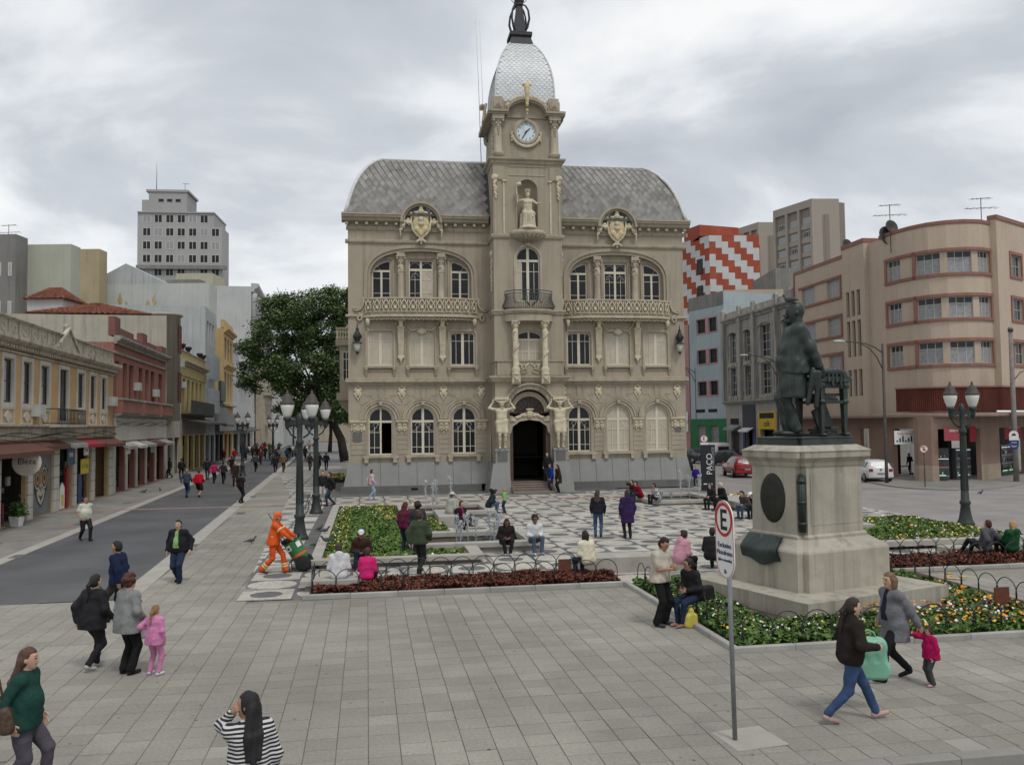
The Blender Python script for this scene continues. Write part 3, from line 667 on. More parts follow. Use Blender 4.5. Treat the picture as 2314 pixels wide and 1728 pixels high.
# ---- ornaments shared between copies
def rosette_swag(mb, p, q, sag, r, n, y, rg):
    for k in range(n):
        t = k/(n-1); x = p[0]+(q[0]-p[0])*t; z = p[1]+(q[1]-p[1])*t-sag*4*t*(1-t)
        for j in range(3): mb.ell((x+rg.uniform(-r, r)*0.6, y+rg.uniform(-r, 0)*0.5, z+rg.uniform(-r, r)*0.6), (r*rg.uniform(.45, .75),)*3, 6, 5)
def cartouche_mesh():
    s = SDF(0.03); s.ell((0, 0, 0), (0.17, 0.06, 0.25)); s.cap((-.2, 0, .12), (-.12, 0, .3), .05); s.cap((.2, 0, .12), (.12, 0, .3), .05); s.cap((-.2, 0, -.05), (-.1, 0, -.28), .045); s.cap((.2, 0, -.05), (.1, 0, -.28), .045)
    s.ell((0, -.02, .36), (.09, .06, .06)); s.ell((0, 0, -.36), (.08, .05, .06)); s.ell((0, 0, -.46), (.04, .04, .05)); s.ell((0, -.05, 0), (.11, .05, .18)); V, Q = s.mesh(0.025)
    return np_mesh('cartouche', V, Q, [M_or])
ME_cart = cartouche_mesh()
def shield_mesh():
    s = SDF(0.05); z = 0
    s.ell((0, 0, .1), (.5, .13, .52)); s.cap((-.25, 0, -.3), (0, 0, -.62), .2, .14); s.cap((.25, 0, -.3), (0, 0, -.62), .2, .14); s.cap((-.42, 0, .48), (-.25, 0, .55), .1); s.cap((.42, 0, .48), (.25, 0, .55), .1)
    V, Q = s.mesh(0.04); a = np_mesh('shield', V, Q, [M_gd])
    s = SDF(0.03)
    for sg in (-1, 1):
        s.cap((sg*.56, 0, .62), (sg*.6, 0, .25), .07, .06); s.cap((sg*.6, 0, .25), (sg*.5, -.02, -.3), .06, .08); s.cap((sg*.5, 0, -.3), (sg*.3, -.02, -.6), .09, .07); s.cap((sg*.3, 0, -.6), (sg*-.25, 0, -1.05), .07, .08)
        s.ell((sg*.6, 0, .68), (.1, .1, .1))
        rg = random.Random(5)
        for k in range(26):
            t = k/25; s.ell((sg*(.66+.55*t+rg.uniform(-.06, .06)), rg.uniform(-.06, .03), .05+.35*math.sin(t*3.0)-.45*t+rg.uniform(-.1, .1)), (rg.uniform(.05, .1),)*3)
        for k in range(5): s.ell((sg*1.24, 0, -.3-.1*k), (.07-.006*k,)*3)
    s.ell((0, -.06, .78), (.2, .14, .16)); s.ell((0, -.06, .98), (.13, .11, .14)); s.ell((0, -.04, 1.14), (.07, .07, .08)); s.cap((-.35, -.02, .72), (.35, -.02, .72), .09)
    s.ell((0, 0, -1.0), (.09, .08, .08)); s.ell((0, 0, -1.16), (.06, .06, .07))
    V, Q = s.mesh(0.04); b = np_mesh('shield_scrolls', V, Q, [M_or])
    s = SDF(0.02); s.ell((0, -.12, .28), (.14, .1, .2)); s.ell((0, -.2, .25), (.03, .05, .07)); s.ell((0, -.13, .02), (.12, .08, .14)); s.cap((-.1, -.12, .35), (.1, -.12, .35), .07); s.ell((-.12, -.1, .05), (.06, .06, .12)); s.ell((.12, -.1, .05), (.06, .06, .12))
    V, Q = s.mesh(0.03); c = np_mesh('mask', V, Q, [M_or]); return a, b, c
ME_shield = shield_mesh()
def console_mesh():      # tall console under the balcony: bearded mask, tapering shaft, pendant
    s = SDF(0.03)
    s.cap((-.16, -.18, .0), (.16, -.18, .0), .13); s.ell((0, -.3, -.12), (.17, .14, .2)); s.ell((-.2, -.2, -.05), (.09, .1, .11)); s.ell((.2, -.2, -.05), (.09, .1, .11)); s.ell((0, -.25, -.38), (.15, .12, .2)); s.cap((-.25, -.1, -.2), (-.33, -.05, -.4), .06, .03); s.cap((.25, -.1, -.2), (.33, -.05, -.4), .06, .03)
    s.ell((0, -.42, -.12), (.035, .05, .06)); s.cap((-.12, -.38, -.02), (.12, -.38, -.02), .03)
    for k in range(6): s.ell((.13*math.cos(k), -.06, -2.3-.04*(k % 3)), (.09, .08, .1))
    s.ell((0, -.06, -2.5), (.08, .08, .1)); s.ell((0, -.05, -2.63), (.045, .045, .06))
    V, Q = s.mesh(0.035); head = np_mesh('console_mask', V, Q, [M_or])
    mb = MB(); mb.taper(-.15, .15, -.1, .05, -2.25, -.2, .2, -.22, .05, -.5)
    for k in range(-2, 3): mb.taper(k*.055-.014, k*.055+.014, -.115, -.09, -2.15, k*.075-.018, k*.075+.018, -.24, -.2, -.55)
    mb.box(-.22, .22, -.25, .05, -.56, -.48); mb.box(-.17, .17, -.13, .05, -2.31, -2.25)
    return head, mb.mesh('console_shaft', M_or)
ME_con = console_mesh()
mb = MB(); mb.box(-.09, .09, -.2, 0, -.08, 0); mb.taper(-.06, .06, -.06, 0, -.38, -.085, .085, -.17, 0, -.08); mb.ell((0, -.05, -.42), (.045, .045, .06), 6, 5); ME_corb = mb.mesh('corbel', M_tr)
mb = MB(); mb.box(-.12, .12, -.2, 0, -.3, 0); mb.box(-.14, .14, -.22, 0, -.06, -.0); ME_corb2 = mb.mesh('corbel', M_tr)
mb = MB(); mb.box(-.085, .085, -.28, 0, -.15, 0); ME_dent = mb.mesh('bracket', M_or)
def capital(mb, x, y, z, r, h):
    mb.lathe([(r, 0), (r*1.05, h*.1), (r*.98, h*.2), (r*1.25, h*.7), (r*1.5, h*.85)], (x, y, z), 12); mb.box(x-r*1.55, x+r*1.55, y-r*1.55, y+r*1.55, z+h*.85, z+h)
    for sx in (-1, 1):
        for sy in (-1, 1): mb.ell((x+sx*r*1.2, y+sy*r*1.2, z+h*.66), (r*.42, r*.42, r*.45), 7, 5)
    for k in range(6): a = k*math.pi/3; mb.ell((x+r*1.12*math.cos(a), y+r*1.12*math.sin(a), z+h*.35), (r*.3, r*.3, h*.22), 6, 5)

# ---- podium, plinth, wings
for s in (-1, 1):
    x0, x1 = (-10.9, TX-2.75) if s < 0 else (TX+2.75, 10.9)
    mb = MB(); n = 9
    for k in range(n): mb.box(x0+(x1-x0)*k/n+0.003, x0+(x1-x0)*(k+1)/n-0.003, 0.0, 0.6, -0.01, 0.44)
    mb.obj('base_course', M_pd, CH)
    n = 8
    for k in range(n):                                   # battered granite slabs
        t0, t1 = k/n, (k+1)/n; w0, w1 = (-10.76, TX-2.3) if s < 0 else (TX+2.3, 10.76); v0, v1 = (-10.48, TX-2.1) if s < 0 else (TX+2.1, 10.48)
        mb = MB(); g = 0.012; d = 0.01*((k*7) % 3)
        mb.taper(w0+(w1-w0)*t0+g, w0+(w1-w0)*t1-g, 0.04, 1.2, 0.44, (w0+(w1-w0)*t0 if k else v0)+g, (w0+(w1-w0)*t1 if k < n-1 else v1)-g, 0.26, 1.2, 1.80); mb.obj('plinth_slab', M_pl, CH)
    mb = MB(); mb.taper(x0+.2, x1-.2 if s > 0 else x1+.3, 0.08, 1.2, 0.44, x0+.45, x1-.4 if s > 0 else x1+.3, 0.29, 1.2, 1.79); mb.obj('plinth_backing', M_pd, CH)
    mb = MB(); vx = s*6.6; mb.box(vx-.2, vx+.2, -0.004, 0.01, 0.14, 0.3); mb.obj('vent', M_darkin, CH)
GX = (3.57, 6.06, 8.57); FX = (3.62, 6.09, 8.57)
def superarch(xc, hw, z0, h, p=2.5, n=26):
    pts = []
    for k in range(n+1):
        a = math.pi*k/n; c, q = math.cos(a), math.sin(a)
        pts.append((xc+hw*abs(c)**(2/p)*(1 if c >= 0 else -1), z0+h*abs(q)**(2/p)))
    return pts
ME_trac = None
for s in (-1, 1):
    hole = []
    for x in GX: hole.append([(s*x-.72, 2.26), (s*x+.72, 2.26)]+arch_pts(s*x, 4.36, .72))
    for x in FX: hole.append(ccw([(s*x-.75, 7.6), (s*x+.75, 7.6), (s*x+.75, 9.45), (s*x+.62, 9.62), (s*x-.62, 9.62), (s*x-.75, 9.45)]))
    XC = s*6.1
    big = [(XC-3.05, 11.3), (XC+3.05, 11.3)]+superarch(XC, 3.05, 12.9, 1.62); hole.append(big)
    xa, xb = (-10.46, TX-HW+.02) if s < 0 else (TX+HW-.02, 10.46)
    mb = MB(); mb.panel([(xa, 1.8), (xb, 1.8), (xb, 16.3), (xa, 16.3)], hole, WY, 0.28); mb.obj('wall', M_st, CH)
    # recessed bay behind the columns
    ww = [(-1, [(XC-2.4-.55, 11.55), (XC-2.4+.58, 11.55), (XC-2.4+.58, 13.95), (XC-2.4+.35, 14.0), (XC-2.4-.1, 13.82), (XC-2.4-.4, 13.58), (XC-2.4-.55, 13.35)]), (0, [(XC-.74, 11.55), (XC+.74, 11.55), (XC+.74, 14.03), (XC-.74, 14.03)])]
    ww.append((1, ccw([(2*XC-x, z) for x, z in ww[0][1]])))
    mb = MB(); mb.panel([(XC-3.2, 11.2), (XC+3.2, 11.2), (XC+3.2, 14.7), (XC-3.2, 14.7)], [q[1] for q in ww], WY+.28, 0.16)
    for k, q in ww:
        mb.mi = 0
        o_ = inset(q, -0.2); i_ = [p for p in o_]; band(mb, o_, .09, WY+.2, WY+.28); band(mb, inset(q, -.1), .07, WY+.245, WY+.28)
    mb.obj('bay_wall', M_st, CH)
    for k, q in ww:
        xs = [p[0] for p in q]; xm = (min(xs)+max(xs))/2; y = WY+.38
        if k == 0:
            a_ = [arc(xm-.36, 13.55, .33, 0, 180, 8), arc(xm+.36, 13.55, .33, 0, 180, 8)]
            for sg in (-1, 1): a_ += [arc(xm+sg*.36-.0, 13.05, .2, 0, 180, 7), arc(xm+sg*.72, 13.38, .42, 180 if sg > 0 else 270, 270 if sg > 0 else 360, 6)]
            window(CH, q, y, [(xm, .13, 11.55, 14.03), (xm-.36, .024, 11.6, 13.05), (xm+.36, .024, 11.6, 13.05)], [(13.45, .14, xm-.72, xm+.72), (12.85, .025, xm-.7, xm+.7), (12.02, .025, xm-.7, xm+.7)], a_, cells_x=[xm], cells_z=[13.45],
                   pane=(lambda i, j, s=s: M_sh if (s < 0 and i == 1 and j == 0) else M_gl))
            mb = MB(); mb.box(xm+(.2 if s > 0 else -.15), xm+(.56 if s > 0 else .12), y+.06, y+.3, 11.62, 11.72); mb.obj('lamp_glow', LAMPM(), CH)
        else:
            cc = arc(xm+k*-.12, 13.62, .28, 0, 360, 14)
            window(CH, q, y, [(xm, .12, 11.55, 13.35)], [(13.35, .12, min(xs)+.02, max(xs)-.02), (12.9, .028, min(xs)+.05, max(xs)-.05), (12.0, .028, min(xs)+.05, max(xs)-.05)], [arc(xm-k*.1, 13.68, .3, 90 if k < 0 else -90, 270 if k < 0 else 90, 8)], cells_x=[xm], cells_z=[13.35])
    mb = MB()
    for xx in (XC-1.22, XC+1.22):
        c = MB(); yy = WY+.1; c.lathe([(.27, 11.35), (.27, 11.55), (.21, 11.62), (.2, 12.6), (.205, 13.2), (.18, 13.72)], (xx, yy, 0), 16); c.lathe([(.2, 13.2), (.235, 13.25), (.2, 13.32)], (xx, yy, 0), 16)
        rg = random.Random(3)
        for k in range(26): a = rg.random()*6.28; c.ell((xx+.2*math.cos(a), yy+.2*math.sin(a), 13.05+rg.random()*.55), (.04, .04, .06), 5, 4)
        capital(c, xx, yy, 13.72, .19, .52); c.box(xx-.24, xx+.24, yy-.16, WY+.3, 14.24, 14.42); c.obj('column', M_tr, CH)
    pts = superarch(XC, 3.05, 12.9, 1.62)
    mb = MB(); openband(mb, [(XC+3.05, 11.6)]+pts+[(XC-3.05, 11.6)], -.16, WY-.03, WY+.05); p2 = superarch(XC, 3.22, 12.9, 1.80); openband(mb, [(XC+3.22, 11.6)]+p2+[(XC-3.22, 11.6)], -.2, WY-.11, WY+.04); mb.obj('arch_moulding', M_st, CH)
    # stone balcony, bowed
    path = [(XC+3.42*t, WY-.72*(1-abs(t)**5)) for t in [i/14-1 for i in range(29)]]
    mb = MB(); mb.strip(path, [(-.3, 10.42), (.03, 10.42), (.08, 10.47), (.06, 10.54), (-.02, 10.6), (-.02, 10.72), (-.3, 10.72)]); mb.prism([(p[0], p[1]+.28) for p in path]+[(XC+3.4, WY+.25), (XC-3.4, WY+.25)], 10.44, 10.70); mb.obj('balcony_slab', M_tr, CH)
    mb = MB(); mb.strip(path, [(-.16, 10.72), (-.04, 10.72), (-.05, 11.5), (-.16, 11.5)]); mb.obj('balcony_parapet', M_st, CH)
    mb = MB(); mb.strip(path, [(-.22, 11.5), (.03, 11.5), (.05, 11.55), (.03, 11.62), (-.22, 11.62)]); mb.obj('balcony_rail', M_tr, CH)
    if ME_trac is None:
        t_ = MB()
        for sg in (-1, 1): t_.tube([(sg*.02, 0, .74), (sg*.16, 0, .5), (sg*.23, 0, .3), (sg*.15, 0, .1), (sg*.02, 0, .03)], .035, 5); t_.tube([(sg*.22, 0, .72), (sg*.2, 0, .58), (sg*.08, 0, .42), (sg*.02, 0, .3)], .028, 5)
        t_.ell((0, 0, .26), (.11, .05, .13), 8, 6); t_.ell((0, -.03, .22), (.05, .05, .06), 6, 5); t_.box(-.25, .25, -.02, .02, 0, .05); ME_trac = t_.mesh('tracery', M_or)
    for k in range(13):
        t = (k-6)/6.45; p = (XC+3.42*t, WY-.72*(1-abs(t)**5)-.045); t2 = t+.01; q = WY-.72*(1-abs(t2)**5)-.045
        link('tracery', ME_trac, CH, (p[0], p[1], 10.74), math.atan2(q-p[1], 3.42*.01))
    for sg in (-1, 1):                                    # scrolls at the balcony ends
        mb = MB(); xe = XC+sg*3.42
        mb.tube([(xe+sg*.02, WY-.04, 11.7), (xe+sg*.05, WY-.05, 11.25), (xe+sg*.18, WY-.06, 10.98), (xe+sg*.4, WY-.06, 10.88), (xe+sg*.6, WY-.06, 10.9)], .07, 6)
        mb.tube([(xe+sg*(.28+.2*math.cos(R(a))*(1-a/700)), WY-.08, 10.45+.27*math.sin(R(a))*(1-a/700)) for a in range(60, 480, 30)], .065, 6)
        for k in range(5): mb.ell((xe+sg*(.2+.1*k), WY-.06, 11.0+.04*(k % 2)), (.07, .06, .06), 6, 5)
        mb.obj('scroll', M_tr, CH)
    for xx in (XC-1.25, XC+1.25):
        link('console', ME_con[0], CH, (xx, WY-.02, 10.4)); link('console_shaft', ME_con[1], CH, (xx, WY-.02, 10.4))
    for xx in (XC-3.2, XC+3.2):
        mb = MB(); mb.tube([(xx, WY-.03, 10.4), (xx, WY-.22, 10.28), (xx, WY-.2, 10.05), (xx, WY-.08, 9.9)], [.13, .14, .1, .05], 7); mb.ell((xx, WY-.04, 9.8), (.05, .05, .09), 6, 5); mb.obj('end_console', M_or, CH)
    mb = MB(); rg = random.Random(8)                     # garland of lace under the balcony and the central shell
    for k in range(46):
        t = -.93+1.86*k/45; mb.ell((XC+3.3*t, WY-.6*(1-abs(t)**5)-.02, 10.36-.03*(k % 2)), (.085, .05, .07), 6, 5)
    mb.obj('lace_moulding', M_or, CH)
    mb = MB(); sh = []
    for k in range(-5, 6): a = R(90+k*15); mb.ell((XC+.16*math.cos(a), WY-.1, 9.55+.17*math.sin(a)), (.055, .08, .17), 6, 5, rot=Matrix.Rotation(-R(k*15), 3, 'Y'))
    mb.ell((XC, WY-.1, 9.6), (.2, .14, .16), 8, 6); mb.tube([(XC-.95, WY-.03, 9.98), (XC-.6, WY-.06, 9.72), (XC-.25, WY-.08, 9.78)], .05, 6); mb.tube([(XC+.95, WY-.03, 9.98), (XC+.6, WY-.06, 9.72), (XC+.25, WY-.08, 9.78)], .05, 6); mb.obj('shell', M_or, CH)
    # first-floor windows
    for i, x in enumerate(FX):
        x = s*x; q = [(x-.75, 7.6), (x+.75, 7.6), (x+.75, 9.45), (x+.62, 9.62), (x-.62, 9.62), (x-.75, 9.45)]
        dark = (i == 0); ar = []
        for sg in (-1, 1): ar.append(arc(x+sg*.75, 9.22, .36, 90 if sg > 0 else 0, 180 if sg > 0 else 90, 6))
        window(CH, q, WY+.12, [(x, .17, 7.6, 9.62), (x-.4, .026, 7.6, 9.6), (x+.4, .026, 7.6, 9.6)], [(9.08, .03, x-.72, x+.72)], ar, M_gl if dark else M_sh, cells_x=[x], cells_z=[9.08])
        mb = MB(); o_ = inset([(x-.75, 7.58), (x+.75, 7.58), (x+.75, 9.52), (x+.66, 9.64), (x-.66, 9.64), (x-.75, 9.52)], -.13); band(mb, o_, .1, WY-.05, WY+.02); mb.obj('window_surround', M_tr, CH)
        mb = MB(); mb.sweepx([(WY-.16, 7.42), (WY-.19, 7.47), (WY-.19, 7.53), (WY-.04, 7.57), (WY+.05, 7.57), (WY+.05, 7.42)], x-.95, x+.95); mb.box(x-.75, x+.75, WY-.05, WY+.03, 7.25, 7.31); mb.obj('sill', M_tr, CH)
        for sg in (-1, 1): link('corbel', ME_corb, CH, (x+sg*.83, WY, 7.43))
    # ground-floor arches
    for i, x in enumerate(GX):
        x = s*x; z0, zc, r = 2.26, 4.36, .72
        q = [(x-r, z0), (x+r, z0)]+arch_pts(x, zc, r); ar = []
        for sg in (-1, 1): ar += [arc(x+sg*.27, 3.95, .2, 0, 180, 8), [(x+sg*.07, 3.55), (x+sg*.07, 3.95)], arc(x+sg*.72, 4.2, .55, 180 if sg > 0 else 270, 270 if sg > 0 else 360, 7)]
        dark = (s < 0) or i == 0; opn = (s < 0 and i == 2)
        window(CH, q, WY+.14, [(x, .15, z0, zc+r-.02), (x-.37, .03, z0, 3.95), (x+.37, .03, z0, 3.95)] if not opn else [(x, .1, z0, zc+r-.02), (x-.37, .03, z0, 3.95)],
               [(4.24, .13, x-r, x+r), (3.6, .032, x-r+.03, (x if opn else x+r-.03)), (2.7, .032, x-r+.03, (x if opn else x+r-.03))], [a for a in ar if not (opn and a[0][0] > x)], M_gl if dark else M_sh, cells_x=[x], cells_z=[4.24],
               skip=(lambda ii, jj: ii == 1 and jj == 0) if opn else None)
        mb = MB(); mb.ring((x, 4.36), .84, 1.0, WY-.06, WY+.03, 0, 180, 24); mb.ring((x, 4.36), 1.02, 1.17, WY-.12, WY+.03, 0, 180, 24); mb.ring((x, 4.36), 1.17, 1.24, WY-.16, WY+.03, 0, 180, 24)
        mb.box(x-.1, x+.1, WY-.2, WY, 5.22, 5.42); mb.obj('arch_moulding', M_tr, CH)
        mb = MB(); mb.box(x-1.05, x+1.05, WY-.2, WY+.06, 2.1, 2.22); mb.box(x-.8, x+.8, WY-.06, WY+.05, 2.0, 2.1); mb.obj('sill', M_tr, CH)
        for sg in (-1, 1): link('corbel', ME_corb2, CH, (x+sg*.85, WY+.02, 2.1))
        mb = MB(); mb.slabxz([(x-.11, 5.62), (x+.11, 5.62), (x+.16, 6.3), (x-.16, 6.3)], WY-.035, WY+.02); mb.obj('keystone', M_st, CH)
        for sg in (-1, 1):                               # raised masonry blocks beside the keystone
            mb = MB(); mb.slabxz(ccw([(x+sg*.2, 5.64), (x+sg*.45, 5.56), (x+sg*.55, 5.78), (x+sg*.9, 5.78), (x+sg*.98, 6.05), (x+sg*.92, 6.24), (x+sg*.25, 6.24)]), WY-.022, WY+.01); mb.obj('voussoir', M_st, CH)
            mb = MB(); mb.slabxz(ccw([(x+sg*.72, 5.48), (x+sg*.6, 5.74), (x+sg*1.22, 5.74), (x+sg*1.22, 5.25), (x+sg*1.02, 5.25)]), WY-.02, WY+.01); mb.obj('voussoir', M_st, CH)
    px = [s*2.36, s*4.81, s*7.31, s*9.9]
    for i, x in enumerate(px):                            # impost capitals, rusticated piers, cartouches
        w_ = .3 if 0 < i < 3 else .42
        if i == 0: x = s*2.5; w_ = .3
        mb = MB(); mb.sweepx([(WY-.14, 4.16), (WY-.18, 4.24), (WY-.18, 4.32), (WY+.02, 4.34), (WY+.02, 4.16)], x-w_-.06, x+w_+.06)
        mb.box(x-w_, x+w_, WY-.07, WY+.02, 3.72, 4.16)
        for sg in (-1, 1):
            mb.box(x+sg*w_*.5-.09, x+sg*w_*.5+.09, WY-.13, WY, 3.8, 4.12); mb.ell((x+sg*w_*.5, WY-.12, 4.05), (.13, .07, .06), 7, 5); mb.ell((x+sg*w_*.5, WY-.08, 3.7), (.06, .05, .09), 6, 5)
        mb.obj('impost_capital', M_or, CH)
        for k in range(5):
            mb = MB(); g = .012; mb.box(x-w_+.0, x+w_-.0, WY-.028, WY+.01, 2.28+k*.29+g, 2.28+(k+1)*.29-g); mb.obj('quoin', M_st, CH)
        link('cartouche', ME_cart, CH, (x, WY-.04, 5.98))
    # string course, frieze, cornice
    xo, xi = (-10.62, TX-HW-.1) if s < 0 else (TX+HW+.1, 10.62)
    mb = MB(); mb.sweepx([(WY-.08, 6.42), (WY-.12, 6.5), (WY-.28, 6.58), (WY-.3, 6.66), (WY-.16, 6.7), (WY-.18, 6.8), (WY+.02, 6.84), (WY+.02, 6.42)], xo, xi); mb.obj('string_course', M_tr, CH)
    mb = MB(); mb.sweepx([(WY-.06, 10.48), (WY-.13, 10.54), (WY-.13, 10.6), (WY+.02, 10.66), (WY+.02, 10.48)], xo, (XC-3.5 if s < 0 else xi)); 
    if s > 0: mb = MB(); mb.sweepx([(WY-.06, 10.48), (WY-.13, 10.54), (WY-.13, 10.6), (WY+.02, 10.66), (WY+.02, 10.48)], XC+3.5, xi)
    mb.obj('string_course', M_tr, CH)
    mb = MB(); mb.sweepx([(WY-.03, 14.93), (WY-.13, 15.02), (WY-.15, 15.14), (WY+.02, 15.2), (WY+.02, 14.93)], xo, xi); mb.obj('frieze_moulding', M_tr, CH)
    gl, gr = XC-1.2, XC+1.2
    for a_, b_ in ((xo-.2*(s < 0), gl), (gr, xi+.2*(s > 0))):
        mb = MB(); mb.sweepx([(WY-.12, 16.2), (WY-.4, 16.26), (WY-.44, 16.38), (WY-.56, 16.46), (WY-.58, 16.58), (WY+.1, 16.62), (WY+.1, 16.2)], a_, b_); mb.obj('cornice', M_st, CH)
        mb = MB(); mb.box(a_+.25, b_-.02, WY-.05, WY+.02, 15.74, 15.98)
        n = int((b_-a_-.3)/.085)
        for k in range(n): mb.box(a_+.28+k*.085, a_+.28+k*.085+.05, WY-.09, WY-.03, 15.78, 15.92)
        mb.obj('dentil_band', M_tr, CH)
        n = max(2, round((b_-a_)/.58))
        for k in range(n): link('bracket', ME_dent, CH, (a_+(b_-a_)*(k+.5)/n, WY-.02, 16.2))
        mb = MB(); mb.box(a_, b_, WY-.62, WY-.5, 16.585, 16.68); mb.obj('gutter', M_tr, CH)
    mb = MB(); mb.slabxz([(XC-1.15, 15.7), (XC+1.15, 15.7)]+arch_pts(XC, 16.2, 1.05, 1.0, 20), WY-.12, WY+.9); mb.obj('gable', M_st, CH)
    mb = MB(); mb.ring((XC, 16.2), 1.0, 1.12, WY-.42, WY+1.2, 0, 180, 28); mb.ring((XC, 16.2), 1.12, 1.26, WY-.56, WY+1.2, 0, 180, 28); mb.box(XC-1.28, XC-.98, WY-.34, WY, 15.86, 16.22); mb.box(XC+.98, XC+1.28, WY-.34, WY, 15.86, 16.22); mb.obj('gable_arch', M_st, CH)
    for k in range(3): link(('shield', 'shield_scrolls', 'mask')[k], ME_shield[k], CH, (XC, WY-.26-.02*k, 16.1))
# plaques, lanterns, conduit
mb = MB(); mb.box(-10.22, -9.68, WY-.06, WY-.03, 3.1, 3.58); mb.box(-10.14, -9.76, WY-.055, WY-.025, 3.05, 3.63); mb.obj('plaque', M_pd, CH)
mb = MB(); mb.box(9.72, 10.1, WY-.06, WY-.03, 3.4, 3.7); mb.obj('plaque', M_pd, CH)
mb = MB(); mb.tube([(TX-HW-.28, -.1, .1), (TX-HW-.22, .1, .8), (TX-HW-.1, .2, 2.0), (TX-HW-.08, WY-.05, 3.4)], .035, 6); mb.obj('conduit', mat('pvc', (.5, .47, .4), .6), CH)
M_lg = mat('lantern_glass', (0.55, 0.55, 0.5), 0.2, 0.1, 3)
for s in (-1, 1):
    x = s*9.92+(.1 if s > 0 else 0); mb = MB()
    mb.lathe([(.02, 10.1), (.03, 9.95), (.05, 9.8), (.12, 9.72), (.06, 9.66), (.15, 9.55), (.22, 9.3), (.16, 9.05), (.1, 8.98), (.3, 8.93), (.3, 8.9)], (x, WY-.35, 0), 10); mb.box(x-.04, x+.04, WY-.35, WY, 9.45, 9.53); mb.tube([(x, WY, 9.0), (x, WY-.2, 9.2), (x, WY-.35, 9.15)], .03, 5)
    for k in range(6): a = k*math.pi/3; mb.ell((x+.2*math.cos(a), WY-.35+.2*math.sin(a), 9.3), (.07, .07, .14), 5, 4)
    l = mb.obj('lantern', M_iron, CH); mb = MB(); mb.lathe([(.05, 8.38), (.16, 8.55), (.23, 8.89)], (x, WY-.35, 0), 6); mb.obj('lantern_glass', M_lg, l)
    mb = MB(); mb.lathe([(.01, 8.2), (.1, 8.36), (.1, 8.4)], (x, WY-.35, 0), 6); mb.obj('lantern_tip', M_iron, l)
# rear walls and roof body
mb = MB(); mb.box(-10.46, 10.46, 12, 22, 1.0, 16.5); mb.obj('rear_wall', M_st, CH)
mb = MB()
for x0, x1 in ((-10.46, -10.2), (10.2, 10.46)): mb.box(x0, x1, WY+.01, 12, 0.3, 16.5)
mb.obj('side_wall', M_st, CH)
mb = MB()
for z in (2.0, 6.6, 11.2, 15.6): mb.box(-10.2, 10.2, 1.4, 12, z-.12, z)
mb.obj('floor_slab', M_darkin, CH)
mb = MB(); mb.box(-10.2, 10.2, 5.0, 5.2, .5, 15.6); mb.obj('partition', mat('inner_wall', (.10, .085, .07), .9, .2, 1), CH)
RP = [(-.1, 16.6), (.05, 17.15), (.22, 17.8), (.45, 18.5), (.78, 19.22), (1.25, 19.9), (1.7, 20.35), (2.1, 20.58)]
mb = MB(); vs = []; fs = []
for d, z in RP: vs += [(-10.5+d, d, z), (10.5-d, d, z), (10.5-d, 20-d, z), (-10.5+d, 20-d, z)]
for i in range(len(RP)-1):
    for k in range(4): fs.append((i*4+k, i*4+(k+1) % 4, (i+1)*4+(k+1) % 4, (i+1)*4+k))
fs.append(tuple((len(RP)-1)*4+k for k in range(4))); mb.add(vs, fs)
roof = mb.obj('roof', mat('roof_felt', (.09, .088, .085), .9, .2, 2), CH)
seg = [(RP[i], RP[i+1], math.dist(RP[i], RP[i+1])) for i in range(len(RP)-1)]; tot = sum(q[2] for q in seg)
def rp(s_):
    for a, b, l in seg:
        if s_ <= l or b is RP[-1]: t = min(1, s_/l); return a[0]+(b[0]-a[0])*t, a[1]+(b[1]-a[1])*t, math.atan2(b[1]-a[1], b[0]-a[0])
        s_ -= l
h_ = .25; mb = MB(); mb.add([(-h_*.8, 0, 0), (0, -h_, 0), (h_*.8, 0, 0), (0, h_, 0), (-h_*.8, 0, -.014), (0, -h_, -.014), (h_*.8, 0, -.014), (0, h_, -.014)], [(0, 1, 2, 3), (0, 4, 5, 1), (1, 5, 6, 2)]); ME_slate = mb.mesh('slate_tile', M_sl)
rest = MB(); cnt = 0; row = 0; s_ = .12; tiles = []
while s_ < tot+.05:
    d, z, an = rp(s_); x = -10.45+d+(.2 if row % 2 else 0)
    while x < 10.45-d:
        if not (TX-HW-.2 < x < TX+HW+.2) and not (abs(abs(x)-6.1) < 1.1 and z < 16.2+math.sqrt(max(0, 1.21-(abs(x)-6.1)**2))-.1): tiles.append((x, d, z, an, rnd.random()))
        x += .4
    row += 1; s_ += .2
rnd.shuffle(tiles)
for k, (x, d, z, an, q) in enumerate(tiles):
    M = Matrix.Translation((x, d-.03*math.sin(an), z+.03*math.cos(an))) @ Matrix.Rotation(an+.06+.02*(q-.5), 4, 'X')
    if k < 300: link('slate_tile', ME_slate, roof, mw=M)
    else:
        o = len(rest.v); rest.add([M @ v.co for v in ME_slate.vertices], [tuple(p.vertices) for p in ME_slate.polygons])
rest.obj('slate_field', M_sl, roof, kind='stuff')
mb = MB()
for sx in (-1, 1): mb.tube([(sx*(10.52-d), d-.03, z+.03) for d, z in RP], .11, 6)
mb.tube([(-8.4, 2.1, 20.62), (8.4, 2.1, 20.62)], .09, 6); mb.obj('ridge_capping', M_zinc, roof)
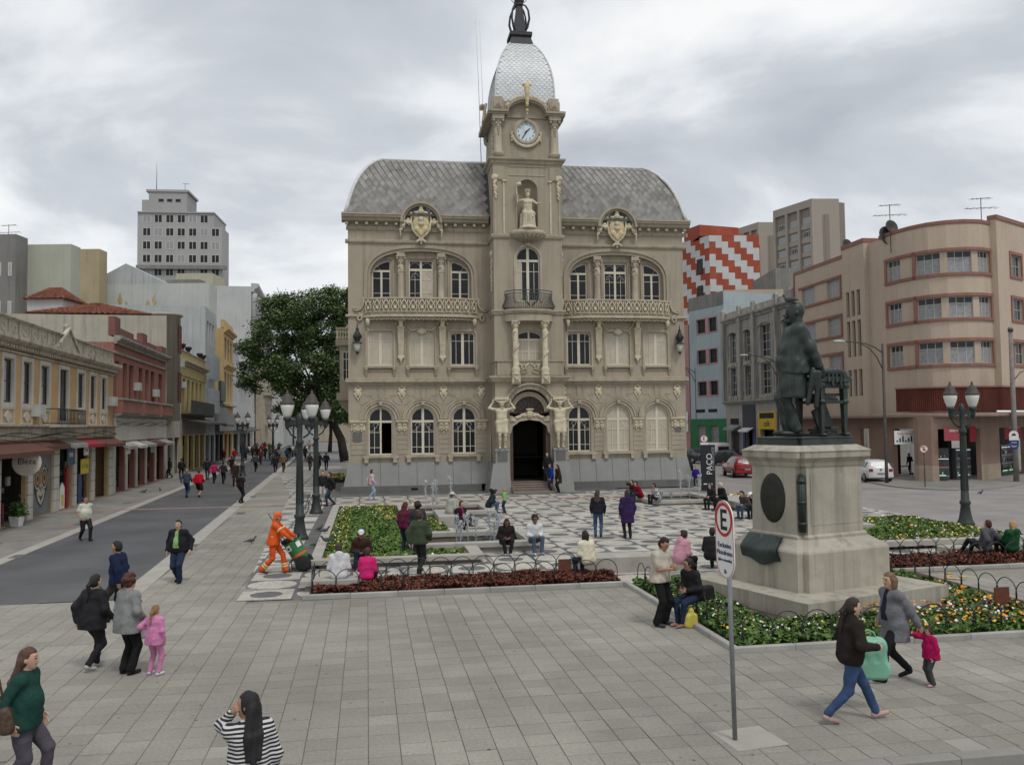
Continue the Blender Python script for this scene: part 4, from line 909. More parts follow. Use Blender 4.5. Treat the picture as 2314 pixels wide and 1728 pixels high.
# side bays on the left flank
for (y0, zt, zb) in ((6.0, 10.3, 5.2),):
    mb = MB(); xl = -10.46
    mb.box(xl-.75, xl, y0, y0+3, 6.2, 9.3); mb.box(xl-.95, xl, y0-.2, y0+3.2, 5.7, 6.2); mb.taper(xl-.3, xl, y0+.5, y0+2.5, 4.9, xl-.9, xl, y0-.1, y0+3.1, 5.7); mb.box(xl-1.0, xl, y0-.25, y0+3.25, 9.3, 9.7); mb.obj('oriel', M_tr, CH)
    mb = MB()
    for k in range(5): mb.lathe([(.07, 0), (.1, .12), (.04, .3), (.09, .5), (.06, .66)], (xl-.85+.17*k, y0-.1, 9.7), 8)
    for k in range(14): mb.lathe([(.07, 0), (.1, .12), (.04, .3), (.09, .5), (.06, .66)], (xl-.9, y0+.1+.22*k, 9.7), 8)
    mb.obj('balustrade', M_or, CH); mb = MB(); mb.box(xl-1.0, xl, y0-.2, y0+.0, 10.36, 10.5); mb.box(xl-1.0, xl-.8, y0+.003, y0+3.2, 10.36, 10.499); mb.obj('balustrade_rail', M_tr, CH)
    q = [(xl-.55, 7.0), (xl-.08, 7.0), (xl-.08, 8.9), (xl-.55, 8.9)]
    window(CH, q, y0-.06, [(xl-.31, .05, 7.0, 8.9)], [(8.4, .06, xl-.53, xl-.1), (7.7, .03, xl-.53, xl-.1)], (), M_gl, fw=.05)
# ================================================================== figures
def skinm(t): 
    return mat('skin_%d' % t, ((0.50, 0.31, 0.22), (0.36, 0.20, 0.13), (0.20, 0.105, 0.065))[t], 0.6, 0.08, 8, spec=0.3, fine=0.03)
M_eye = mat('eye_dark', (0.02, 0.015, 0.012), 0.3); M_lip = mat('lip', (0.33, 0.12, 0.10), 0.5)
def hairm(c): return mat('hair_%02x%02x%02x' % tuple(int(255*x) for x in c), c, 0.55, 0.3, 30, 0.5, 90, spec=0.35)
def rotY(deg, v):                                       # lean forward (+x) by deg
    c, s = math.cos(R(deg)), math.sin(R(deg)); return np.array([v[0]*c+v[2]*s, v[1], -v[0]*s+v[2]*c])
def rotZ(deg, v):
    c, s = math.cos(R(deg)), math.sin(R(deg)); return np.array([v[0]*c-v[1]*s, v[0]*s+v[1]*c, v[2]])
def ik(a, t, l1, l2, hint):
    a = np.array(a, float); t = np.array(t, float); d = t-a; L = np.linalg.norm(d); L2 = min(L, (l1+l2)*0.998); u = d/max(L, 1e-6); t = a+u*L2
    x = (l1*l1-l2*l2+L2*L2)/(2*L2); h = math.sqrt(max(0, l1*l1-x*x)); hv = np.array(hint, float); hv = hv-u*(hv@u); hv /= np.linalg.norm(hv)+1e-9
    return a+u*x+hv*h, t
def hand_template(res, grip):
    s = SDF(0.008); s.ell((.045, 0, 0), (.052, .04, .017)); s.cap((-.01, 0, 0), (.03, 0, 0), .026, .028)
    cu = 75 if grip else 28
    for i, L in enumerate((.062, .072, .068, .052)):
        y = .029-.019*i; p = np.array((.085-.004*abs(i-1), y, 0)); a = 0
        for f in (.45, .32, .25):
            a += cu*.5 if not grip else cu*.75
            q = p+np.array((math.cos(R(a)), 0, -math.sin(R(a))))*L*f*1.05; s.cap(p, q, .0095, .0085, 0.004); p = q
    if grip: s.cap((.02, .032, -.005), (.055, .05, -.03), .013, .011); s.cap((.055, .05, -.03), (.08, .03, -.045), .011, .009)
    else: s.cap((.02, .032, 0), (.055, .058, -.012), .013, .011); s.cap((.055, .058, -.012), (.082, .06, -.022), .011, .009)
    return s.mesh(res)
HANDS = {(f, g): hand_template(.006 if f else .011, g) for f in (0, 1) for g in (0, 1)}
def joints(P):
    j = {'hs': P.get('hs', 1.0)}; pel = np.array((P.get('px', 0.0), 0, P.get('pz', .92))); ln = P.get('lean', 3); tw = P.get('twist', 0)
    up = lambda x, y, z: pel+rotY(ln, rotZ(tw*min(1, max(0, z/.45)), (x, y, z)))
    j['pel'] = pel; j['up'] = up; j['neck'] = up(-.005, 0, .5)
    hl = P.get('nod', 0)+ln*.4; hy = P.get('look', 0)
    j['head'] = j['neck']+rotY(hl, (.02, 0, .145)); j['hrot'] = lambda v: rotY(hl, rotZ(hy, v)); j['sh'] = []; j['el'] = []; j['wr'] = []; j['hip'] = []; j['kn'] = []; j['an'] = []; j['hd'] = []
    sw = P.get('shoulder', .172)
    for i, sg in enumerate((1, -1)):
        s = up(0, sg*sw, .44); t = P.get('hands', [None, None])[i]
        if t is None: t = s+np.array((.05, sg*.06, -.51))
        else: t = np.array(t, float)
        e, t = ik(s, t, .285, .255, P.get('elbow', [None, None])[i] or (-.6, sg*.45, -.35)); j['sh'].append(s); j['el'].append(e); j['wr'].append(t)
        hp = pel+np.array((0, sg*.09, -.03)); an = np.array(P.get('feet', [(0, .095, .085), (0, -.095, .085)])[i], float)
        k, an = ik(hp, an, .43, .42, P.get('knee', [None, None])[i] or (1, sg*.12, .15)); j['hip'].append(hp); j['kn'].append(k); j['an'].append(an)
    return j
def add_head(s, j, face=True):
    k = j.get('hs', 1.0); A = np.array; h, r_ = j['head']+A((0, 0, (k-1)*.1)), j['hrot']; q = lambda *v: h+r_(A(v)*k); M = np.stack([r_((1, 0, 0)), r_((0, 1, 0)), r_((0, 0, 1))], 1)
    s.ell(q(0, 0, .025), A((.096, .077, .1))*k, M); s.cap(q(.028, 0, -.055), q(.05, 0, -.083), .056*k, .04*k); s.ell(q(.03, 0, -.01), A((.064, .062, .09))*k, M)
    if face:
        s.cap(q(.088, 0, .012), q(.107, 0, -.024), .010, .014, .012); s.ell(q(.082, 0, -.054), (.016, .026, .009), M, .01); s.cap(q(.08, .035, .026), q(.08, -.035, .026), .012, .012, .02)
        for sg in (1, -1): s.ell(q(-.005, sg*.078, -.008), (.02, .012, .032), M, .006)
    s.cap(j['neck']-np.array((0, 0, .03)), q(-.012, 0, -.06), .058*k*k, .052*k*k)
def torso(s, j, b, fat, hip=True, chest=1.0):
    up = j['up']
    f = fat*.75
    for sg in (1, -1):
        s.cap(up(-.005, sg*.085*chest, .37), up(.005+f*.35, sg*.062, .17), .1*chest+b, .1+f+b, .06)
        if hip: s.cap(up(.005+f*.35, sg*.062, .17), up(-.005, sg*.08, -.005), .1+f+b, .112+f*.8+b, .06)
    s.cap(up(.0, 0, .36), up(.01+f*.4, 0, .05), .1*chest+b, .108+f+b, .06)
    s.cap(j['sh'][0]+np.array((0, 0, -.01)), j['sh'][1]+np.array((0, 0, -.01)), .058+b*.8); s.cap(up(-.01, .05, .46), up(-.01, -.05, .46), .06+b*.6)
def part(name, s, res, mats, e, scale, mi=None):
    V, Q = s.mesh(res)
    if len(V) == 0: return None
    ids = mi(V, Q) if mi else None
    return link(name, np_mesh(name, V*scale, Q, mats, ids), e)
def person(label, loc, head, h=1.68, pose=None, top=(.1, .1, .1), bottom=(.03, .03, .035), shoes=(.03, .03, .03), hair=('short', (.03, .02, .015)), skin=0, fat=0.0, sleeve='long', hem=.0, bulk=.012, flare=0.0,
           skirt=None, res=.024, inner=None, extra=None, group=None, mono=None, name='person', cat='person', z=0.0, collar=None, chest=1.0, hood=False, topm=None, grip=(0, 0), root=None):
    P = pose or {}; j = joints(P); sc = h/1.70; near = res < .02
    e = root or thing(name, label, cat, Vector((loc[0], loc[1], z)), R(head), group)
    ms = mono or skinm(skin); up = j['up']
    # body: one skin from head to feet
    s = SDF(.028); add_head(s, j, res < .03); torso(s, j, -.012, fat*.8, chest=chest)
    for i in range(2):
        s.cap(j['sh'][i], j['el'][i], .048, .04); s.cap(j['el'][i], j['wr'][i], .039, .027); s.cap(j['hip'][i], j['kn'][i], .078+fat*.4, .052); s.cap(j['kn'][i], j['kn'][i]*.6+j['an'][i]*.4, .044, .045); s.cap(j['kn'][i]*.6+j['an'][i]*.4, j['an'][i], .045, .03)
    V, Q = s.mesh(res); ids = np.zeros(len(Q), int)
    if res < .03 and not mono:
        C = V[Q].mean(1); hd, r_ = j['head'], j['hrot']
        for sg in (1, -1):
            for (c, rr) in (((.086, sg*.032, .01), (.02, .013, .007)), ((.088, sg*.034, .035), (.02, .02, .005))):
                p = hd+r_(c); ids[(((C-p)/np.array(rr))**2).sum(1) < 1.3] = 1
        p = hd+r_((.09, 0, -.055)); ids[(((C-p)/np.array((.022, .026, .01)))**2).sum(1) < 1.2] = 2
    nv = len(V); VV = [V]; QQ = [Q]; II = [ids]
    for i, sg in enumerate((1, -1)):
        HV, HQ = HANDS[(1 if near else 0, grip[i])]
        x = j['wr'][i]-j['el'][i]; x /= np.linalg.norm(x)+1e-9; ref = np.array((1., 0, 0)) if abs(x[2]) > .75 else np.array((0, 0, 1.))
        y = ref-x*(ref@x); y /= np.linalg.norm(y)+1e-9; zc = np.cross(x, y)
        n_in = np.array((0, -sg, 0.)) if abs(x[2]) > .75 else np.array((-.2, -sg, -.3))
        if (-zc)@n_in < 0: zc = -zc
        M = np.stack([x, y, zc], 1); VV.append(HV@M.T+j['wr'][i]+x*.0); QQ.append(HQ if np.linalg.det(M) > 0 else HQ[:, ::-1]); QQ[-1] = QQ[-1]+nv; nv += len(HV); II.append(np.zeros(len(HQ), int))
    link('body', np_mesh('body', np.concatenate(VV)*sc, np.concatenate(QQ), [ms, M_eye if not mono else mono, M_lip if not mono else mono], np.concatenate(II)), e)
    # garments
    mt = mono or topm or cloth(top)
    s = SDF(.045, .006 if near else .004); torso(s, j, bulk, fat, chest=chest)
    for i in range(2):
        if sleeve != 'none':
            if sleeve == 'short': m = j['sh'][i]*.3+j['el'][i]*.7; s.cap(j['sh'][i], m, .056+bulk, .06+bulk)
            else: s.cap(j['sh'][i], j['el'][i], .054+bulk, .046+bulk); s.cap(j['el'][i], j['wr'][i]*.94+j['el'][i]*.06, .044+bulk, .036+bulk*.8)
        if hem > 0: s.cap(up(-.005, (.07, -.07)[i], 0), np.array(up(-.005, (.08, -.08)[i], 0))+np.array((0, 0, -hem)), .115+bulk+fat*.7, .125+bulk*1.2+fat*.7)
    if collar: s.cap(j['neck']+np.array((-.01, 0, -.02)), j['neck']+np.array((-.01, 0, .04)), .075, .07, .02)
    if hood: s.ell(up(-.11, 0, .5), (.06, .11, .08)); s.ell(up(-.12, 0, .42), (.045, .08, .08))
    if hem > 0: zc_ = j['pel'][2]-hem-.03; s.cut.append(lambda x, y, zz: zc_-zz+0*x+0*y)
    def front(V, Q):
        C = V[Q].mean(1); n0 = j['neck']; p0 = j['pel']; t = np.clip((C[:, 2]-p0[2])/(n0[2]-p0[2]), -.5, 1.2); ax = p0[0]+(n0[0]-p0[0])*t
        return ((C[:, 0]-ax > .05) & (np.abs(C[:, 1]) < .035+.05*np.clip(1-t, 0, .9)) & (C[:, 2] < n0[2]+.02) & (t > .08)).astype(int)
    part('top', s, res, [mt, cloth(inner)] if inner else [mt], e, sc, front if inner else None)
    mb_ = mono or cloth(bottom)
    s = SDF(.03, .005 if near else .003); s.cap(up(-.005, .078, -.005), up(-.005, -.078, -.005), .114+fat*.7)
    if skirt:
        for i in range(2): s.cap(up(0, (.07, -.07)[i], 0), j['kn'][i]*skirt+j['hip'][i]*(1-skirt), .12+fat*.6, .11+fat*.4)
    else:
        for i in range(2):
            s.cap(j['hip'][i], j['kn'][i], .092+fat*.5, .068+fat*.2); s.cap(j['kn'][i], j['an'][i]+(j['kn'][i]-j['an'][i])*.03, .066+fat*.1, .056+flare)
    part('skirt' if skirt else 'trousers', s, res, [mb_], e, sc)
    rs = min(res, .02)
    for i in range(2):
        a = j['an'][i]; f = np.array(P.get('toe', [(1, .12, -.18), (1, -.12, -.18)])[i], float); f[1] *= 1; f /= np.linalg.norm(f); s = SDF(.015)
        s.cap(a+np.array((-.025, 0, -.035)), a+np.array((-.0, 0, -.02)), .044, .042); s.cap(a+np.array((-.02, 0, -.048)), a+f*.165+np.array((0, 0, -.012)), .038, .033)
        if P.get('flat', True) and a[2] < .1: s.cut.append(lambda x, y, zz: -zz+.003+0*x+0*y)
        part('shoe', s, rs, [mono or cloth(shoes, .6)], e, sc)
    # hair or headwear
    st, hc = hair[0], hair[1]; hd, r_ = j['head'], j['hrot']; q = lambda *v: hd+r_(v); Mh = np.stack([r_((1, 0, 0)), r_((0, 1, 0)), r_((0, 0, 1))], 1)
    fx, fy, fz = Mh[:, 0], Mh[:, 1], Mh[:, 2]
    def facecut(dx, zl):
        def f(x, y, zz):
            X = (x-hd[0])*fx[0]+(y-hd[1])*fx[1]+(zz-hd[2])*fx[2]; Z = (x-hd[0])*fz[0]+(y-hd[1])*fz[1]+(zz-hd[2])*fz[2]
            return np.minimum(X-dx, zl-Z)
        return f
    hm = mono or hairm(hc); hr = min(res, .018) if res < .03 else res
    s = SDF(.02, .0045 if near else .003)
    if st != 'bald':
        s.ell(q(-.008, 0, .032), (.103, .085, .106), Mh); s.ell(q(-.03, 0, -.02), (.085, .082, .09), Mh)
        if st in ('long', 'longback'):
            for y in (-.05, 0, .05): s.cap(q(-.06, y, -.02), q(-.06, y*1.2, -.1)*.4+up(-.135-fat*.5, y*1.3, .28)*.6, .05, .045); s.cap(q(-.06, y*1.2, -.1)*.4+up(-.135-fat*.5, y*1.3, .28)*.6, up(-.15-fat*.6+.02*abs(y)*20, y*1.1, (hair[2] if len(hair) > 2 else .18)+abs(y)*1.2), .05, .022)
        if st == 'bob': 
            for sg in (1, -1): s.cap(q(-.02, sg*.07, 0), q(-.01, sg*.085, -.12), .04, .035)
            s.cap(q(-.06, 0, 0), q(-.06, 0, -.12), .07, .06)
        if st == 'pony': s.cap(q(-.09, 0, .02), q(-.15, 0, -.06), .03, .035); s.cap(q(-.15, 0, -.06), up(-.15, 0, .3), .034, .015)
        if st == 'bun': s.ell(q(-.09, 0, .09), (.045, .045, .045))
        if st == 'curly':
            rg = random.Random(4)
            for k in range(34): a = rg.uniform(0, 6.28); b = rg.uniform(-.3, 1.4); s.ell(q(-.02+.1*math.cos(b)*math.cos(a), .09*math.cos(b)*math.sin(a), .03+.11*math.sin(b)), (.034,)*3)
        s.cut.append(facecut(.045 if st != 'short' else .03, .07)) if st not in ('cap', 'hat', 'capflap') else s.cut.append(facecut(.03, .06))
        if st not in ('cap', 'hat', 'capflap'): part('hair', s, hr, [hm], e, sc)
    if st in ('cap', 'capflap'):
        part('hair', s, hr, [hairm((.03, .02, .015))], e, sc)
        s = SDF(.012); s.ell(q(-.005, 0, .06), (.112, .093, .085), Mh); s.cut.append(lambda x, y, zz: .035-((x-hd[0])*fz[0]+(y-hd[1])*fz[1]+(zz-hd[2])*fz[2])); V1 = s
        s2 = SDF(.01); s2.ell(q(.12, 0, .045), (.075, .07, .01), Mh); s.p += s2.p
        if st == 'capflap': s.cut = []; s.cap(q(-.05, .05, .03), q(-.07, .05, -.12), .05, .055); s.cap(q(-.05, -.05, .03), q(-.07, -.05, -.12), .05, .055); s.cut.append(facecut(.0, .04)) if False else None
        part('cap', s, min(hr, .015), [cloth(hc)], e, sc)
    if st == 'hat':
        part('hair', s, hr, [hairm((.1, .09, .08))], e, sc)
        s = SDF(.01); s.ell(q(0, 0, .085), (.105, .088, .075), Mh); s.ell(q(0, 0, .06), (.165, .15, .014), Mh); part('hat', s, min(hr, .015), [cloth(hc)], e, sc)
    if extra: extra(e, j, sc, cloth)
    return e, j, sc
def walk(f=.26, arms=True, **k):
    d = dict(pz=.895, lean=4, feet=[(f, .08, .09), (-f, -.08, .14)], toe=[(1, .06, -.05), (1, -.06, -.6)])
    if arms: d['hands'] = [(-.12, .24, .86), (.2, -.24, .9)]
    d.update(k); return d
def stand(**k): d = dict(); d.update(k); return d
def sit(seat=.40, reach=.40, spread=.11, lean=12, **k):
    d = dict(pz=seat+.105, lean=lean, feet=[(reach, spread, .085), (reach, -spread, .085)], hands=[(.3, .1, seat+.22), (.3, -.1, seat+.22)]); d.update(k); return d
# ================================================================== the clock tower
def tbox(*a): mb = MB(); mb.box(*a); return mb
holes = [[(TX-1.22, .6), (TX+1.22, .6)]+arch_pts(TX, 4.82, 1.22, 1.0, 22), [(TX-.78, 6.95), (TX+.78, 6.95)]+arch_pts(TX, 9.15, .78, .5, 12), [(TX-.72, 11.3), (TX+.72, 11.3)]+arch_pts(TX, 13.86, .72), [(TX-.62, 15.5), (TX+.62, 15.5)]+arch_pts(TX, 18.02, .62)]
mb = MB(); mb.panel([(TX-HW, .6), (TX+HW, .6), (TX+HW, 19.8), (TX-HW, 19.8)], holes, TY, .3)
mb.box(TX-HW, TX-HW+.3, TY+.31, 2.0, .5, 19.8); mb.box(TX+HW-.3, TX+HW, TY+.31, 2.0, .5, 19.8); mb.obj('tower_wall', M_st, CH)
# plinth piers either side of the doorway
for s in (-1, 1):
    xc = TX+s*1.78; mb = MB(); mb.taper(xc-.78, xc+.72, TY-.62, TY+1.8, 0, xc-.76, xc+.7, TY-.6, TY+1.8, .3); mb.obj('pier_foot', M_pl, CH)
    mb = MB(); mb.taper(xc-.74+(.0 if s < 0 else .2), xc+.72-(.2 if s < 0 else 0), TY-.58, TY+1.7, .3, xc-.5+(.02 if s > 0 else 0), xc+.45, TY-.42, TY+1.7, 1.72); mb.obj('pier', M_pl, CH)
    xq = TX+s*1.74; mb = MB(); mb.box(xq-.4, xq+.4, TY-.42, TY+.02, 1.72, 2.5); mb.box(xq-.44, xq+.44, TY-.47, TY+.02, 2.44, 2.56); mb.obj('figure_pedestal', M_pl, CH)
    mb = MB(); mb.box(xq-.29, xq+.29, TY-.435, TY-.4, 1.82, 2.36); mb.obj('pedestal_panel', M_pd, CH)
    # bearded figure holding up the storey
    fe = link('supporting_figure', None, CH, (xq, TY-.26, 2.56), R(-90))
    P = dict(lean=-2, nod=14, look=-s*12, feet=[(0, .1, .085), (.08, -.08, .085)], hands=[(.02, .3, 1.62), (.02, -.3, 1.62)], elbow=[(.2, 1, .1), (.2, -1, .1)])
    def drape(e, j, sc, c):
        q = SDF(.04); up = j['up']; rg = random.Random(2)
        q.cap(up(0, .09, .05), up(0, -.09, -.02), .14)
        for i in range(2): q.cap(up(.0, (.08, -.08)[i], -.02), j['kn'][i]*.75+j['hip'][i]*.25, .14, .11)
        for k in range(7): a = -1.5+k*.5; q.cap((.13*math.cos(a), .16*math.sin(a), .95), (.14*math.cos(a+.2), .15*math.sin(a+.2), .58+.05*(k % 2)), .03, .02)
        q.cap(up(.12, .14, .06), up(.1, -.16, -.05), .035); part('loincloth', q, .03, [M_or], e, sc)
        q = SDF(.02); hd = j['head']; hr = j['hrot']
        for k in range(9): a = k*.7; q.ell(hd+hr((.06+.02*math.cos(a), .03*math.sin(a), -.12-.012*k)), (.03, .03, .04))
        part('beard', q, .025, [M_or], e, sc)
    s_ = 2.86/1.7
    def bare(e):
        P2 = P; j = joints(P2); q = SDF(.028); add_head(q, j); torso(q, j, .004, .012, chest=1.12)
        for i in range(2): q.cap(j['sh'][i], j['el'][i], .058, .046); q.cap(j['el'][i], j['wr'][i], .046, .03); q.cap(j['wr'][i], j['wr'][i]+np.array((.02, 0, .09)), .035, .03); q.cap(j['hip'][i], j['kn'][i], .086, .056); q.cap(j['kn'][i], j['kn'][i]*.55+j['an'][i]*.45, .052, .056); q.cap(j['kn'][i]*.55+j['an'][i]*.45, j['an'][i], .056, .036); q.cap(j['an'][i]+np.array((-.02, 0, -.045)), j['an'][i]+np.array((.16, (.02, -.02)[i], -.05)), .036, .03)
        for sg in (1, -1): q.ell(j['up'](.085, sg*.07, .36), (.035, .07, .05))
        part('body', q, .02, [M_or], e, s_); drape(e, j, s_, None)
        q = SDF(.02); hd, hr = j['head'], j['hrot']
        for k in range(16): a = k*.9; q.ell(hd+hr((-.02+.08*math.cos(a), .08*math.sin(a), .06+.03*math.sin(k*2))), (.04, .04, .04))
        part('hair', q, .025, [M_or], e, s_)
    bare(fe)
    mb = MB(); mb.box(xq-.42, xq+.42, TY-.45, TY, 5.42, 5.6); mb.tube([(xq-.4, TY-.35, 5.42), (xq, TY-.42, 5.22), (xq+.4, TY-.35, 5.42)], .06, 6); mb.obj('figure_cap', M_or, CH)
    for k in range(4): tbox(TX+s*1.38-.14, TX+s*1.38+.14, TY-.025, TY+.01, 2.6+k*.62, 2.6+k*.62+.58).obj('quoin', M_st, CH)
# doorway: arch ring of wedge stones, crest bar, fanlight, hall behind
for k in range(9):
    mb = MB(); a0 = 8+k*164/9; mb.ring((TX, 4.82), 1.24, 1.5, TY-.06, TY+.05, a0+.4, a0+164/9-.4, 4); mb.obj('voussoir', M_st, CH)
mb = MB(); mb.ring((TX, 4.82), 1.5, 1.62, TY-.16, TY+.03, 0, 180, 24); mb.obj('arch_moulding', M_tr, CH)
pts = [(TX-1.2, 4.12)]+[(TX+1.2*math.cos(R(a)), 3.72+.62*math.sin(R(a))) for a in range(175, 4, -10)]+[(TX+1.2, 4.12)]
mb = MB(); mb.slabxz(ccw([(TX-1.22, 3.4), (TX-1.12, 3.5), (TX-1.02, 3.86), (TX-.6, 4.16), (TX, 4.24), (TX+.6, 4.16), (TX+1.02, 3.86), (TX+1.12, 3.5), (TX+1.22, 3.4), (TX+1.22, 4.5), (TX+.9, 4.42), (TX+.4, 4.62), (TX, 4.8), (TX-.4, 4.62), (TX-.9, 4.42), (TX-1.22, 4.5)]), TY+.1, TY+.25)
mb.obj('door_crest', M_tr, CH)
q = SDF(.03); q.ell((TX, TY+.06, 4.6), (.2, .12, .26)); q.ell((TX, TY+.02, 4.86), (.26, .12, .06))
for sg in (-1, 1):
    for k in range(5): q.ell((TX+sg*(.3+.16*k), TY+.08, 4.5-.03*k*k*.6+.05*(k % 2)), (.12, .07, .1))
    q.ell((TX+sg*1.12, TY+.08, 4.3), (.14, .08, .2)); q.cap((TX+sg*.3, TY+.06, 4.62), (TX+sg*.75, TY+.06, 4.36), .05)
V, Q = q.mesh(.035); link('crest_ornament', np_mesh('crest_ornament', V, Q, [M_or]), CH)
fan = MB(); fan.slabxz([(TX+1.2*math.cos(R(a)), 4.6+1.4*math.sin(R(a))) for a in range(0, 181, 10)], TY+.4, TY+.42); fan.obj('fanlight', mat('fan_wood', (.06, .04, .032), .5, .2, 3), CH)
mb = MB(); mb.ring((TX, 4.72), .92, 1.2, TY+.26, TY+.46, 0, 180, 20); mb.obj('inner_arch', M_st, CH)
mb = MB()
for a in range(20, 180, 20): mb.tube([(TX+.3*math.cos(R(a)), TY+.37, 4.7+.25*math.sin(R(a))), (TX+1.18*math.cos(R(a)), TY+.37, 4.62+1.36*math.sin(R(a)))], .018, 4)
mb.tube([(TX+.65*math.cos(R(a)), TY+.37, 4.66+.7*math.sin(R(a))) for a in range(0, 181, 15)], .02, 4); mb.obj('fanlight_bars', M_ironb, CH)
mb = MB(); mb.box(TX-1.9, TX-1.6, TY+.3, 6, .5, 5.9); mb.box(TX+1.6, TX+1.9, TY+.3, 6, .5, 5.9); mb.box(TX-1.6, TX+1.6, 6, 6.2, .5, 5.9); mb.box(TX-1.6, TX+1.6, TY+.3, 6, 5.9, 6.1); mb.box(TX-1.6, TX+1.6, TY+.31, 6, .4, .6); mb.obj('entrance_hall', M_darkin, CH)
for s, x in ((-1, TX-1.2), (1, TX+1.0)):
    mb = MB(); mb.box(x, x+.2, TY+.28, TY+1.25, .6, 4.2); mb.obj('door_leaf', mat('door_wood', (.09, .065, .05), .6, .2, 3), CH)
for k in range(5):
    mb = MB(); mb.box(TX-1.25-(0 if k > 0 else .0), TX+1.25, TY-1.42+k*.3, TY+.35-.001*k, -.01+(.002 if k else 0), .13+k*.12-.01); mb.box(TX-1.27, TX+1.27, TY-1.46+k*.3, TY+.36-.001*k, .13+k*.12-.01, .13+k*.12) if k else None
    mb.obj('step', mat('step_stone', (.24, .19, .165), .8, .12, 2, .2, 50, fine=.1), CH)
tbox(TX-2.9, TX+2.9, TY-1.9, TY-1.42, -.01, .05).obj('door_mat_kerb', M_pd, CH)
# mouldings round the tower at each storey
def belt(prof, name='belt_course', m=None):
    mb = MB(); path = [(TX-HW, 1.2), (TX-HW, TY), (TX+HW, TY), (TX+HW, 1.2)]; mb.strip(path, prof); mb.obj(name, m or M_tr, CH)
belt([(-.02, 6.4), (.1, 6.46), (.22, 6.56), (.24, 6.66), (.34, 6.72), (.36, 6.84), (-.02, 6.88)])
belt([(-.02, 10.46), (.08, 10.52), (.1, 10.62), (.16, 10.68), (.16, 10.74), (-.02, 10.78)]); belt([(-.02, 15.02), (.1, 15.1), (.14, 15.22), (.14, 15.3), (-.02, 15.34)])
belt([(-.02, 19.56), (.06, 19.6), (.1, 19.72), (.26, 19.8), (.28, 19.9), (-.02, 19.94)]); belt([(-.02, 7.7), (.05, 7.7), (.05, 7.78), (-.02, 7.78)])
tbox(TX-1.1, TX+1.1, TY-.03, TY+.01, 18.86, 18.93).obj('panel_moulding', M_tr, CH); tbox(TX-1.1, TX+1.1, TY-.04, TY+.01, 19.4, 19.46).obj('panel_moulding', M_tr, CH)
for s in (-1, 1):                                          # pilaster strips with foliage drops
    for dx in (1.42, 1.95): tbox(TX+s*dx-.05, TX+s*dx+.05, TY-.05, TY+.01, 15.34, 18.5 if dx < 1.6 else 18.0).obj('pilaster_strip', M_or if dx < 1.6 else M_tr, CH)
    tbox(TX+s*1.72-.36, TX+s*1.72+.36, TY-.07, TY+.01, 18.6, 19.4).obj('pilaster_block', M_st, CH)
    q = SDF(.03); rg = random.Random(12)
    for k in range(22): t = k/21; q.ell((s*(1.95-.05*t)+rg.uniform(-.1, .1)*(1-t*.6), TY-.05+rg.uniform(-.06, .02), 18.75-1.3*t), (.11-.05*t,)*3)
    q.ell((s*1.95, TY-.06, 18.75), (.22, .12, .16)); q.cap((s*1.4-.08, TY-.05, 18.52), (s*1.4+.08, TY-.05, 18.52), .07)
    V, Q = q.mesh(.035); link('foliage_drop', np_mesh('foliage_drop', V, Q, [M_or]), CH, (TX, 0, 0))
    q = SDF(.03)
    for k in range(14): t = k/13; q.ell((s*(HW+.02)+rg.uniform(-.04, .04), TY+.5+rg.uniform(-.06, .06), 14.2-2.2*t), (.12-.05*t, .12, .12))
    q.ell((s*(HW+.03), TY+.5, 14.2), (.15, .2, .22)); V, Q = q.mesh(.04); link('foliage_drop', np_mesh('foliage_drop', V, Q, [M_or]), CH, (TX, 0, 0))
# first-floor loggia
tbox(TX-1.95, TX+1.95, TY-.18, TY-.02, 6.88, 7.7).obj('loggia_parapet', M_st, CH); tbox(TX-2.02, TX+2.02, TY-.24, TY-.0, 7.7, 7.78).obj('loggia_rail', M_tr, CH)
mb = MB()
for sg in (-1, 1):
    mb.tube([(TX+sg*.05, TY-.2, 7.6), (TX+sg*.3, TY-.22, 7.35), (TX+sg*.12, TY-.22, 7.1), (TX+sg*.5, TY-.2, 6.95)], .04, 5); mb.tube([(TX+sg*.65, TY-.2, 7.6), (TX+sg*.4, TY-.22, 7.3), (TX+sg*.62, TY-.2, 7.0)], .04, 5); mb.tube([(TX+sg*(.4+.14*math.cos(R(a))), TY-.22, 7.35+.14*math.sin(R(a))) for a in range(0, 360, 40)], .03, 5, closed=True)
mb.obj('loggia_relief', M_or, CH)
for sg in (-1, 1):
    xx = TX+sg*.88; yy = TY-.42; mb = MB()
    mb.box(xx-.24, xx+.24, yy-.22, yy+.25, 6.35, 6.84); mb.lathe([(.26, 6.84), (.26, 6.98), (.22, 7.05), (.28, 7.2), (.2, 7.32), (.17, 7.4), (.165, 9.4), (.15, 9.62)], (xx, yy, 0), 14)
    mb.tube([(xx+.17*math.cos(a*.5+sg), yy+.17*math.sin(a*.5+sg), 7.4+a*.09) for a in range(24)], .035, 5)
    rg = random.Random(9)
    for a in range(30): t = a/30; mb.ell((xx+.18*math.cos(t*12+sg), yy+.18*math.sin(t*12+sg), 7.4+t*2.1), (.05, .05, .05), 5, 4)
    capital(mb, xx, yy, 9.62, .16, .44); mb.obj('twisted_column', M_or, CH)
    mb = MB(); mb.taper(xx-.22, xx+.22, yy-.24, yy-.22, 6.38, xx-.03, xx+.03, yy-.34, yy-.22, 6.6); mb.taper(xx-.03, xx+.03, yy-.34, yy-.22, 6.6, xx-.22, xx+.22, yy-.24, yy-.22, 6.82); mb.obj('diamond_boss', M_tr, CH)
q = [(TX-.78, 6.95), (TX+.78, 6.95)]+arch_pts(TX, 9.15, .78, .5, 12)
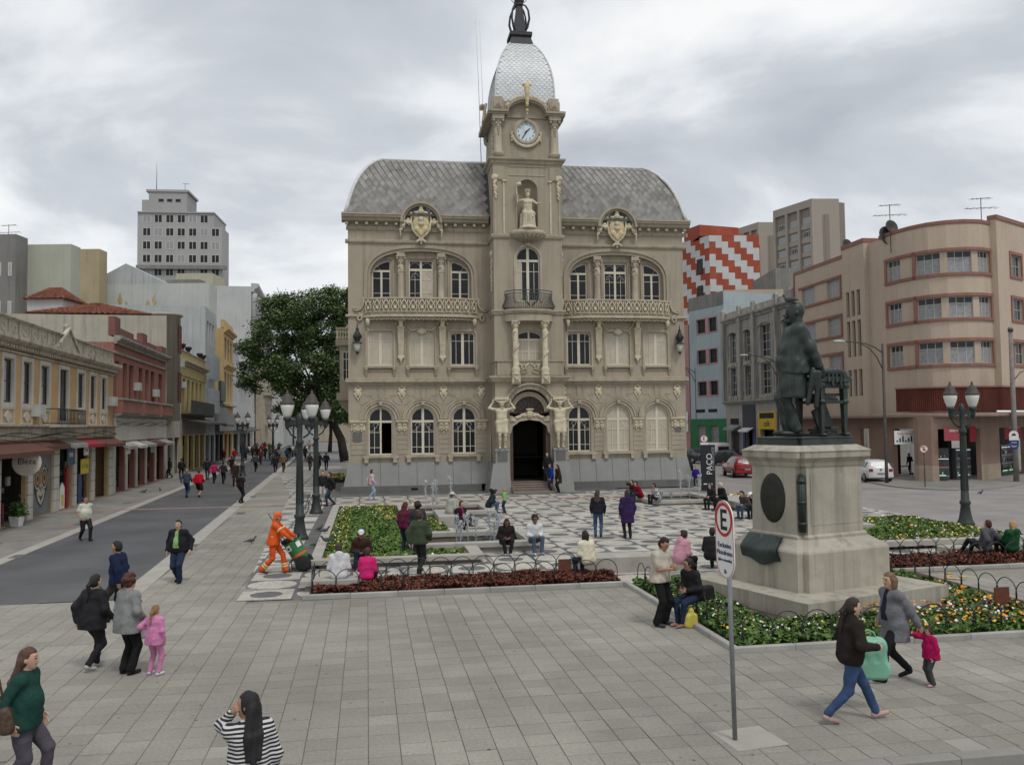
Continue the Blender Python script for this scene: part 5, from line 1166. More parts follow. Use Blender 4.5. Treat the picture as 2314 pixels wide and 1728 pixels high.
window(CH, q, TY+.16, [(TX, .1, 6.95, 9.5), (TX-.39, .05, 7, 9.0), (TX+.39, .05, 7, 9.0)], [(9.02, .12, TX-.75, TX+.75), (8.3, .06, TX-.75, TX+.75), (7.5, .06, TX-.75, TX+.75)], (), (lambda i, j: M_gl if j == 1 else M_sh), cells_x=[TX], cells_z=[9.02])
bow = lambda r0, yb, n=18: [(TX+r0*math.cos(R(180+180*k/n)), yb+.9*r0*math.sin(R(180+180*k/n))*.62) for k in range(n+1)]
mb = MB(); mb.prism(bow(1.45, TY)+[(TX+1.45, TY+.05), (TX-1.45, TY+.05)], 10.06, 10.46); mb.obj('bow_slab', M_tr, CH)
mb = MB(); mb.strip(bow(1.45, TY), [(-.3, 10.46), (.06, 10.5), (.1, 10.58), (.16, 10.64), (.16, 10.72), (-.3, 10.76)]); mb.prism(bow(1.2, TY)+[(TX+1.2, TY+.04), (TX-1.2, TY+.04)], 10.46, 10.755); mb.obj('bow_cornice', M_tr, CH)
# wrought-iron balcony
mb = MB(); N_ = 44; tp = bow(1.42, TY, N_); mb.tube([(x, y, 11.86) for x, y in tp], .03, 5); mb.tube([(x, y, 11.7) for x, y in tp], .018, 4); mb.tube([(TX+(x-TX)*1.02, TY+(y-TY)*1.02, 10.82) for x, y in tp], .025, 5)
ib = mb.obj('iron_balcony', M_ironb, CH)
mb = MB()
for k, (x, y) in enumerate(tp):
    f = lambda g: (TX+(x-TX)*g, TY+(y-TY)*g)
    mb.tube([(*f(1.0), 11.7), (*f(.98), 11.45), (*f(1.04), 11.2), (*f(1.12), 11.0), (*f(1.08), 10.88), (*f(1.0), 10.82)], .014, 4)
for sg in (-1, 1):
    for k in range(4): mb.tube([(TX+sg*.06, TY-.82, 10.9), (TX+sg*(.12+.1*k), TY-.93, 11.1+.05*k), (TX+sg*(.06+.13*k), TY-.88, 11.5)], .02, 4)
mb.obj('baluster', M_ironb, ib)
q = [(TX-.72, 11.3), (TX+.72, 11.3)]+arch_pts(TX, 13.86, .72)
window(CH, q, TY+.14, [(TX, .16, 11.3, 14.55), (TX-.37, .03, 11.3, 13.6), (TX+.37, .03, 11.3, 13.6)], [(13.75, .14, TX-.7, TX+.7), (13.1, .03, TX-.68, TX+.68), (12.0, .03, TX-.68, TX+.68)], (), (lambda i, j: M_sh if (i == 0 and j == 0) else M_gl), cells_x=[TX-.37, TX], cells_z=[13.75])
mb = MB(); openband(mb, [(TX+.72, 11.3), (TX+.72, 13.86)]+arch_pts(TX, 13.86, .72)[1:]+[(TX-.72, 11.3)], -.14, TY-.06, TY+.03); mb.box(TX-.12, TX+.12, TY-.16, TY, 14.6, 14.95); mb.ell((TX, TY-.1, 14.72), (.22, .1, .1)); mb.obj('window_surround', M_tr, CH)
# niche with a seated crowned figure on a shell ledge
mb = MB(); pr = [(.1, 14.78), (.35, 14.9), (.75, 15.08), (1.02, 15.2), (1.1, 15.28), (1.1, 15.42), (1.0, 15.5), (.9, 15.52)]
mb.lathe(pr, (TX, TY, 0), 28, sy=.72)
for k in range(9): a = R(200+k*17.5); mb.tube([(TX+.15*math.cos(a), TY+.12*math.sin(a), 14.8), (TX+.72*math.cos(a), TY+.55*math.sin(a), 15.05), (TX+1.0*math.cos(a), TY+.74*math.sin(a), 15.2)], .05, 5)
mb.obj('shell_ledge', M_tr, CH)
mb = MB()
for k in range(13):
    a0, a1 = R(k*15), R((k+1)*15)
vs = []; fs = []; n = 12
for k in range(n+1):
    a = math.pi*k/n
    for z in (15.5, 18.02): vs.append((TX+.62*math.cos(a), TY+.02+.55*math.sin(a), z))
for k in range(n): fs.append((2*k, 2*k+1, 2*k+3, 2*k+2))
mb.add(vs, fs); vs = []; fs = []
for i in range(7):
    ph = math.pi/2*i/6
    for k in range(n+1): a = math.pi*k/n; vs.append((TX+.62*math.cos(a)*math.cos(ph), TY+.02+.55*math.sin(a)*math.cos(ph), 18.02+.62*math.sin(ph)))
for i in range(6):
    for k in range(n): fs.append((i*(n+1)+k, i*(n+1)+k+1, (i+1)*(n+1)+k+1, (i+1)*(n+1)+k))
mb.add(vs, fs); mb.obj('niche', M_st, CH)
mb = MB(); openband(mb, [(TX+.62, 15.5), (TX+.62, 18.02)]+arch_pts(TX, 18.02, .62)[1:]+[(TX-.62, 15.5)], -.1, TY-.04, TY+.02); mb.obj('niche_moulding', M_st, CH)
def seated():
    e = link('niche_figure', None, CH, (TX, TY-.12, 15.55), R(-90)); P = dict(pz=.78, lean=2, feet=[(.28, .12, .085), (.34, -.14, .085)], hands=[(.36, .42, 1.02), (.16, -.42, 1.3)], look=14); j = joints(P); s_ = 2.3/1.55*1.0
    q = SDF(.03); add_head(q, j); torso(q, j, .0, .0, chest=1.05)
    for i in range(2): q.cap(j['sh'][i], j['el'][i], .055, .045); q.cap(j['el'][i], j['wr'][i], .044, .03); q.cap(j['wr'][i], j['wr'][i]+(j['wr'][i]-j['el'][i])*.3, .033, .028); q.cap(j['hip'][i], j['kn'][i], .085, .058); q.cap(j['kn'][i], j['an'][i], .056, .036); q.cap(j['an'][i]+np.array((-.02, 0, -.045)), j['an'][i]+np.array((.15, 0, -.05)), .036, .03)
    for sg in (1, -1): q.ell(j['up'](.09, sg*.07, .34), (.055, .06, .055))
    part('body', q, .025, [M_or], e, s_)
    q = SDF(.04); q.cap((-.12, .18, .0), (-.12, .16, .6), .16, .14); q.cap((-.12, -.18, 0), (-.12, -.16, .6), .16, .14); q.cap((0, .12, .72), (.3, .16, .6), .12, .1); q.cap((0, -.12, .72), (.3, -.1, .6), .12, .1); q.cap((.3, 0, .6), (.28, .05, .25), .13, .1); q.ell((.1, 0, .03), (.42, .4, .1))
    for k in range(6): q.cap((.32, -.2+.08*k, .62), (.33, -.22+.09*k, .12), .04, .035)
    part('drapery', q, .03, [M_or], e, s_)
    q = SDF(.012); hd = j['head']
    q.ell(hd+np.array((-.02, 0, .03)), (.1, .095, .11)); q.cut.append(lambda x, y, z: np.minimum(x-hd[0]-.04, hd[2]+.07-z)); q.p = q.p; part('hair', q, .025, [M_or], e, s_)
    q = SDF(.01)
    for k in range(8): a = k*.785; c = hd+np.array((-.01+.085*math.cos(a), .08*math.sin(a), .1)); q.cap(c, c+np.array((.012*math.cos(a), .012*math.sin(a), .12)), .022, .026)
    part('mural_crown', q, .022, [M_or], e, s_)
    q = SDF(.02); w_ = j['wr'][1]; q.cap(w_+np.array((.04, -.02, -.3)), w_+np.array((.03, -.06, .42)), .02, .03); q.ell(w_+np.array((.05, .03, .5)), (.06, .12, .07)); q.cap(w_+np.array((.03, -.06, .42)), w_+np.array((.05, .08, .56)), .045, .05); part('torch', q, .025, [M_or], e, s_)
seated()
# ---- belfry
BH = 1.86
mb = MB(); mb.box(TX-BH, TX+BH, TY+.12, TY+3.9, 19.9, 22.5); mb.obj('belfry_wall', M_st, CH)
for sx in (-1, 1):
    for yy in (TY+.02, TY+3.9):
        x = TX+sx*1.72; c = MB(); c.lathe([(.32, 19.94), (.32, 20.08), (.36, 20.14), (.33, 20.24), (.25, 20.3), (.24, 21.2), (.22, 21.8)], (x, yy, 0), 14); capital(c, x, yy, 21.78, .22, .5)
        for k in range(4): c.ell((x, yy-.24, 21.75-.14*k), (.1-.015*k, .07, .08), 6, 5)
        c.obj('belfry_column', M_tr, CH)
        tbox(x-.36, x+.36, yy-.3, yy+.35, 22.28, 22.5).obj('column_entablature', M_st, CH)
    q = SDF(.03); rg = random.Random(3)
    for k in range(12): q.ell((TX+sx*(BH+.02), TY+1.2+rg.uniform(-.1, .1), 21.6-.12*k), (.09, .1, .09))
    V, Q = q.mesh(.04); link('foliage_drop', np_mesh('foliage_drop', V, Q, [M_or]), CH)
    # cornice swept over the clock
for (yf, sg) in ((TY-.42, 1),):
    prof_pts = [(TX-2.35, 22.5), (TX-1.15, 22.5)]+[(TX-1.15+1.15*(1-math.cos(R(a))), 22.5+.78*math.sin(R(a))) for a in range(20, 90, 14)]+[(TX, 23.28)]+[(TX+1.15*math.sin(R(a)), 22.5+.78*math.cos(R(a))) for a in range(20, 90, 14)]+[(TX+1.15, 22.5), (TX+2.35, 22.5)]
    mb = MB(); openband(mb, prof_pts, .12, yf+.1, TY+.5); openband(mb, [(x, z+.11) for x, z in prof_pts], .14, yf, TY+.5); mb.obj('belfry_cornice', M_st, CH)
    mb = MB(); mb.slabxz(ccw([(TX-1.3, 22.4), (TX+1.3, 22.4)]+[p for p in prof_pts[::-1] if abs(p[0]-TX) < 1.2]), TY+.02, TY+.3); mb.obj('clock_gable', M_st, CH)
mb = MB()
for s in (-1, 1): mb.box(TX+s*2.2-.2, TX+s*2.2+.2, TY+.5, TY+4.2, 22.5, 22.76)
mb.box(TX-2.3, TX+2.3, TY+.51, TY+4.1, 22.52, 22.75); mb.obj('belfry_cornice_side', M_st, CH)
mb = MB(); mb.box(TX-1.95, TX+1.95, TY+.22, TY+3.85, 22.76, 23.5); mb.obj('attic', M_st, CH)
for sx in (-1, 1):
    for yy in (TY-.02, TY+3.3):
        x = TX+sx*1.72; mb = MB(); mb.box(x-.36, x+.36, yy, yy+.7, 22.76, 23.45); mb.box(x-.3, x+.3, yy+.02, yy+.68, 23.45, 23.66); mb.box(x-.26, x+.26, yy-.05, yy, 22.95, 23.4); mb.taper(x-.2, x+.2, yy-.06, yy-.05, 23.0, x-.02, x+.02, yy-.16, yy-.06, 23.18); mb.obj('attic_block', M_tr, CH)
    q = SDF(.03); rg = random.Random(6)
    for k in range(16): t = k/15; q.ell((TX+sx*(.25+.95*t), TY-.3+.1*rg.random(), 23.55-.5*t*t+rg.uniform(-.08, .08)), (.1, .09, .1))
    V, Q = q.mesh(.04); link('acanthus', np_mesh('acanthus', V, Q, [M_or]), CH)
    q = SDF(.02); 
    for k in range(8): q.ell((TX-2.42*1+.0+.02*k, TY+1.5, 22.6+.14*k), (.1, .5, .1)) if sx < 0 else None
    if sx < 0: q.ell((TX-2.5, TY+1.5, 23.5), (.16, .5, .14)); V, Q = q.mesh(.05); link('side_clock_crest', np_mesh('side_clock_crest', V, Q, [M_or]), CH)
q = SDF(.03); q.cap((TX, TY-.42, 24.1), (TX, TY-.44, 23.3), .17, .12); q.cap((TX-.2, TY-.4, 24.28), (TX+.2, TY-.4, 24.28), .1); q.ell((TX, TY-.44, 23.1), (.1, .1, .18)); q.ell((TX, TY-.4, 22.72), (.09, .09, .1)); q.ell((TX, TY-.38, 22.52), (.06, .06, .09)); q.ell((TX, TY-.5, 23.8), (.1, .12, .34))
V, Q = q.mesh(.035); link('keystone_scroll', np_mesh('keystone_scroll', V, Q, [M_gd]), CH)
# clock
ck = MB(); ck.ring((TX, 21.57), .6, .74, TY-.02, TY+.13, 0, 360, 40); ck.ring((TX, 21.57), .74, .82, TY+.05, TY+.13, 0, 360, 40)
ck = ck.obj('clock', M_tr, CH)
mb = MB(); mb.slabxz(arch_pts(TX, 21.57, .62, 1, 40, 0, 351), TY+.09, TY+.12); mb.obj('clock_face', mat('clock_face', (.62, .72, .76), .35, .05, 3), ck)
M_num = mat('clock_black', (.012, .018, .022), .5)
for n in range(1, 13):
    a = R(90-30*n); lettering(str(n), .2, M_num, ck, (TX+.48*math.cos(a), TY+.085, 21.57+.48*math.sin(a)), (R(90), 0, 0), 'numeral')
def hand_(ang, L, w_, y): 
    mb = MB(); mb.slabxz([(-w_, -.1), (w_, -.1), (w_*.8, L*.7), (0, L), (-w_*.8, L*.7)], y-.012, y); o = mb.obj('clock_hand', M_num, ck, loc=(TX, 0, 21.57)); o.rotation_euler = (0, R(ang), 0)
hand_(47.5, .38, .04, TY+.075); hand_(210, .56, .032, TY+.06)
mb = MB(); mb.lathe([(.05, 0), (.05, .04)], (0, 0, 0), 10); o = mb.obj('clock_pin', M_num, ck, loc=(TX, TY+.06, 21.57)); o.rotation_euler = (R(90), 0, 0)
mb = MB(); rg = random.Random(4)
for k in range(30): a = R(200+140*k/29); rr = .86; mb.ell((TX+rr*math.cos(a), TY+.02, 21.52+rr*math.sin(a)+.0), (.1, .09, .1), 6, 5)
for sg in (-1, 1):
    for k in range(6): mb.ell((TX+sg*(.86+.03*(k % 2)), TY+.03, 21.5-.1*k), (.09-.006*k, .07, .07), 6, 5)
mb.obj('clock_garland', M_or, CH)
mb = MB(); mb.ell((TX, TY-.02, 22.3), (.16, .08, .07), 8, 5); mb.obj('clock_crest', M_or, CH)
# ---- dome: four curved faces clad with scales
DP = [(.64+1.16*max(0, 1-(k/18)**2.6)**.9, 23.5+4.12*k/18) for k in range(19)]
cy = TY+2.05; mb = MB(); vs = []; fs = []
for d, z in DP: vs += [(TX-d, cy-d, z), (TX+d, cy-d, z), (TX+d, cy+d, z), (TX-d, cy+d, z)]
for i in range(len(DP)-1):
    for k in range(4): fs.append((i*4+k, i*4+(k+1) % 4, (i+1)*4+(k+1) % 4, (i+1)*4+k))
mb.add(vs, fs); dome = mb.obj('dome', mat('dome_sheet', (.42, .43, .43), .6), CH)
sw_ = .15; mb = MB(); n = 6; pt = [(-sw_*.98, .1), (-sw_*.98, 0)]+[(sw_*.98*math.cos(R(a)), -.02-.16*math.sin(R(a))) for a in range(180, -1, -30)]+[(sw_*.98, .1)]
mb.add([(x, y, 0) for x, y in pt], [tuple(range(len(pt)))]); ME_sc = mb.mesh('scale_tile', M_ds); mb = MB()
sg_ = [(DP[i], DP[i+1], math.dist(DP[i], DP[i+1])) for i in range(len(DP)-1)]; tot = sum(q[2] for q in sg_)
def dpos(s_):
    for a, b, l in sg_:
        if s_ <= l or b is DP[-1]: t = min(1, s_/l); return a[0]+(b[0]-a[0])*t, a[1]+(b[1]-a[1])*t, math.atan2(b[1]-a[1], a[0]-b[0])
        s_ -= l
row = 0; s_ = .12; rest = MB(); cn = 0
while s_ < tot:
    d, z, an = dpos(s_); off = .15 if row % 2 else 0
    for face in range(4):
        k = -12
        while k < 13:
            x = k*.3+off; k += 1
            if abs(x) > d-.06: continue
            M = Matrix.Translation((TX, cy, 0)) @ Matrix.Rotation(R(90*face), 4, 'Z') @ Matrix.Translation((x, -d-.03, z)) @ Matrix.Rotation(an-.07, 4, 'X')
            if face == 0 and cn < 300: link('scale_tile', ME_sc, dome, mw=M); cn += 1
            else: rest.add([M @ v.co for v in ME_sc.vertices], [tuple(p.vertices) for p in ME_sc.polygons])
    row += 1; s_ += .15
rest.obj('scale_field', M_ds, dome, kind='stuff')
mb = MB()
for sx in (-1, 1):
    for sy in (-1, 1): mb.tube([(TX+sx*(d+.01), cy+sy*(d+.01), z) for d, z in DP], .06, 6)
mb.obj('dome_ribs', M_zinc, dome)
mb = MB(); mb.taper(TX-.76, TX+.76, cy-.76, cy+.76, 27.55, TX-.62, TX+.62, cy-.62, cy+.62, 28.0); mb.box(TX-.56, TX+.56, cy-.56, cy+.56, 28.0, 28.14); mb.box(TX-.7, TX+.7, cy-.7, cy+.7, 28.14, 28.36); mb.taper(TX-.42, TX+.42, cy-.42, cy+.42, 28.36, TX-.16, TX+.16, cy-.16, cy+.16, 30.3); mb.box(TX-.24, TX+.24, cy-.24, cy+.24, 30.3, 30.5); mb.tube([(TX, cy, 30.4), (TX, cy, 33.0)], [.07, .02], 6)
sp = mb.obj('spire', M_spire, CH)
for k in range(4):
    mb = MB(); pts = [(.3, 28.4), (.62, 28.75), (.78, 29.25), (.7, 29.8), (.5, 30.15), (.26, 30.3), (.1, 30.2)]; mb.tube([(r_, 0, z) for r_, z in pts], [.09, .08, .07, .06, .055, .05, .04], 6); mb.ell((.18, 0, 30.12), (.1, .06, .1)); mb.obj('spire_scroll', M_spire, sp, loc=(TX, cy, 0), rot=R(45+90*k))
for k in range(3):
    mb = MB(); mb.tube([(.62*math.cos(R(a)), 0, 31.1+.62*math.sin(R(a))) for a in range(0, 360, 15)], .022, 5, closed=True); o = mb.obj('armillary_ring', M_spire, sp, loc=(TX, cy, 0), rot=R(20+60*k))
mb = MB(); mb.tube([(.62*math.cos(R(a)), .62*math.sin(R(a)), 31.1) for a in range(0, 360, 15)], .025, 5, closed=True); mb.obj('armillary_ring', M_spire, sp, loc=(TX, cy, 0))
tbox(TX-.28, TX+.28, cy-.28, cy+.28, 30.5, 30.62).obj('spire_collar', M_spire, sp)
mb = MB(); mb.tube([(TX-2.2, 3.0, 20.2), (TX-2.35, 3.0, 26.5), (TX-2.5, 3.0, 30.8)], [.03, .02, .012], 5); mb.tube([(TX-2.02, 3.2, 23.5), (TX-2.2, 3.2, 30.4)], [.018, .01], 5); mb.obj('antenna_mast', M_zinc, CH)
# ================================================================== monument
M_br = mat('bronze_patina', (0.027, 0.037, 0.033), 0.45, 0.4, 2.5, 0.35, 25, metal=0.3, spec=0.5, streak=0.45, streakcol=(0.06, 0.10, 0.088), blotch=0.5, blotchcol=(0.05, 0.038, 0.028))
M_ps = mat('pedestal_stone', (0.375, 0.345, 0.285), 0.8, 0.16, 1.2, 0.25, 45, fine=.12, fscale=60, streak=0.62, streakcol=(0.12, 0.11, 0.09), blotch=0.6, blotchcol=(0.25, 0.225, 0.18))
MO = thing('monument', 'bronze man in frock coat beside a desk on tall granite pedestal', 'statue', PL(9.80, 18.39), PA+R(17.2))
def notch(wx, wy, n): return [(-wx+n, -wy), (wx-n, -wy), (wx-n, -wy+n), (wx, -wy+n), (wx, wy-n), (wx-n, wy-n), (wx-n, wy), (-wx+n, wy), (-wx+n, wy-n), (-wx, wy-n), (-wx, -wy+n), (-wx+n, -wy+n)]
def tier(levels, n, name, m):
    mb = MB(); vs = []; fs = []
    for wx, wy, z in levels: vs += [(x, y, z) for x, y in notch(wx, wy, n)]
    for i in range(len(levels)-1):
        for k in range(12): fs.append((i*12+k, i*12+(k+1) % 12, (i+1)*12+(k+1) % 12, (i+1)*12+k))
    fs.append(tuple(range((len(levels)-1)*12, len(levels)*12))); fs.append(tuple(range(11, -1, -1))); mb.add(vs, fs); return mb.obj(name, m, MO)
mb = MB()
for i in range(3):
    for k in range(3): mb.box(-2.0+4.1*i/3+.004, -2.0+4.1*(i+1)/3-.004, -1.95+3.9*k/3+.004, -1.95+3.9*(k+1)/3-.004, -.01, .42)
mb.obj('plinth_step', M_ps, MO)
tier([(1.35, 1.2, .42), (1.35, 1.2, 1.22), (1.33, 1.18, 1.26), (1.04, .9, 1.46), (1.04, .9, 1.52)], .16, 'pedestal_base', M_ps)
tier([(1.04, .9, 1.52), (.99, .84, 1.56), (.975, .825, 2.98), (1.0, .85, 3.02)], .16, 'pedestal_shaft', M_ps)
tier([(1.0, .85, 3.02), (1.02, .87, 3.1), (1.1, .96, 3.2), (1.1, .96, 3.3), (1.12, .98, 3.34), (.92, .76, 3.46)], .12, 'pedestal_cornice', M_ps)
tier([(.88, .7, 3.44), (.86, .68, 3.6), (.88, .7, 3.62), (.86, .68, 3.64)], .1, 'bronze_plinth', M_br)
mb = MB(); mb.sweepx([(-.835, 1.75), (-.845, 1.75), (-.845, 2.85), (-.835, 2.85)], -.72, .78); mb.obj('shaft_panel', M_ps, MO)
mb = MB(); mb.lathe([(0, .05), (.3, .05), (.36, .03), (.385, 0), (.385, -.05)], (0, 0, 0), 36, sy=1.42); o = mb.obj('medallion', mat('dark_bronze', (.035, .035, .03), .55, .2, 6, .3, 40, metal=.3), MO, loc=(-.985, .02, 2.3)); o.rotation_euler = (R(90), 0, R(-90))
mb = MB()
for k in range(9): a = k*.7; mb.tube([(.05*math.cos(a), .05*math.sin(a), 0), (.05*math.cos(a), .05*math.sin(a), 1.18)], .024, 6)
for z in (.15, .6, 1.05): mb.lathe([(.085, z), (.09, z+.03), (.085, z+.06)], (0, 0, 0), 12)
mb.ell((0, 0, 1.2), (.06, .06, .05)); mb.obj('fasces', M_br, MO, loc=(-.9, -.76, 1.62))
mb = MB(); mb.smooth = True; vs = []; fs = []                 # bronze ribbon over the base
for i in range(15):
    t = i/14; y = .62-1.15*t; jag = .05*math.sin(i*2.3)
    for k in range(9):
        v = k/8; sl = 1-v; x = -1.07-.3*min(1, v*1.7); z = 1.5-.27*min(1, v*1.7)-(max(0, v-.59)*.75)*(.7+.3*math.sin(t*3.1)); vs.append((x-.045-.025*math.sin(t*7+v*3)-.05*(1-v)*(t > .8), y+.1*(.5-v)+jag*(1-v), z+.03*math.sin(t*9)*v))
for i in range(14):
    for k in range(8): fs.append((i*9+k, i*9+k+1, (i+1)*9+k+1, (i+1)*9+k))
mb.add(vs, fs); n_ = len(vs); mb.add([(x+.03, y, z-.012) for x, y, z in vs], [f[::-1] for f in fs]); mb.obj('bronze_ribbon', M_br, MO)
fe = link('statue_figure', None, MO, (-.28, -.02, 3.64), R(143))
P = dict(lean=-5, nod=0, hs=1.2, feet=[(.0, .085, .085), (.08, -.085, .085)], hands=[(-.3, .2, .84), (.05, -.25, .86)], elbow=[(-.7, .5, 0), None])
def coat(e, j, sc, c):
    up = j['up']; q = SDF(.035); q.cap(up(.03, .05, .25), up(.06, .05, .02), .13, .175); q.cap(up(.03, -.05, .25), up(.06, -.05, .02), .13, .175)
    for i in range(2): q.cap(up(.03, (.08, -.08)[i], 0), np.array((.03-.04*i, (.1, -.1)[i], .44)), .17, .18)
    q.wr = .004; q.cut.append(lambda x, y, z: .49-z+0*x+0*y); part('coat_skirt', q, .016, [M_br], e, sc)
    q = SDF(.006)
    for sg in (1, -1): q.cap(up(.06, sg*.07, .46), up(.15, sg*.02, .3), .02, .012); q.cap(up(.06, sg*.07, .46), up(-.04, sg*.06, .5), .022)
    q.cap(up(.16, .0, .28), up(.17, .02, -.35), .011); part('lapel', q, .012, [M_br], e, sc)
    h, r_ = j['head']+np.array((0, 0, .03)), j['hrot']; q = SDF(.012)
    for sg in (1, -1): q.cap(h+r_((.13, sg*.005, -.045)), h+r_((.115, sg*.06, -.065)), .022, .012)
    q.ell(h+r_((.09, 0, -.12)), (.05, .05, .05)); part('moustache', q, .01, [M_br], e, sc)
    q = SDF(.02); q.cap(np.array((-.2, .22, .8)), np.array((-.12, .22, .42)), .05, .03); q.cap(np.array((-.26, .24, .8)), np.array((-.22, .22, .38)), .035, .03); part('papers', q, .014, [M_br], e, sc)
person('', (0, 0), 0, 3.0, P, mono=M_br, hair=('bald', (0, 0, 0)), fat=.06, bulk=.03, hem=.1, res=.0105, chest=1.25, collar=True, flare=.015, root=fe, extra=coat, name='statue_figure')
dk = MB(); y0, y1 = -.5, .3; x0, x1 = .02, .86
dk.box(x0-.04, x1+.04, y0-.04, y1+.04, 1.22, 1.34); dk.box(x0, x1, y0, y1, .74, .8); dk.box(x0+.01, x1-.01, y0+.0, y0+.06, 1.08, 1.22); dk.box(x0+.05, x1-.05, y0+.1, y1-.1, 0, .06)
for a, b in ((x0, y0), (x1-.14, y0), (x0, y1-.14), (x1-.14, y1-.14)): dk.taper(a+.03, a+.11, b+.03, b+.11, 0, a, a+.14, b, b+.14, 1.22)
for a, b in ((x0+.07, y0+.02), (x1-.07, y0+.02)): dk.ell((a, b, 1.15), (.1, .06, .08)); dk.ell((a, b, .78), (.1, .06, .06)); dk.ell((a, b, .04), (.09, .09, .05))
dkx = dk.obj('desk', M_br, MO, loc=(0, 0, 3.64))
for (a, b, c, d, z0, z1, rz) in ((.2, .62, -.42, .1, .8, .86, .1), (.18, .55, -.45, .0, .862, .91, -.12), (.25, .7, -.4, .1, .912, .97, .05), (.2, .6, -.4, .05, .06, .12, .2), (.2, .62, -.42, .1, .122, .17, -.1), (.3, .7, -.44, .0, .172, .22, .15)):
    b_ = MB(); b_.box(-(b-a)/2, (b-a)/2, -(d-c)/2, (d-c)/2, 0, z1-z0-.003); b_.obj('book', M_br, MO, loc=((a+b)/2, (c+d)/2, 3.64+z0), rot=rz)
b_ = MB(); b_.box(-.28, .28, -.03, .03, -.22, .22); o = b_.obj('book', M_br, MO, loc=(.3, -.25, 4.04)); o.rotation_euler = (0, R(65), 0)
q = SDF(.09)
for k in range(8): t = k/7; q.cap((-.02+.95*t, -.5, 1.42+.06*math.sin(t*3)-.14*max(0, t-.7)*3), (-.02+.95*t, .3, 1.42+.05*math.sin(t*3+1)), .05)
for k in range(5): t = k/4; q.cap((.25+.5*t, -.52, 1.44), (.2+.5*t, -.56, 1.2-.08*(k % 2)), .03)
q.cap((.85, -.4, 1.36), (.95, -.4, 1.12), .05); q.cap((.85, .2, 1.36), (.93, .2, 1.2), .05); q.cap((0, -.52, 1.42), (-.02, -.54, 1.05), .04); V, Q = q.mesh(.028); link('draped_papers', np_mesh('draped_papers', V, Q, [M_br]), MO, (0, 0, 3.64))

# ================================================================== lamp posts
M_lp = mat('lamp_green_black', (0.026, 0.034, 0.032), 0.5, 0.2, 3, .1, 30, spec=.4)
M_globe = mat('opal_glass', (0.68, 0.68, 0.64), 0.25, 0.06, 3, spec=.5)
M_cap = mat('lamp_cap', (0.075, 0.062, 0.056), 0.6, 0.2, 8)
def lamp_post():
    e = thing('street_lamp', '', 'lamp post', (0, 0, 0), 0, 'twin-lantern lamp posts on the square')
    mb = MB(); mb.lathe([(.31, 0), (.31, .06), (.28, .12), (.24, .2), (.19, .45), (.155, .72), (.195, .78), (.195, .86), (.15, .9), (.14, 1.2), (.125, 1.22), (.095, 3.35), (.14, 3.4), (.14, 3.48), (.095, 3.55), (.1, 4.1), (.14, 4.25), (.1, 4.4), (.02, 4.5)], (0, 0, 0), 18)
    for k in range(12): a = k*math.pi/6; mb.tube([(.128*math.cos(a), .128*math.sin(a), 1.25), (.1*math.cos(a), .1*math.sin(a), 3.3)], .012, 4)
    mb.obj('post', M_lp, e)
    mb = MB(); mb.box(-.5, .5, -.05, .05, 4.06, 4.18); mb.box(-.42, .42, -.04, .04, 4.18, 4.24)
    for s in (-1, 1):
        mb.tube([(s*.12, 0, 3.6), (s*.3, 0, 3.72), (s*.42, 0, 3.95), (s*.44, 0, 4.08)], .035, 6); mb.tube([(s*(.26+.07*math.cos(R(a))), 0, 3.98+.07*math.sin(R(a))) for a in range(0, 360, 45)], .016, 4, closed=True); mb.lathe([(.04, 3.9), (.07, 3.98), (.09, 4.05), (.09, 4.2), (.14, 4.26), (.15, 4.34)], (s*.43, 0, 0), 12)
    mb.obj('bracket', M_lp, e)
    for s in (-1, 1):
        mb = MB(); mb.lathe([(.11, 4.34), (.15, 4.42), (.2, 4.56), (.235, 4.7), (.24, 4.8)], (s*.43, 0, 0), 16); g = mb.obj('globe', M_globe, e)
        mb = MB(); mb.lathe([(.26, 4.8), (.265, 4.84), (.22, 4.9), (.19, 4.95), (.17, 5.04), (.1, 5.14), (.05, 5.18), (.05, 5.22), (.012, 5.32)], (s*.43, 0, 0), 14); mb.obj('globe_cap', M_cap, g)
    return e
L0 = lamp_post()
for k, (p, rz, lb_, sc_) in enumerate(((PL(-2.38, 31.97), 9, 'near lamp post with two white globes behind the orange sweeper', 1), (PL(-2.33, 41.17), 20, 'lamp post beside the leaning bicycle', 1), (PL(22.31, 29.77), 5, 'lamp post standing by the roadside flower bed right of the statue', 1.02),
        (G(548, 1075), 0, 'distant lamp post in the middle of the pedestrian street, nearest the shops', 1), (G(617, 1050), 10, 'small distant lamp post beside the tan-jacketed walker', 1.0), (G(663, 1032), 0, 'farthest lamp post, small, below the big tree', 1.0))):
    o = L0 if k == 0 else copy_tree(L0); o.location = p; o.rotation_euler = (0, 0, R(rz)); o['label'] = lb_; o.scale = (sc_,)*3
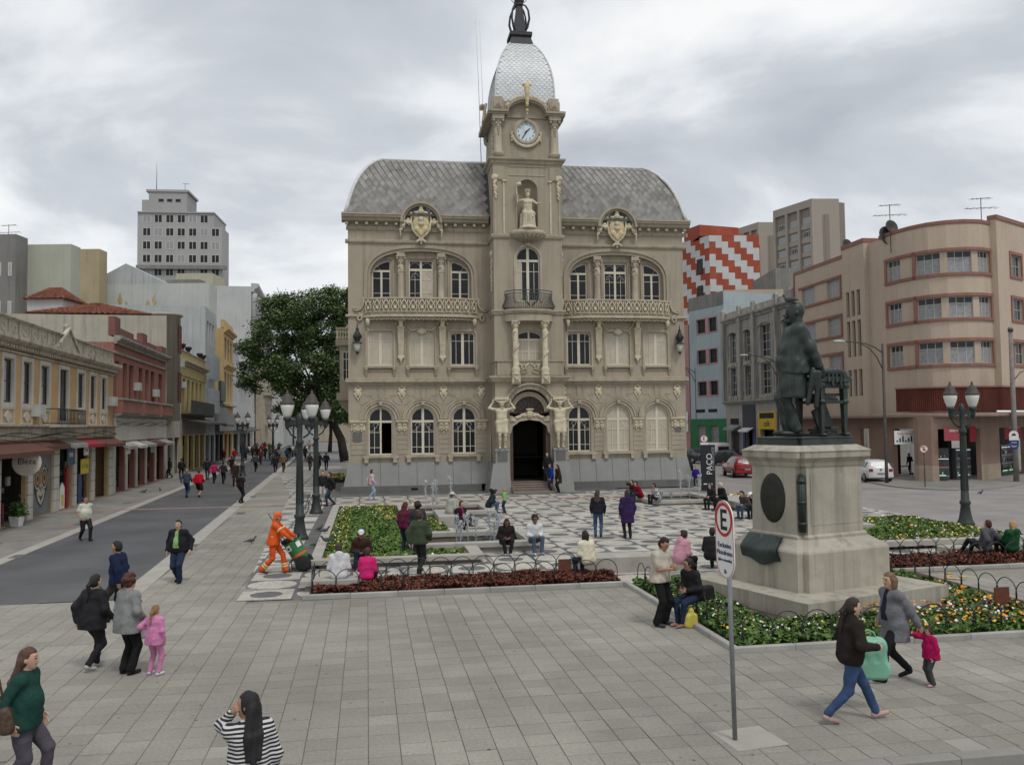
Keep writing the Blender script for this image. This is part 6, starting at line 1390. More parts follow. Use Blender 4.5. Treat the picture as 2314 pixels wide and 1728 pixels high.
# cobra-head road lights
M_galv = mat('dark_pole', (0.06, 0.058, 0.055), .6, .2, 4); M_head = mat('light_head', (.45, .46, .46), .5)
def road_light(px, Y, ztop, label, al=2.6):
    b = AT(px, 900, Y); e = thing('road_light', label, 'street light', (b.x, b.y, -.07), R(9), 'curved-arm road lights along the side street')
    mb = MB(); mb.lathe([(.11, 0), (.1, 1), (.075, ztop)], (0, 0, 0), 10); mb.obj('pole', M_galv, e)
    mb = MB(); z1 = ztop-.6; mb.tube([(0, 0, z1), (-.5, 0, z1+.35), (-1.2, 0, z1+.62), (-al, 0, z1+.75)], .04, 6); mb.tube([(0, 0, z1-1.1), (-.45, 0, z1-.2), (-.9, 0, z1+.3), (-1.6, 0, z1+.66)], .035, 6); mb.obj('arm', M_galv, e)
    mb = MB(); mb.ell((-al-.35, 0, z1+.74), (.45, .15, .09), 10, 6); mb.obj('light_head', M_head, e)
road_light(1998, 55.2, 8.9, 'road light with pale head on a long curved arm before the curved beige building'); road_light(1757, 75, 9.6, 'road light with curved arm behind the statue'); road_light(1573, 95, 10.0, 'road light beside the pale blue building', 2.0)
e = thing('utility_pole', 'tall round concrete utility pole at the right edge of the picture', 'pole', G(2297, 1087)); mb = MB(); mb.lathe([(.17, 0), (.16, 3), (.12, 9.8)], (0, 0, 0), 12); mb.obj('shaft', mat('concrete_pole', (.21, .19, .175), .85, .2, 2), e); mb = MB(); mb.lathe([(.16, 9.5), (.16, 9.7)], (0, 0, 0), 12); mb.box(.1, .35, -.04, .04, 8.6, 8.7); mb.tube([(.1, 0, 6.4), (.5, 0, 6.9), (1.2, 0, 7.1)], .03, 5); mb.obj('fitting', M_galv, e)
# ================================================================== signs
M_sw = mat('sign_white', (.72, .72, .70), .45, .05, 3, spec=.4); M_sr = mat('sign_red', (.45, .03, .03), .45); M_sk = mat('sign_black', (.015, .015, .017), .5); M_sb = mat('sign_blue', (.02, .045, .16), .45); M_steel = mat('galvanised', (.24, .25, .26), .5, .15, 4, metal=.4)
e = thing('parking_sign', 'tall oval parking sign with red ring and E on grey pole', 'sign', G(1653, 1672), R(-75)); e.rotation_euler = (R(.6), R(-.3), R(-75))
mb = MB(); mb.tube([(0, .05, 0), (0, .05, 2.95)], .03, 10); mb.obj('pole', M_steel, e)
ov = [(.235*math.cos(R(a)), 2.76+.24*math.sin(R(a))) for a in range(0, 181, 12)]+[(.235*math.cos(R(a)), 2.25+.24*math.sin(R(a))) for a in range(180, 361, 12)]
pt = MB(); pt.slabxz(ov, 0, .012); pt = pt.obj('plate', M_sw, e); mb = MB(); band(mb, inset(ov, .008), .008, -.003, .001); mb.obj('border', M_sr, pt)
mb = MB(); mb.ring((0, 2.755), .175, .215, -.004, .001, 0, 360, 40); mb.obj('red_ring', M_sr, pt)
mb = MB()
for q in ((-.075, -.03, 2.625, 2.885), (-.03, .085, 2.84, 2.885), (-.03, .07, 2.735, 2.775), (-.03, .085, 2.625, 2.67)): mb.box(q[0], q[1], -.005, .001, q[2], q[3])
mb.obj('letter_e', M_sk, pt)
for t, z, s in (('Exclusivo', 2.43, .092), ('Motofretes', 2.335, .088), ('(placa vermelha)', 2.245, .052), ('2h', 2.1, .07)): lettering(t, s, mat('sign_navy', (.03, .05, .12), .5), pt, (0, -.002, z), (R(90), 0, 0))
mb = MB(); mb.box(-.35, .35, -.1, .6, -.004, .004); mb.obj('footing', M_slab_fix, e)
def round_sign(px, py, Y, r_, label, slash=False, plate=False, rz=-10):
    c = AT(px, py, Y); e = thing('traffic_sign', label, 'sign', (c.x, c.y, 0), R(rz)); z = c.z
    mb = MB(); mb.tube([(0, .04, -.07), (0, .04, z+.1)], .03, 6); mb.obj('pole', M_galv, e)
    mb = MB(); mb.slabxz(arch_pts(0, z, r_, 1, 30, 0, 348), 0, .012); d = mb.obj('disc', M_sw, e); mb = MB(); mb.ring((0, z), r_*.84, r_*.99, -.006, 0, 0, 360, 30); mb.obj('ring', M_sr, d)
    lettering('E', r_*1.5, M_sk, d, (0, -.004, z), (R(90), 0, 0))
    if slash: mb = MB(); mb.slabxz([(-.66*r_, z+.56*r_), (-.56*r_, z+.66*r_), (.66*r_, z-.56*r_), (.56*r_, z-.66*r_)], -.014, -.011); mb.obj('slash', M_sr, d)
    if plate: mb = MB(); mb.box(-r_, r_, .0, .012, z-r_*1.9, z-r_*1.03); mb.obj('under_plate', M_sw, e)
round_sign(1591, 991, 53.5, .23, 'round parking sign standing above the black totem', False, True); round_sign(2088, 1014, 51.5, .24, 'round no-parking sign on thin pole by the shop kerb', True)
e = thing('bus_stop_sign', 'white and blue rounded bus stop sign on the concrete pole', 'sign', G(2294, 1089.5)+Vector((0, -.02, 0)), R(-20)); z = 2.3
mb = MB(); mb.slabxz([(.26*math.cos(R(a)), 2.95+.26*math.sin(R(a))) for a in range(0, 181, 15)]+[(-.26, 2.62), (.26, 2.62)], -.1, -.08); mb.obj('plate', M_sw, e)
mb = MB(); mb.slabxz([(-.26, 2.35), (.26, 2.35), (.26, 2.61), (-.26, 2.61)], -.1, -.08); mb.obj('plate', M_sb, e); mb = MB(); mb.slabxz([(.26*math.cos(R(a)), 2.3+.26*math.sin(R(a))) for a in range(180, 361, 15)]+[(.26, 2.34), (-.26, 2.34)], -.1, -.08); mb.obj('plate', M_sb, e)
mb = MB(); mb.box(-.12, .12, -.104, -.1, 2.9, 2.99); mb.box(-.05, .07, -.105, -.1, 2.985, 3.04); mb.obj('bus_symbol', M_sk, e)
mb = MB(); mb.box(-.15, .15, -.104, -.1, 2.46, 2.49); mb.box(-.17, .17, -.104, -.1, 2.26, 2.28); mb.box(-.12, .12, -.104, -.1, 2.2, 2.22); mb.obj('text_bar', M_sw, e)
mb = MB(); mb.box(-.05, .05, -.08, .0, 2.3, 2.9); mb.obj('clamp', M_galv, e)
c = G(1601, 1108); e = thing('sign_totem', 'black upright totem with white sideways lettering before the palace', 'sign', c, R(-14))
mb = MB(); mb.box(-.41, .41, -.12, .12, 0, 2.66); mb.obj('slab', mat('totem_black', (.012, .014, .022), .35, .2, 2, spec=.5), e)
lettering('PAÇO', .46, M_sw, e, (.1, -.125, 1.55), (R(90), R(-90), 0)); lettering('DA LIBERDADE', .2, mat('sign_grey', (.35, .36, .38), .5), e, (.3, -.125, 1.85), (R(90), R(-90), 0))
mb = MB(); mb.box(-.26, -.06, -.127, -.12, .36, .42); mb.box(.02, .24, -.127, -.12, .36, .42); mb.obj('logo_bar', M_sw, e)

# ================================================================== vehicles
M_tyre = mat('tyre', (.02, .02, .02), .85, .2, 10); M_rim = mat('rim', (.3, .3, .31), .4, metal=.6); M_cg = glass('car_glass', (.03, .033, .036), .05); M_tail = mat('tail_light', (.25, .012, .012), .3)
def car(label, loc, head, col, kind='hatch', scale=1.0):
    mp_ = mat('paint_%02x%02x%02x' % tuple(int(255*c) for c in col), col, .25, .03, 1, spec=.6)
    e = thing('parked_car' if kind != 'van' else 'parked_van', label, 'van' if kind == 'van' else 'car', loc, R(head), 'vehicles in the side street')
    if kind == 'van': ST_ = [(-2.15, .72, .5, .9, 1.75, .6), (-2.1, .84, .32, 1.0, 1.9, .7), (-1.2, .86, .28, 1.0, 1.98, .74), (1.2, .86, .28, 1.0, 1.98, .74), (1.9, .84, .32, 1.0, 1.86, .7), (2.12, .7, .5, .95, 1.5, .6)]
    elif kind == 'sedan': ST_ = [(-2.1, .7, .45, .8, .92, .6), (-2.0, .82, .3, .88, 1.02, .68), (-1.5, .84, .24, .9, 1.06, .66), (-.95, .84, .22, .9, 1.38, .56), (-.2, .84, .22, .9, 1.44, .58), (.4, .84, .22, .9, 1.38, .56), (1.0, .84, .22, .88, .98, .64), (1.9, .8, .28, .74, .82, .6), (2.1, .66, .4, .66, .72, .5)]
    else: ST_ = [(-1.98, .7, .45, .8, .86, .66), (-1.9, .81, .3, .9, 1.02, .7), (-1.66, .83, .24, .92, 1.36, .58), (-1.3, .83, .22, .92, 1.44, .57), (-.2, .83, .22, .92, 1.45, .58), (.35, .83, .22, .91, 1.36, .57), (.95, .83, .22, .9, .98, .64), (1.75, .8, .26, .78, .86, .6), (1.95, .66, .4, .66, .74, .5)]
    mb = MB(); mb.smooth = True; vs = []; fs = []; n = 12
    for x, hw, z0, zb, zt, ht in ST_:
        half = [(hw*.8, z0), (hw*.97, z0+.1), (hw, (z0+zb)/2), (hw*.98, zb), (ht, zt-.06), (ht*.82, zt)]
        vs += [(x, y, z) for y, z in half]+[(x, -y, z) for y, z in half[::-1]]
    m = len(ST_)
    for i in range(m-1):
        for k in range(n): fs.append((i*n+k, (i+1)*n+k, (i+1)*n+(k+1) % n, i*n+(k+1) % n))
    fs.append(tuple(range(n))); fs.append(tuple((m-1)*n+k for k in range(n-1, -1, -1))); mb.add(vs, fs); mb.obj('body', mp_, e)
    def P(i, t, u, o=.012):                                # point on the glasshouse side
        a, b = ST_[i], ST_[i+1]; f = lambda k: a[k]+(b[k]-a[k])*t; zb, zt, hw, ht = f(3), f(4)-.06, f(1)*.98, f(5); return (f(0), hw+(ht-hw)*u+o, zb+(zt-zb)*u)
    wi = {'van': [(1, .3, 1, .95), (2, .03, 2, .3), (2, .36, 2, .64), (2, .7, 3, .0)], 'sedan': [(2, .75, 3, .9), (4, -.9, 4, .05), (4, .15, 5, .35)], 'hatch': [(2, .7, 3, .35), (3, .42, 3, .98), (4, .08, 5, .4)]}[kind]
    if kind == 'hatch': wi = [(2, .5, 3, .3), (3, .36, 3, .92), (4, .0, 5, .35)]
    if kind == 'sedan': wi = [(2, .85, 3, .45), (3, .55, 4, .3), (4, .4, 5, .35)]
    for i0, t0, i1, t1 in wi:
        for s in (1, -1):
            q = [P(i0, t0, .12), P(i1, t1, .12), P(i1, max(0, t1-.12) if i1 != 5 else t1*.3, .86), P(i0, t0, .86)]; mb = MB(); mb.add([(x, s*y, z) for x, y, z in q]+[(x, s*(y-.03), z) for x, y, z in q], [(0, 1, 2, 3), (7, 6, 5, 4)]+[(a, a+4, (a+1) % 4+4, (a+1) % 4) for a in range(4)]); mb.obj('side_window', M_cg, e)
    def cross(i, u0, u1, w_, o):
        a, b = ST_[i], ST_[i+1]; f = lambda k, t: a[k]+(b[k]-a[k])*t
        q = [(f(0, u0)+o, -w_*f(5, u0)*1.02, f(4, u0)), (f(0, u0)+o, w_*f(5, u0)*1.02, f(4, u0)), (f(0, u1)+o, w_*f(5, u1), f(4, u1)), (f(0, u1)+o, -w_*f(5, u1), f(4, u1))]; mb = MB(); mb.add(q+[(x-(.04 if o > 0 else -.04), y, z-.02) for x, y, z in q], [(0, 1, 2, 3), (7, 6, 5, 4)]+[(k, k+4, (k+1) % 4+4, (k+1) % 4) for k in range(4)]); return mb
    if kind == 'van':
        mb = MB(); mb.box(-2.155, -2.1, -.55, .55, 1.1, 1.62); mb.obj('rear_window', M_cg, e)
    else:
        cross(1 if kind == 'hatch' else 2, .12, .9, .86, -.02).obj('rear_window', M_cg, e); cross(5, .12, .85, .84, .02).obj('windscreen', M_cg, e)
    for s in (1, -1):
        mb = MB(); xb = -2.0 if kind != 'van' else -2.12; mb.box(xb-.0, xb+.14, s*.62-.12, s*.62+.12, .72, .9); mb.obj('tail_lamp', M_tail, e); mb = MB(); mb.ell((1.88 if kind != 'van' else 2.02, s*.58, .66), (.09, .13, .09)); mb.obj('headlamp', M_sw, e)
        mb = MB(); mb.ell((.72, s*.95, .96), (.08, .09, .07)); mb.obj('mirror', mp_, e)
        for x in (-1.25, 1.22):
            t_ = MB(); t_.lathe([(.2, -.09), (.29, -.085), (.305, -.05), (.305, .05), (.29, .085), (.2, .09)], (0, 0, 0), 18); o = t_.obj('wheel', M_tyre, e, loc=(x, s*.76, .3)); o.rotation_euler = (R(90), 0, 0); t_ = MB(); t_.lathe([(.03, -.1), (.19, -.095), (.2, -.06), (.2, .06), (.19, .095), (.03, .1)], (0, 0, 0), 14); t_.obj('rim', M_rim, o)
    mb = MB(); xb = -2.05 if kind != 'van' else -2.18; mb.box(xb, xb+.15, -.76, .76, .36, .52); mb.obj('rear_bumper', mp_ if kind == 'hatch' else M_rim, e); mb = MB(); mb.box(xb-.02, xb+.05, -.2, .2, .4 if kind != 'hatch' else .54, .51 if kind != 'hatch' else .65); mb.obj('number_plate', M_rim, e)
    mb = MB(); mb.lathe([(.07, 0), (.07, .02)], (0, 0, 0), 14); o = mb.obj('badge', M_rim, e, loc=(xb+.06, 0, .86)); o.rotation_euler = (0, R(-90), 0)
    e.scale = (scale,)*3; return e
zr = -.07
def gz(px, py): g = G(px, py, zr); return g
car('red hatchback seen from behind in the side street', gz(1672, 1076), 90, (.25, .007, .011), scale=1.06); car('white hatchback parked at the kerb beyond the pedestal', gz(1968, 1086), 86, (.6, .6, .6))
car('dark grey sedan behind the red hatchback', gz(1638, 1051), 150, (.03, .035, .038), 'sedan'); car('white sedan parked before the blue and yellow doors', gz(1712, 1056), 165, (.6, .6, .6), 'sedan'); car('white van parked at the green shopfront', gz(1620, 1044), 95, (.6, .6, .58), 'van'); car('dark car at the corner beside the palace', gz(1560, 1046), 120, (.035, .038, .04), 'sedan')
# bicycle leaning on the second lamp post
e = thing('bicycle', 'silver bicycle leaning against the second lamp post', 'bicycle', G(701, 1160), R(75)); e.rotation_euler = (R(-10), 0, R(250))
for x in (-.52, .52):
    mb = MB(); mb.tube([(x+.32*math.cos(R(a)), 0, .33+.32*math.sin(R(a))) for a in range(0, 360, 15)], .022, 5, closed=True); o = mb.obj('wheel', M_tyre, e); mb = MB()
    for a in range(0, 180, 20): mb.tube([(x-.3*math.cos(R(a)), 0, .33-.3*math.sin(R(a))), (x+.3*math.cos(R(a)), 0, .33+.3*math.sin(R(a)))], .003, 3)
    mb.obj('spokes', M_rim, o)
mb = MB()
for p, q in (((-.52, .33), (-.1, .3)), ((-.1, .3), (-.2, .8)), ((-.52, .33), (-.18, .74)), ((-.1, .3), (.36, .72)), ((-.19, .76), (.34, .8)), ((.34, .92), (.52, .33))): mb.tube([(p[0], 0, p[1]), (q[0], 0, q[1])], .018, 5)
mb.obj('frame', M_rim, e); mb = MB(); mb.ell((-.22, 0, .86), (.13, .07, .03)); mb.obj('saddle', M_tyre, e); mb = MB(); mb.tube([(.2, .26, .98), (.33, .2, 1.0), (.35, 0, .98), (.33, -.2, 1.0), (.2, -.26, .98)], .014, 5); mb.obj('handlebar', M_rim, e); mb = MB(); mb.box(.42, .7, -.15, .15, .78, .98); mb.obj('basket', M_rim, e)
# sweeper's cart
CT = thing('sweeper_cart', 'green drum on a two-wheeled black cart pushed by the orange sweeper', 'cart', G(680, 1288), R(5))
M_gr = mat('drum_green', (.03, .15, .045), .5, .15, 4)
dr = link('drum', None, CT, (.02, 0, .3)); dr.rotation_euler = (0, R(-28), 0)
mb = MB(); mb.lathe([(.2, 0), (.21, .03), (.25, .62), (.24, .62), (.2, .08)], (0, 0, .0), 24); mb.obj('barrel', M_gr, dr); mb = MB(); mb.lathe([(.262, .6), (.28, .62), (.28, .68), (.25, .72), (.2, .71)], (0, 0, 0), 24); mb.obj('rim_lid', M_tyre, dr)
mb = MB(); mb.lathe([(.222, .13), (.229, .2)], (0, 0, 0), 24, cap=False); mb.obj('orange_band', mat('band_orange', (.6, .12, .03), .6), dr)
for a in (-120, -50): mb = MB(); mb.box(-.07, .07, -.01, .0, .36, .52); o = mb.obj('sticker', M_sw, dr, loc=(.247*math.cos(R(a)), .247*math.sin(R(a)), 0), rot=R(a+90))
mb = MB(); mb.box(-.035, .035, -.013, -.0105, .4, .46); mb.obj('sticker_mark', M_sk, dr, loc=(.247*math.cos(R(-120)), .247*math.sin(R(-120)), 0), rot=R(-30))
for y in (-.24, .24): 
    mb = MB(); mb.lathe([(.1, -.05), (.2, -.05), (.22, -.02), (.22, .02), (.2, .05), (.1, .05), (.03, .06)], (0, 0, 0), 20); o = mb.obj('wheel', M_tyre, CT, loc=(.1, y, .22)); o.rotation_euler = (R(90), 0, 0)
mb = MB(); mb.tube([(.1, -.3, .22), (.1, .3, .22)], .018, 6)
for y in (-.2, .2): mb.tube([(.1, y, .22), (-.25, y, .62), (-.62, y, .98)], .016, 5); mb.tube([(-.12, y, .48), (-.3, y, .2), (-.28, y, .02)], .016, 5); mb.tube([(.1, y, .22), (-.1, y, .06), (-.28, y, .02)], .014, 5)
mb.tube([(-.62, -.2, .98), (-.62, .2, .98)], .016, 5); mb.obj('cart_frame', M_iron, CT); mb = MB(); mb.tube([(-.48, -.1, .06), (-.62, -.14, 1.2), (-.86, -.2, 1.62)], .014, 5); mb.obj('broom_handle', M_galv, CT)
# ================================================================== street buildings
WC = {}
M_wf = mat('white_frame', (.5, .49, .46), .6, .08, 2); M_wd = mat('brown_frame', (.055, .04, .035), .6, .15, 3); M_gl2 = glass('street_glass', (.02, .022, .026), .1); M_cur = mat('net_curtain', (.27, .28, .29), .35, .25, 6, spec=.5)
M_tile = island_rand(mat('clay_tile', (.25, .095, .058), .85, .3, 3, .3, 20, blotch=.75, blotchcol=(.1, .055, .045)), .25)
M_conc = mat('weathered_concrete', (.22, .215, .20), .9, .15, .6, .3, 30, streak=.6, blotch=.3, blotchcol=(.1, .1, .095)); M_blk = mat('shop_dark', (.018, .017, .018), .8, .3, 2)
def win(e, x0, x1, z0, z1, y, fm=None, gm=None, nx=2, nz=2, fw=.06, name='window'):
    k = (round(x1-x0, 2), round(z1-z0, 2), (fm or M_wf).name, (gm or M_gl2).name, nx, nz, fw)
    if k not in WC:
        w_, h_ = x1-x0, z1-z0; mb = MB(); band(mb, [(0, 0), (w_, 0), (w_, h_), (0, h_)], fw, 0, .06)
        for i in range(1, nx): mb.box(w_*i/nx-fw*.4, w_*i/nx+fw*.4, .006, .05, fw*.9, h_-fw*.9)
        for i in range(1, nz): mb.box(fw*.9, w_-fw*.9, .009, .048, h_*i/nz-fw*.35, h_*i/nz+fw*.35)
        p = MB(); p.box(fw*.6, w_-fw*.6, .03, .04, fw*.6, h_-fw*.6); WC[k] = (mb.mesh('window', fm or M_wf), p.mesh('pane', gm or M_gl2))
    a, b = WC[k]; o = link(name, a, e, (x0, y, z0)); link('pane', b, o); return o
def rc(x0, x1, z0, z1): return [(x0, z0), (x1, z0), (x1, z1), (x0, z1)]
def house(name, label, loc, rot, W_, D_, H_, m, wins=(), group=None, fm=None, gm=None, reveal=.22, nx=2, nz=2, roof=True, back=True, cat='building', z0=-.05):
    e = thing(name, label, cat, loc, rot, group); mb = MB(); hs = [rc(*w[:4]) for w in wins]
    mb.panel(rc(0, W_, z0, H_), hs, 0, reveal); mb.obj('front_wall', m, e)
    mb = MB(); mb.box(0, .25, .001, D_, z0, H_-.001); mb.box(W_-.25, W_, .001, D_, z0, H_-.001); mb.box(.25, W_-.25, D_-.25, D_, z0, H_-.002); mb.obj('side_wall', m, e)
    mb = MB(); mb.box(.25, W_-.25, .26, D_-.25, H_-.35, H_-.2); mb.box(.26, W_-.26, 1.6, 1.7, z0, H_-.4); mb.obj('roof_deck', M_conc, e)
    for w in wins:
        k = w[4] if len(w) > 4 else 'w'
        if k == 'w': win(e, w[0]+.01, w[1]-.01, w[2]+.01, w[3]-.01, reveal-.09, fm, gm, nx, nz)
        elif k == 'd': win(e, w[0]+.01, w[1]-.01, w[2]+.01, w[3]-.01, reveal-.09, M_wd, M_gl2, 2, 3)
        elif k == 'shut': mb = MB(); mb.box(w[0]+.01, w[1]-.01, reveal-.1, reveal-.06, w[2], w[3]-.01); [mb.box(w[0]+.02, w[1]-.02, reveal-.115, reveal-.1, w[2]+.02+i*.14, w[2]+.11+i*.14) for i in range(int((w[3]-w[2])/.14))]; mb.obj('roller_shutter', w[5], e)
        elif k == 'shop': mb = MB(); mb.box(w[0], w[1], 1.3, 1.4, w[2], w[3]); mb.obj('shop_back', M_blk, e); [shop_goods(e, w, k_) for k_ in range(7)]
    return e
RS = random.Random(5)
def shop_goods(e, w, k):
    x = w[0]+(w[1]-w[0])*RS.random()*.85; z = w[2]+RS.random()*1.9; y = RS.uniform(.35, 1.2); mb = MB(); mb.box(x, x+RS.uniform(.15, .5), y, y+.08, z, z+RS.uniform(.2, .7)); mb.obj('goods', mat('goods_%d' % (k % 5), ((.3, .28, .25), (.2, .03, .04), (.05, .09, .2), (.3, .22, .05), (.1, .1, .1))[k % 5], .7), e)
def bar(e, x0, x1, z0, z1, dpt, m, name='moulding', y1=.02): mb = MB(); mb.box(x0, x1, -dpt, y1, z0, z1); return mb.obj(name, m, e)
def corn(e, x0, x1, z, h_, d_, m, name='cornice'): mb = MB(); mb.sweepx([(-d_*.3, z), (-d_*.4, z+h_*.3), (-d_*.8, z+h_*.5), (-d_, z+h_*.7), (-d_, z+h_), (.02, z+h_*1.05), (.02, z)], x0, x1); return mb.obj(name, m, e)
SR = R(101.7)
def ST0(t): return STR(t, 0)
rg = random.Random(21)
M_yel = mat('yellow_plaster', (.46, .31, .155), .88, .12, .8, .2, 30, streak=.22, streakcol=(.33, .16, .10)); M_ywh = mat('white_plaster', (.50, .475, .42), .85, .1, 1, streak=.35, streakcol=(.2, .18, .15)); M_old = mat('old_parapet', (.42, .385, .31), .88, .15, 2, .4, 20, streak=.75, streakcol=(.07, .06, .05), blotch=.5, blotchcol=(.15, .13, .1))
# --- yellow building
T0 = 34.0; X = lambda t: t-T0
uw = [(39.13, 40.29), (41.42, 42.55), (43.82, 45.04), (49.79, 51.01), (52.22, 53.39), (54.67, 55.74), (36.8, 37.96), (34.6, 35.7)]
gp = [(34.4, 38.2), (38.9, 42.0), (42.8, 45.7), (46.6, 48.95), (49.6, 52.4), (53.2, 56.2)]
wins = [(X(a), X(b), 5.17, 6.97) for a, b in uw]+[(X(46.67), X(48.07), 4.24, 7.0, 'd')]
kinds = ['shop', 'shop', 'shut', 'shop', 'shop', 'shop']
for (a, b), k in zip(gp, kinds): wins.append((X(a), X(b), .02, 3.35, k, mat('shutter_steel', (.17, .18, .185), .6, .15, 3)) if k == 'shut' else (X(a), X(b), .02, 3.35, k))
Y = house('yellow_shop_building', 'yellow two-storey shop building with white window surrounds, nearest on the left', ST0(T0), SR, 23.5, 12, 7.95, M_yel, wins, None, M_wd, M_gl2, .17, 1, 2)
for a, b in uw+[(46.67, 48.07)]:
    door = a == 46.67; mb = MB(); band(mb, rc(X(a)-.2, X(b)+.2, (4.24 if door else 4.95), 7.22), .2, -.05, .012); [mb.box(q_, q_+.03, -.01, .17, (4.24 if door else 5.17), 6.98) for q_ in (X(a), X(b)-.03)]; mb.obj('window_surround', M_ywh, Y)
    if not door:
        mb = MB(); band(mb, rc(X(a)-.18, X(b)+.18, 4.24, 4.95), .07, -.04, .01); c = (X(a)+X(b))/2; mb.slabxz([(c-.42, 4.58), (c, 4.3), (c+.42, 4.58), (c, 4.86)], -.045, .01); mb.obj('diamond_panel', M_ywh, Y)
corn(Y, 0, 23.6, 7.42, .5, .5, M_old); bar(Y, 0, 23.5, 7.26, 7.34, .1, M_old, 'architrave'); bar(Y, 0, 23.5, 7.955, 8.62, .02, M_old, 'parapet', .3); corn(Y, 0, 23.55, 8.625, .13, .16, M_old, 'parapet_cap')
for k in range(18): mb = MB(); x = .5+k*1.28; mb.box(x-.08, x+.08, -.07, 0, 7.96, 8.6); mb.box(x+.2, x+.95, -.045, 0, 8.05, 8.5); mb.tube([(x+.57+.2*math.cos(R(a)), -.05, 8.27+.16*math.sin(R(a))) for a in range(0, 360, 45)], .03, 4, closed=True); mb.obj('parapet_panel', M_old, Y)
for k in range(70): mb = MB(); mb.box(k*.335+.05, k*.335+.2, -.3, 0, 7.44, 7.56); mb.obj('dentil', M_old, Y)
mb = MB(); c = X(47.7); mb.slabxz([(c-1.7, 8.0), (c+1.7, 8.0), (c, 9.0)], -.14, .2); mb.slabxz([(c-.12, 8.95), (c+.12, 8.95), (c+.2, 9.25), (c, 9.35), (c-.2, 9.25)], -.1, .1); mb.obj('pediment', M_old, Y)
for sg in (-1, 1): mb = MB(); mb.slabxz(ccw([(c+sg*1.8, 7.98), (c, 9.06), (c, 9.2), (c+sg*1.95, 8.06)]), -.22, -.02); mb.obj('pediment_edge', M_old, Y)
bar(Y, 0, 23.5, 3.56, 4.1, .1, M_old, 'fascia'); corn(Y, 0, 23.55, 4.02, .2, .35, M_old, 'ledge')
for t0, t1 in ((33.9, 34.4), (38.2, 38.9), (42.03, 42.76), (45.71, 46.58), (48.97, 49.59), (52.39, 53.19), (56.29, 57.5)):
    for k in range(6): mb = MB(); mb.box(X(t0)+.01, X(t1)-.01, -.09, .012, .02+k*.56, .02+k*.56+.53); mb.obj('pilaster_block', M_ywh, Y)
bar(Y, X(44.0), X(48.8), 4.12, 4.24, .75, M_old, 'balcony_slab'); mb = MB()
for z in (4.3, 4.98): mb.tube([(X(44.05), 0, z), (X(44.05), -.7, z), (X(48.75), -.7, z), (X(48.75), 0, z)], .022, 4)
for k in range(40): x = X(44.05)+4.7*k/39; mb.tube([(x, -.7, 4.24), (x+.03*(-1)**k, -.7, 4.65), (x, -.7, 5.0)], .011, 4)
mb.obj('balcony_railing', M_iron, Y)
def awning(e, x0, x1, z0, z1, d_, m, name='awning'): mb = MB(); mb.add([(x0, 0, z1), (x1, 0, z1), (x1, -d_, z0), (x0, -d_, z0), (x0, 0, z1-.04), (x1, 0, z1-.04), (x1, -d_, z0-.18), (x0, -d_, z0-.18)], [(0, 1, 2, 3), (3, 2, 6, 7), (7, 6, 5, 4), (0, 3, 7, 4), (1, 5, 6, 2)]); return mb.obj(name, m, e)
M_awn = mat('rust_awning', (.115, .05, .038), .8, .15, 2); M_awg = mat('grey_awning', (.26, .26, .255), .8, .2, 2); M_awr = mat('red_awning', (.26, .02, .026), .7); M_sy = mat('sign_yellow', (.55, .42, .03), .6)
awning(Y, X(34.5), X(42.3), 3.1, 3.5, 1.1, M_awn); awning(Y, X(42.6), X(46.5), 3.25, 3.5, .6, M_awn); awning(Y, X(46.6), X(49.3), 3.25, 3.5, .7, M_awg); awning(Y, X(49.4), X(52.8), 3.2, 3.5, .7, M_awr); awning(Y, X(52.9), X(57.3), 3.15, 3.5, .8, M_awn)
# round shop sign, posters, owl painting
def poster(e, x, y, z, w_, h_, m, txt=None, tm=None, ts=.2, name='shop_sign'):
    mb = MB(); mb.box(x-w_/2, x+w_/2, y-.04, y, z-h_/2, z+h_/2); o = mb.obj(name, m, e)
    if txt: lettering(txt, ts, tm, o, (x, y-.042, z), (R(90), 0, 0))
    return o
mb = MB(); mb.slabxz(arch_pts(0, 0, .55, 1, 32, 0, 349), -.05, .05); o = mb.obj('round_sign', mat('sign_cream', (.5, .45, .38), .6), Y, loc=(X(40.2), -.62, 2.62), rot=R(-80)); lettering('Eleza', .34, M_blk, o, (0, -.055, .05), (R(90), 0, 0))
poster(Y, X(47.6), -.3, 2.72, 1.3, 1.0, mat('sign_teal', (.02, .05, .09), .5), 'PURE', M_sw, .3); poster(Y, X(51.1), -.12, 2.85, .9, .5, M_sw, 'SALE', M_sr, .22); poster(Y, X(51.2), -.02, 2.0, 1.5, .8, M_sy, 'O 3 12x', M_sk, .34); mb = MB(); mb.box(X(50.9), X(51.6), .2, .3, .05, 1.6); mb.obj('blue_board', M_sb, Y); mb = MB(); mb.box(X(47.9), X(48.3), -.05, .05, .05, 2.1); mb.obj('red_post', M_awr, Y); mb = MB(); mb.slabxz([(X(47.0), .05), (X(47.7), .05), (X(47.7), 1.1), (X(47.35), 1.35), (X(47.0), 1.1)], -.02, .03); mb.obj('display_board', M_sw, Y); mb = MB(); mb.slabxz([(X(47.15), .2), (X(47.5), .2), (X(47.5), .75), (X(47.15), .75)], -.035, -.021); mb.obj('board_panel', M_sy, Y)
M_oy = mat('owl_yellow', (.35, .2, .05), .7); M_ow = mat('owl_cream', (.42, .38, .30), .7); cx_ = X(44.25); yy = .053
def blob(pts, m, d): mb = MB(); mb.slabxz(ccw(pts), yy-d, yy); mb.obj('painted_owl', m, Y)
def el(cx, cz, rx, rz_): return [(cx+rx*math.cos(R(a)), cz+rz_*math.sin(R(a))) for a in range(0, 360, 20)]
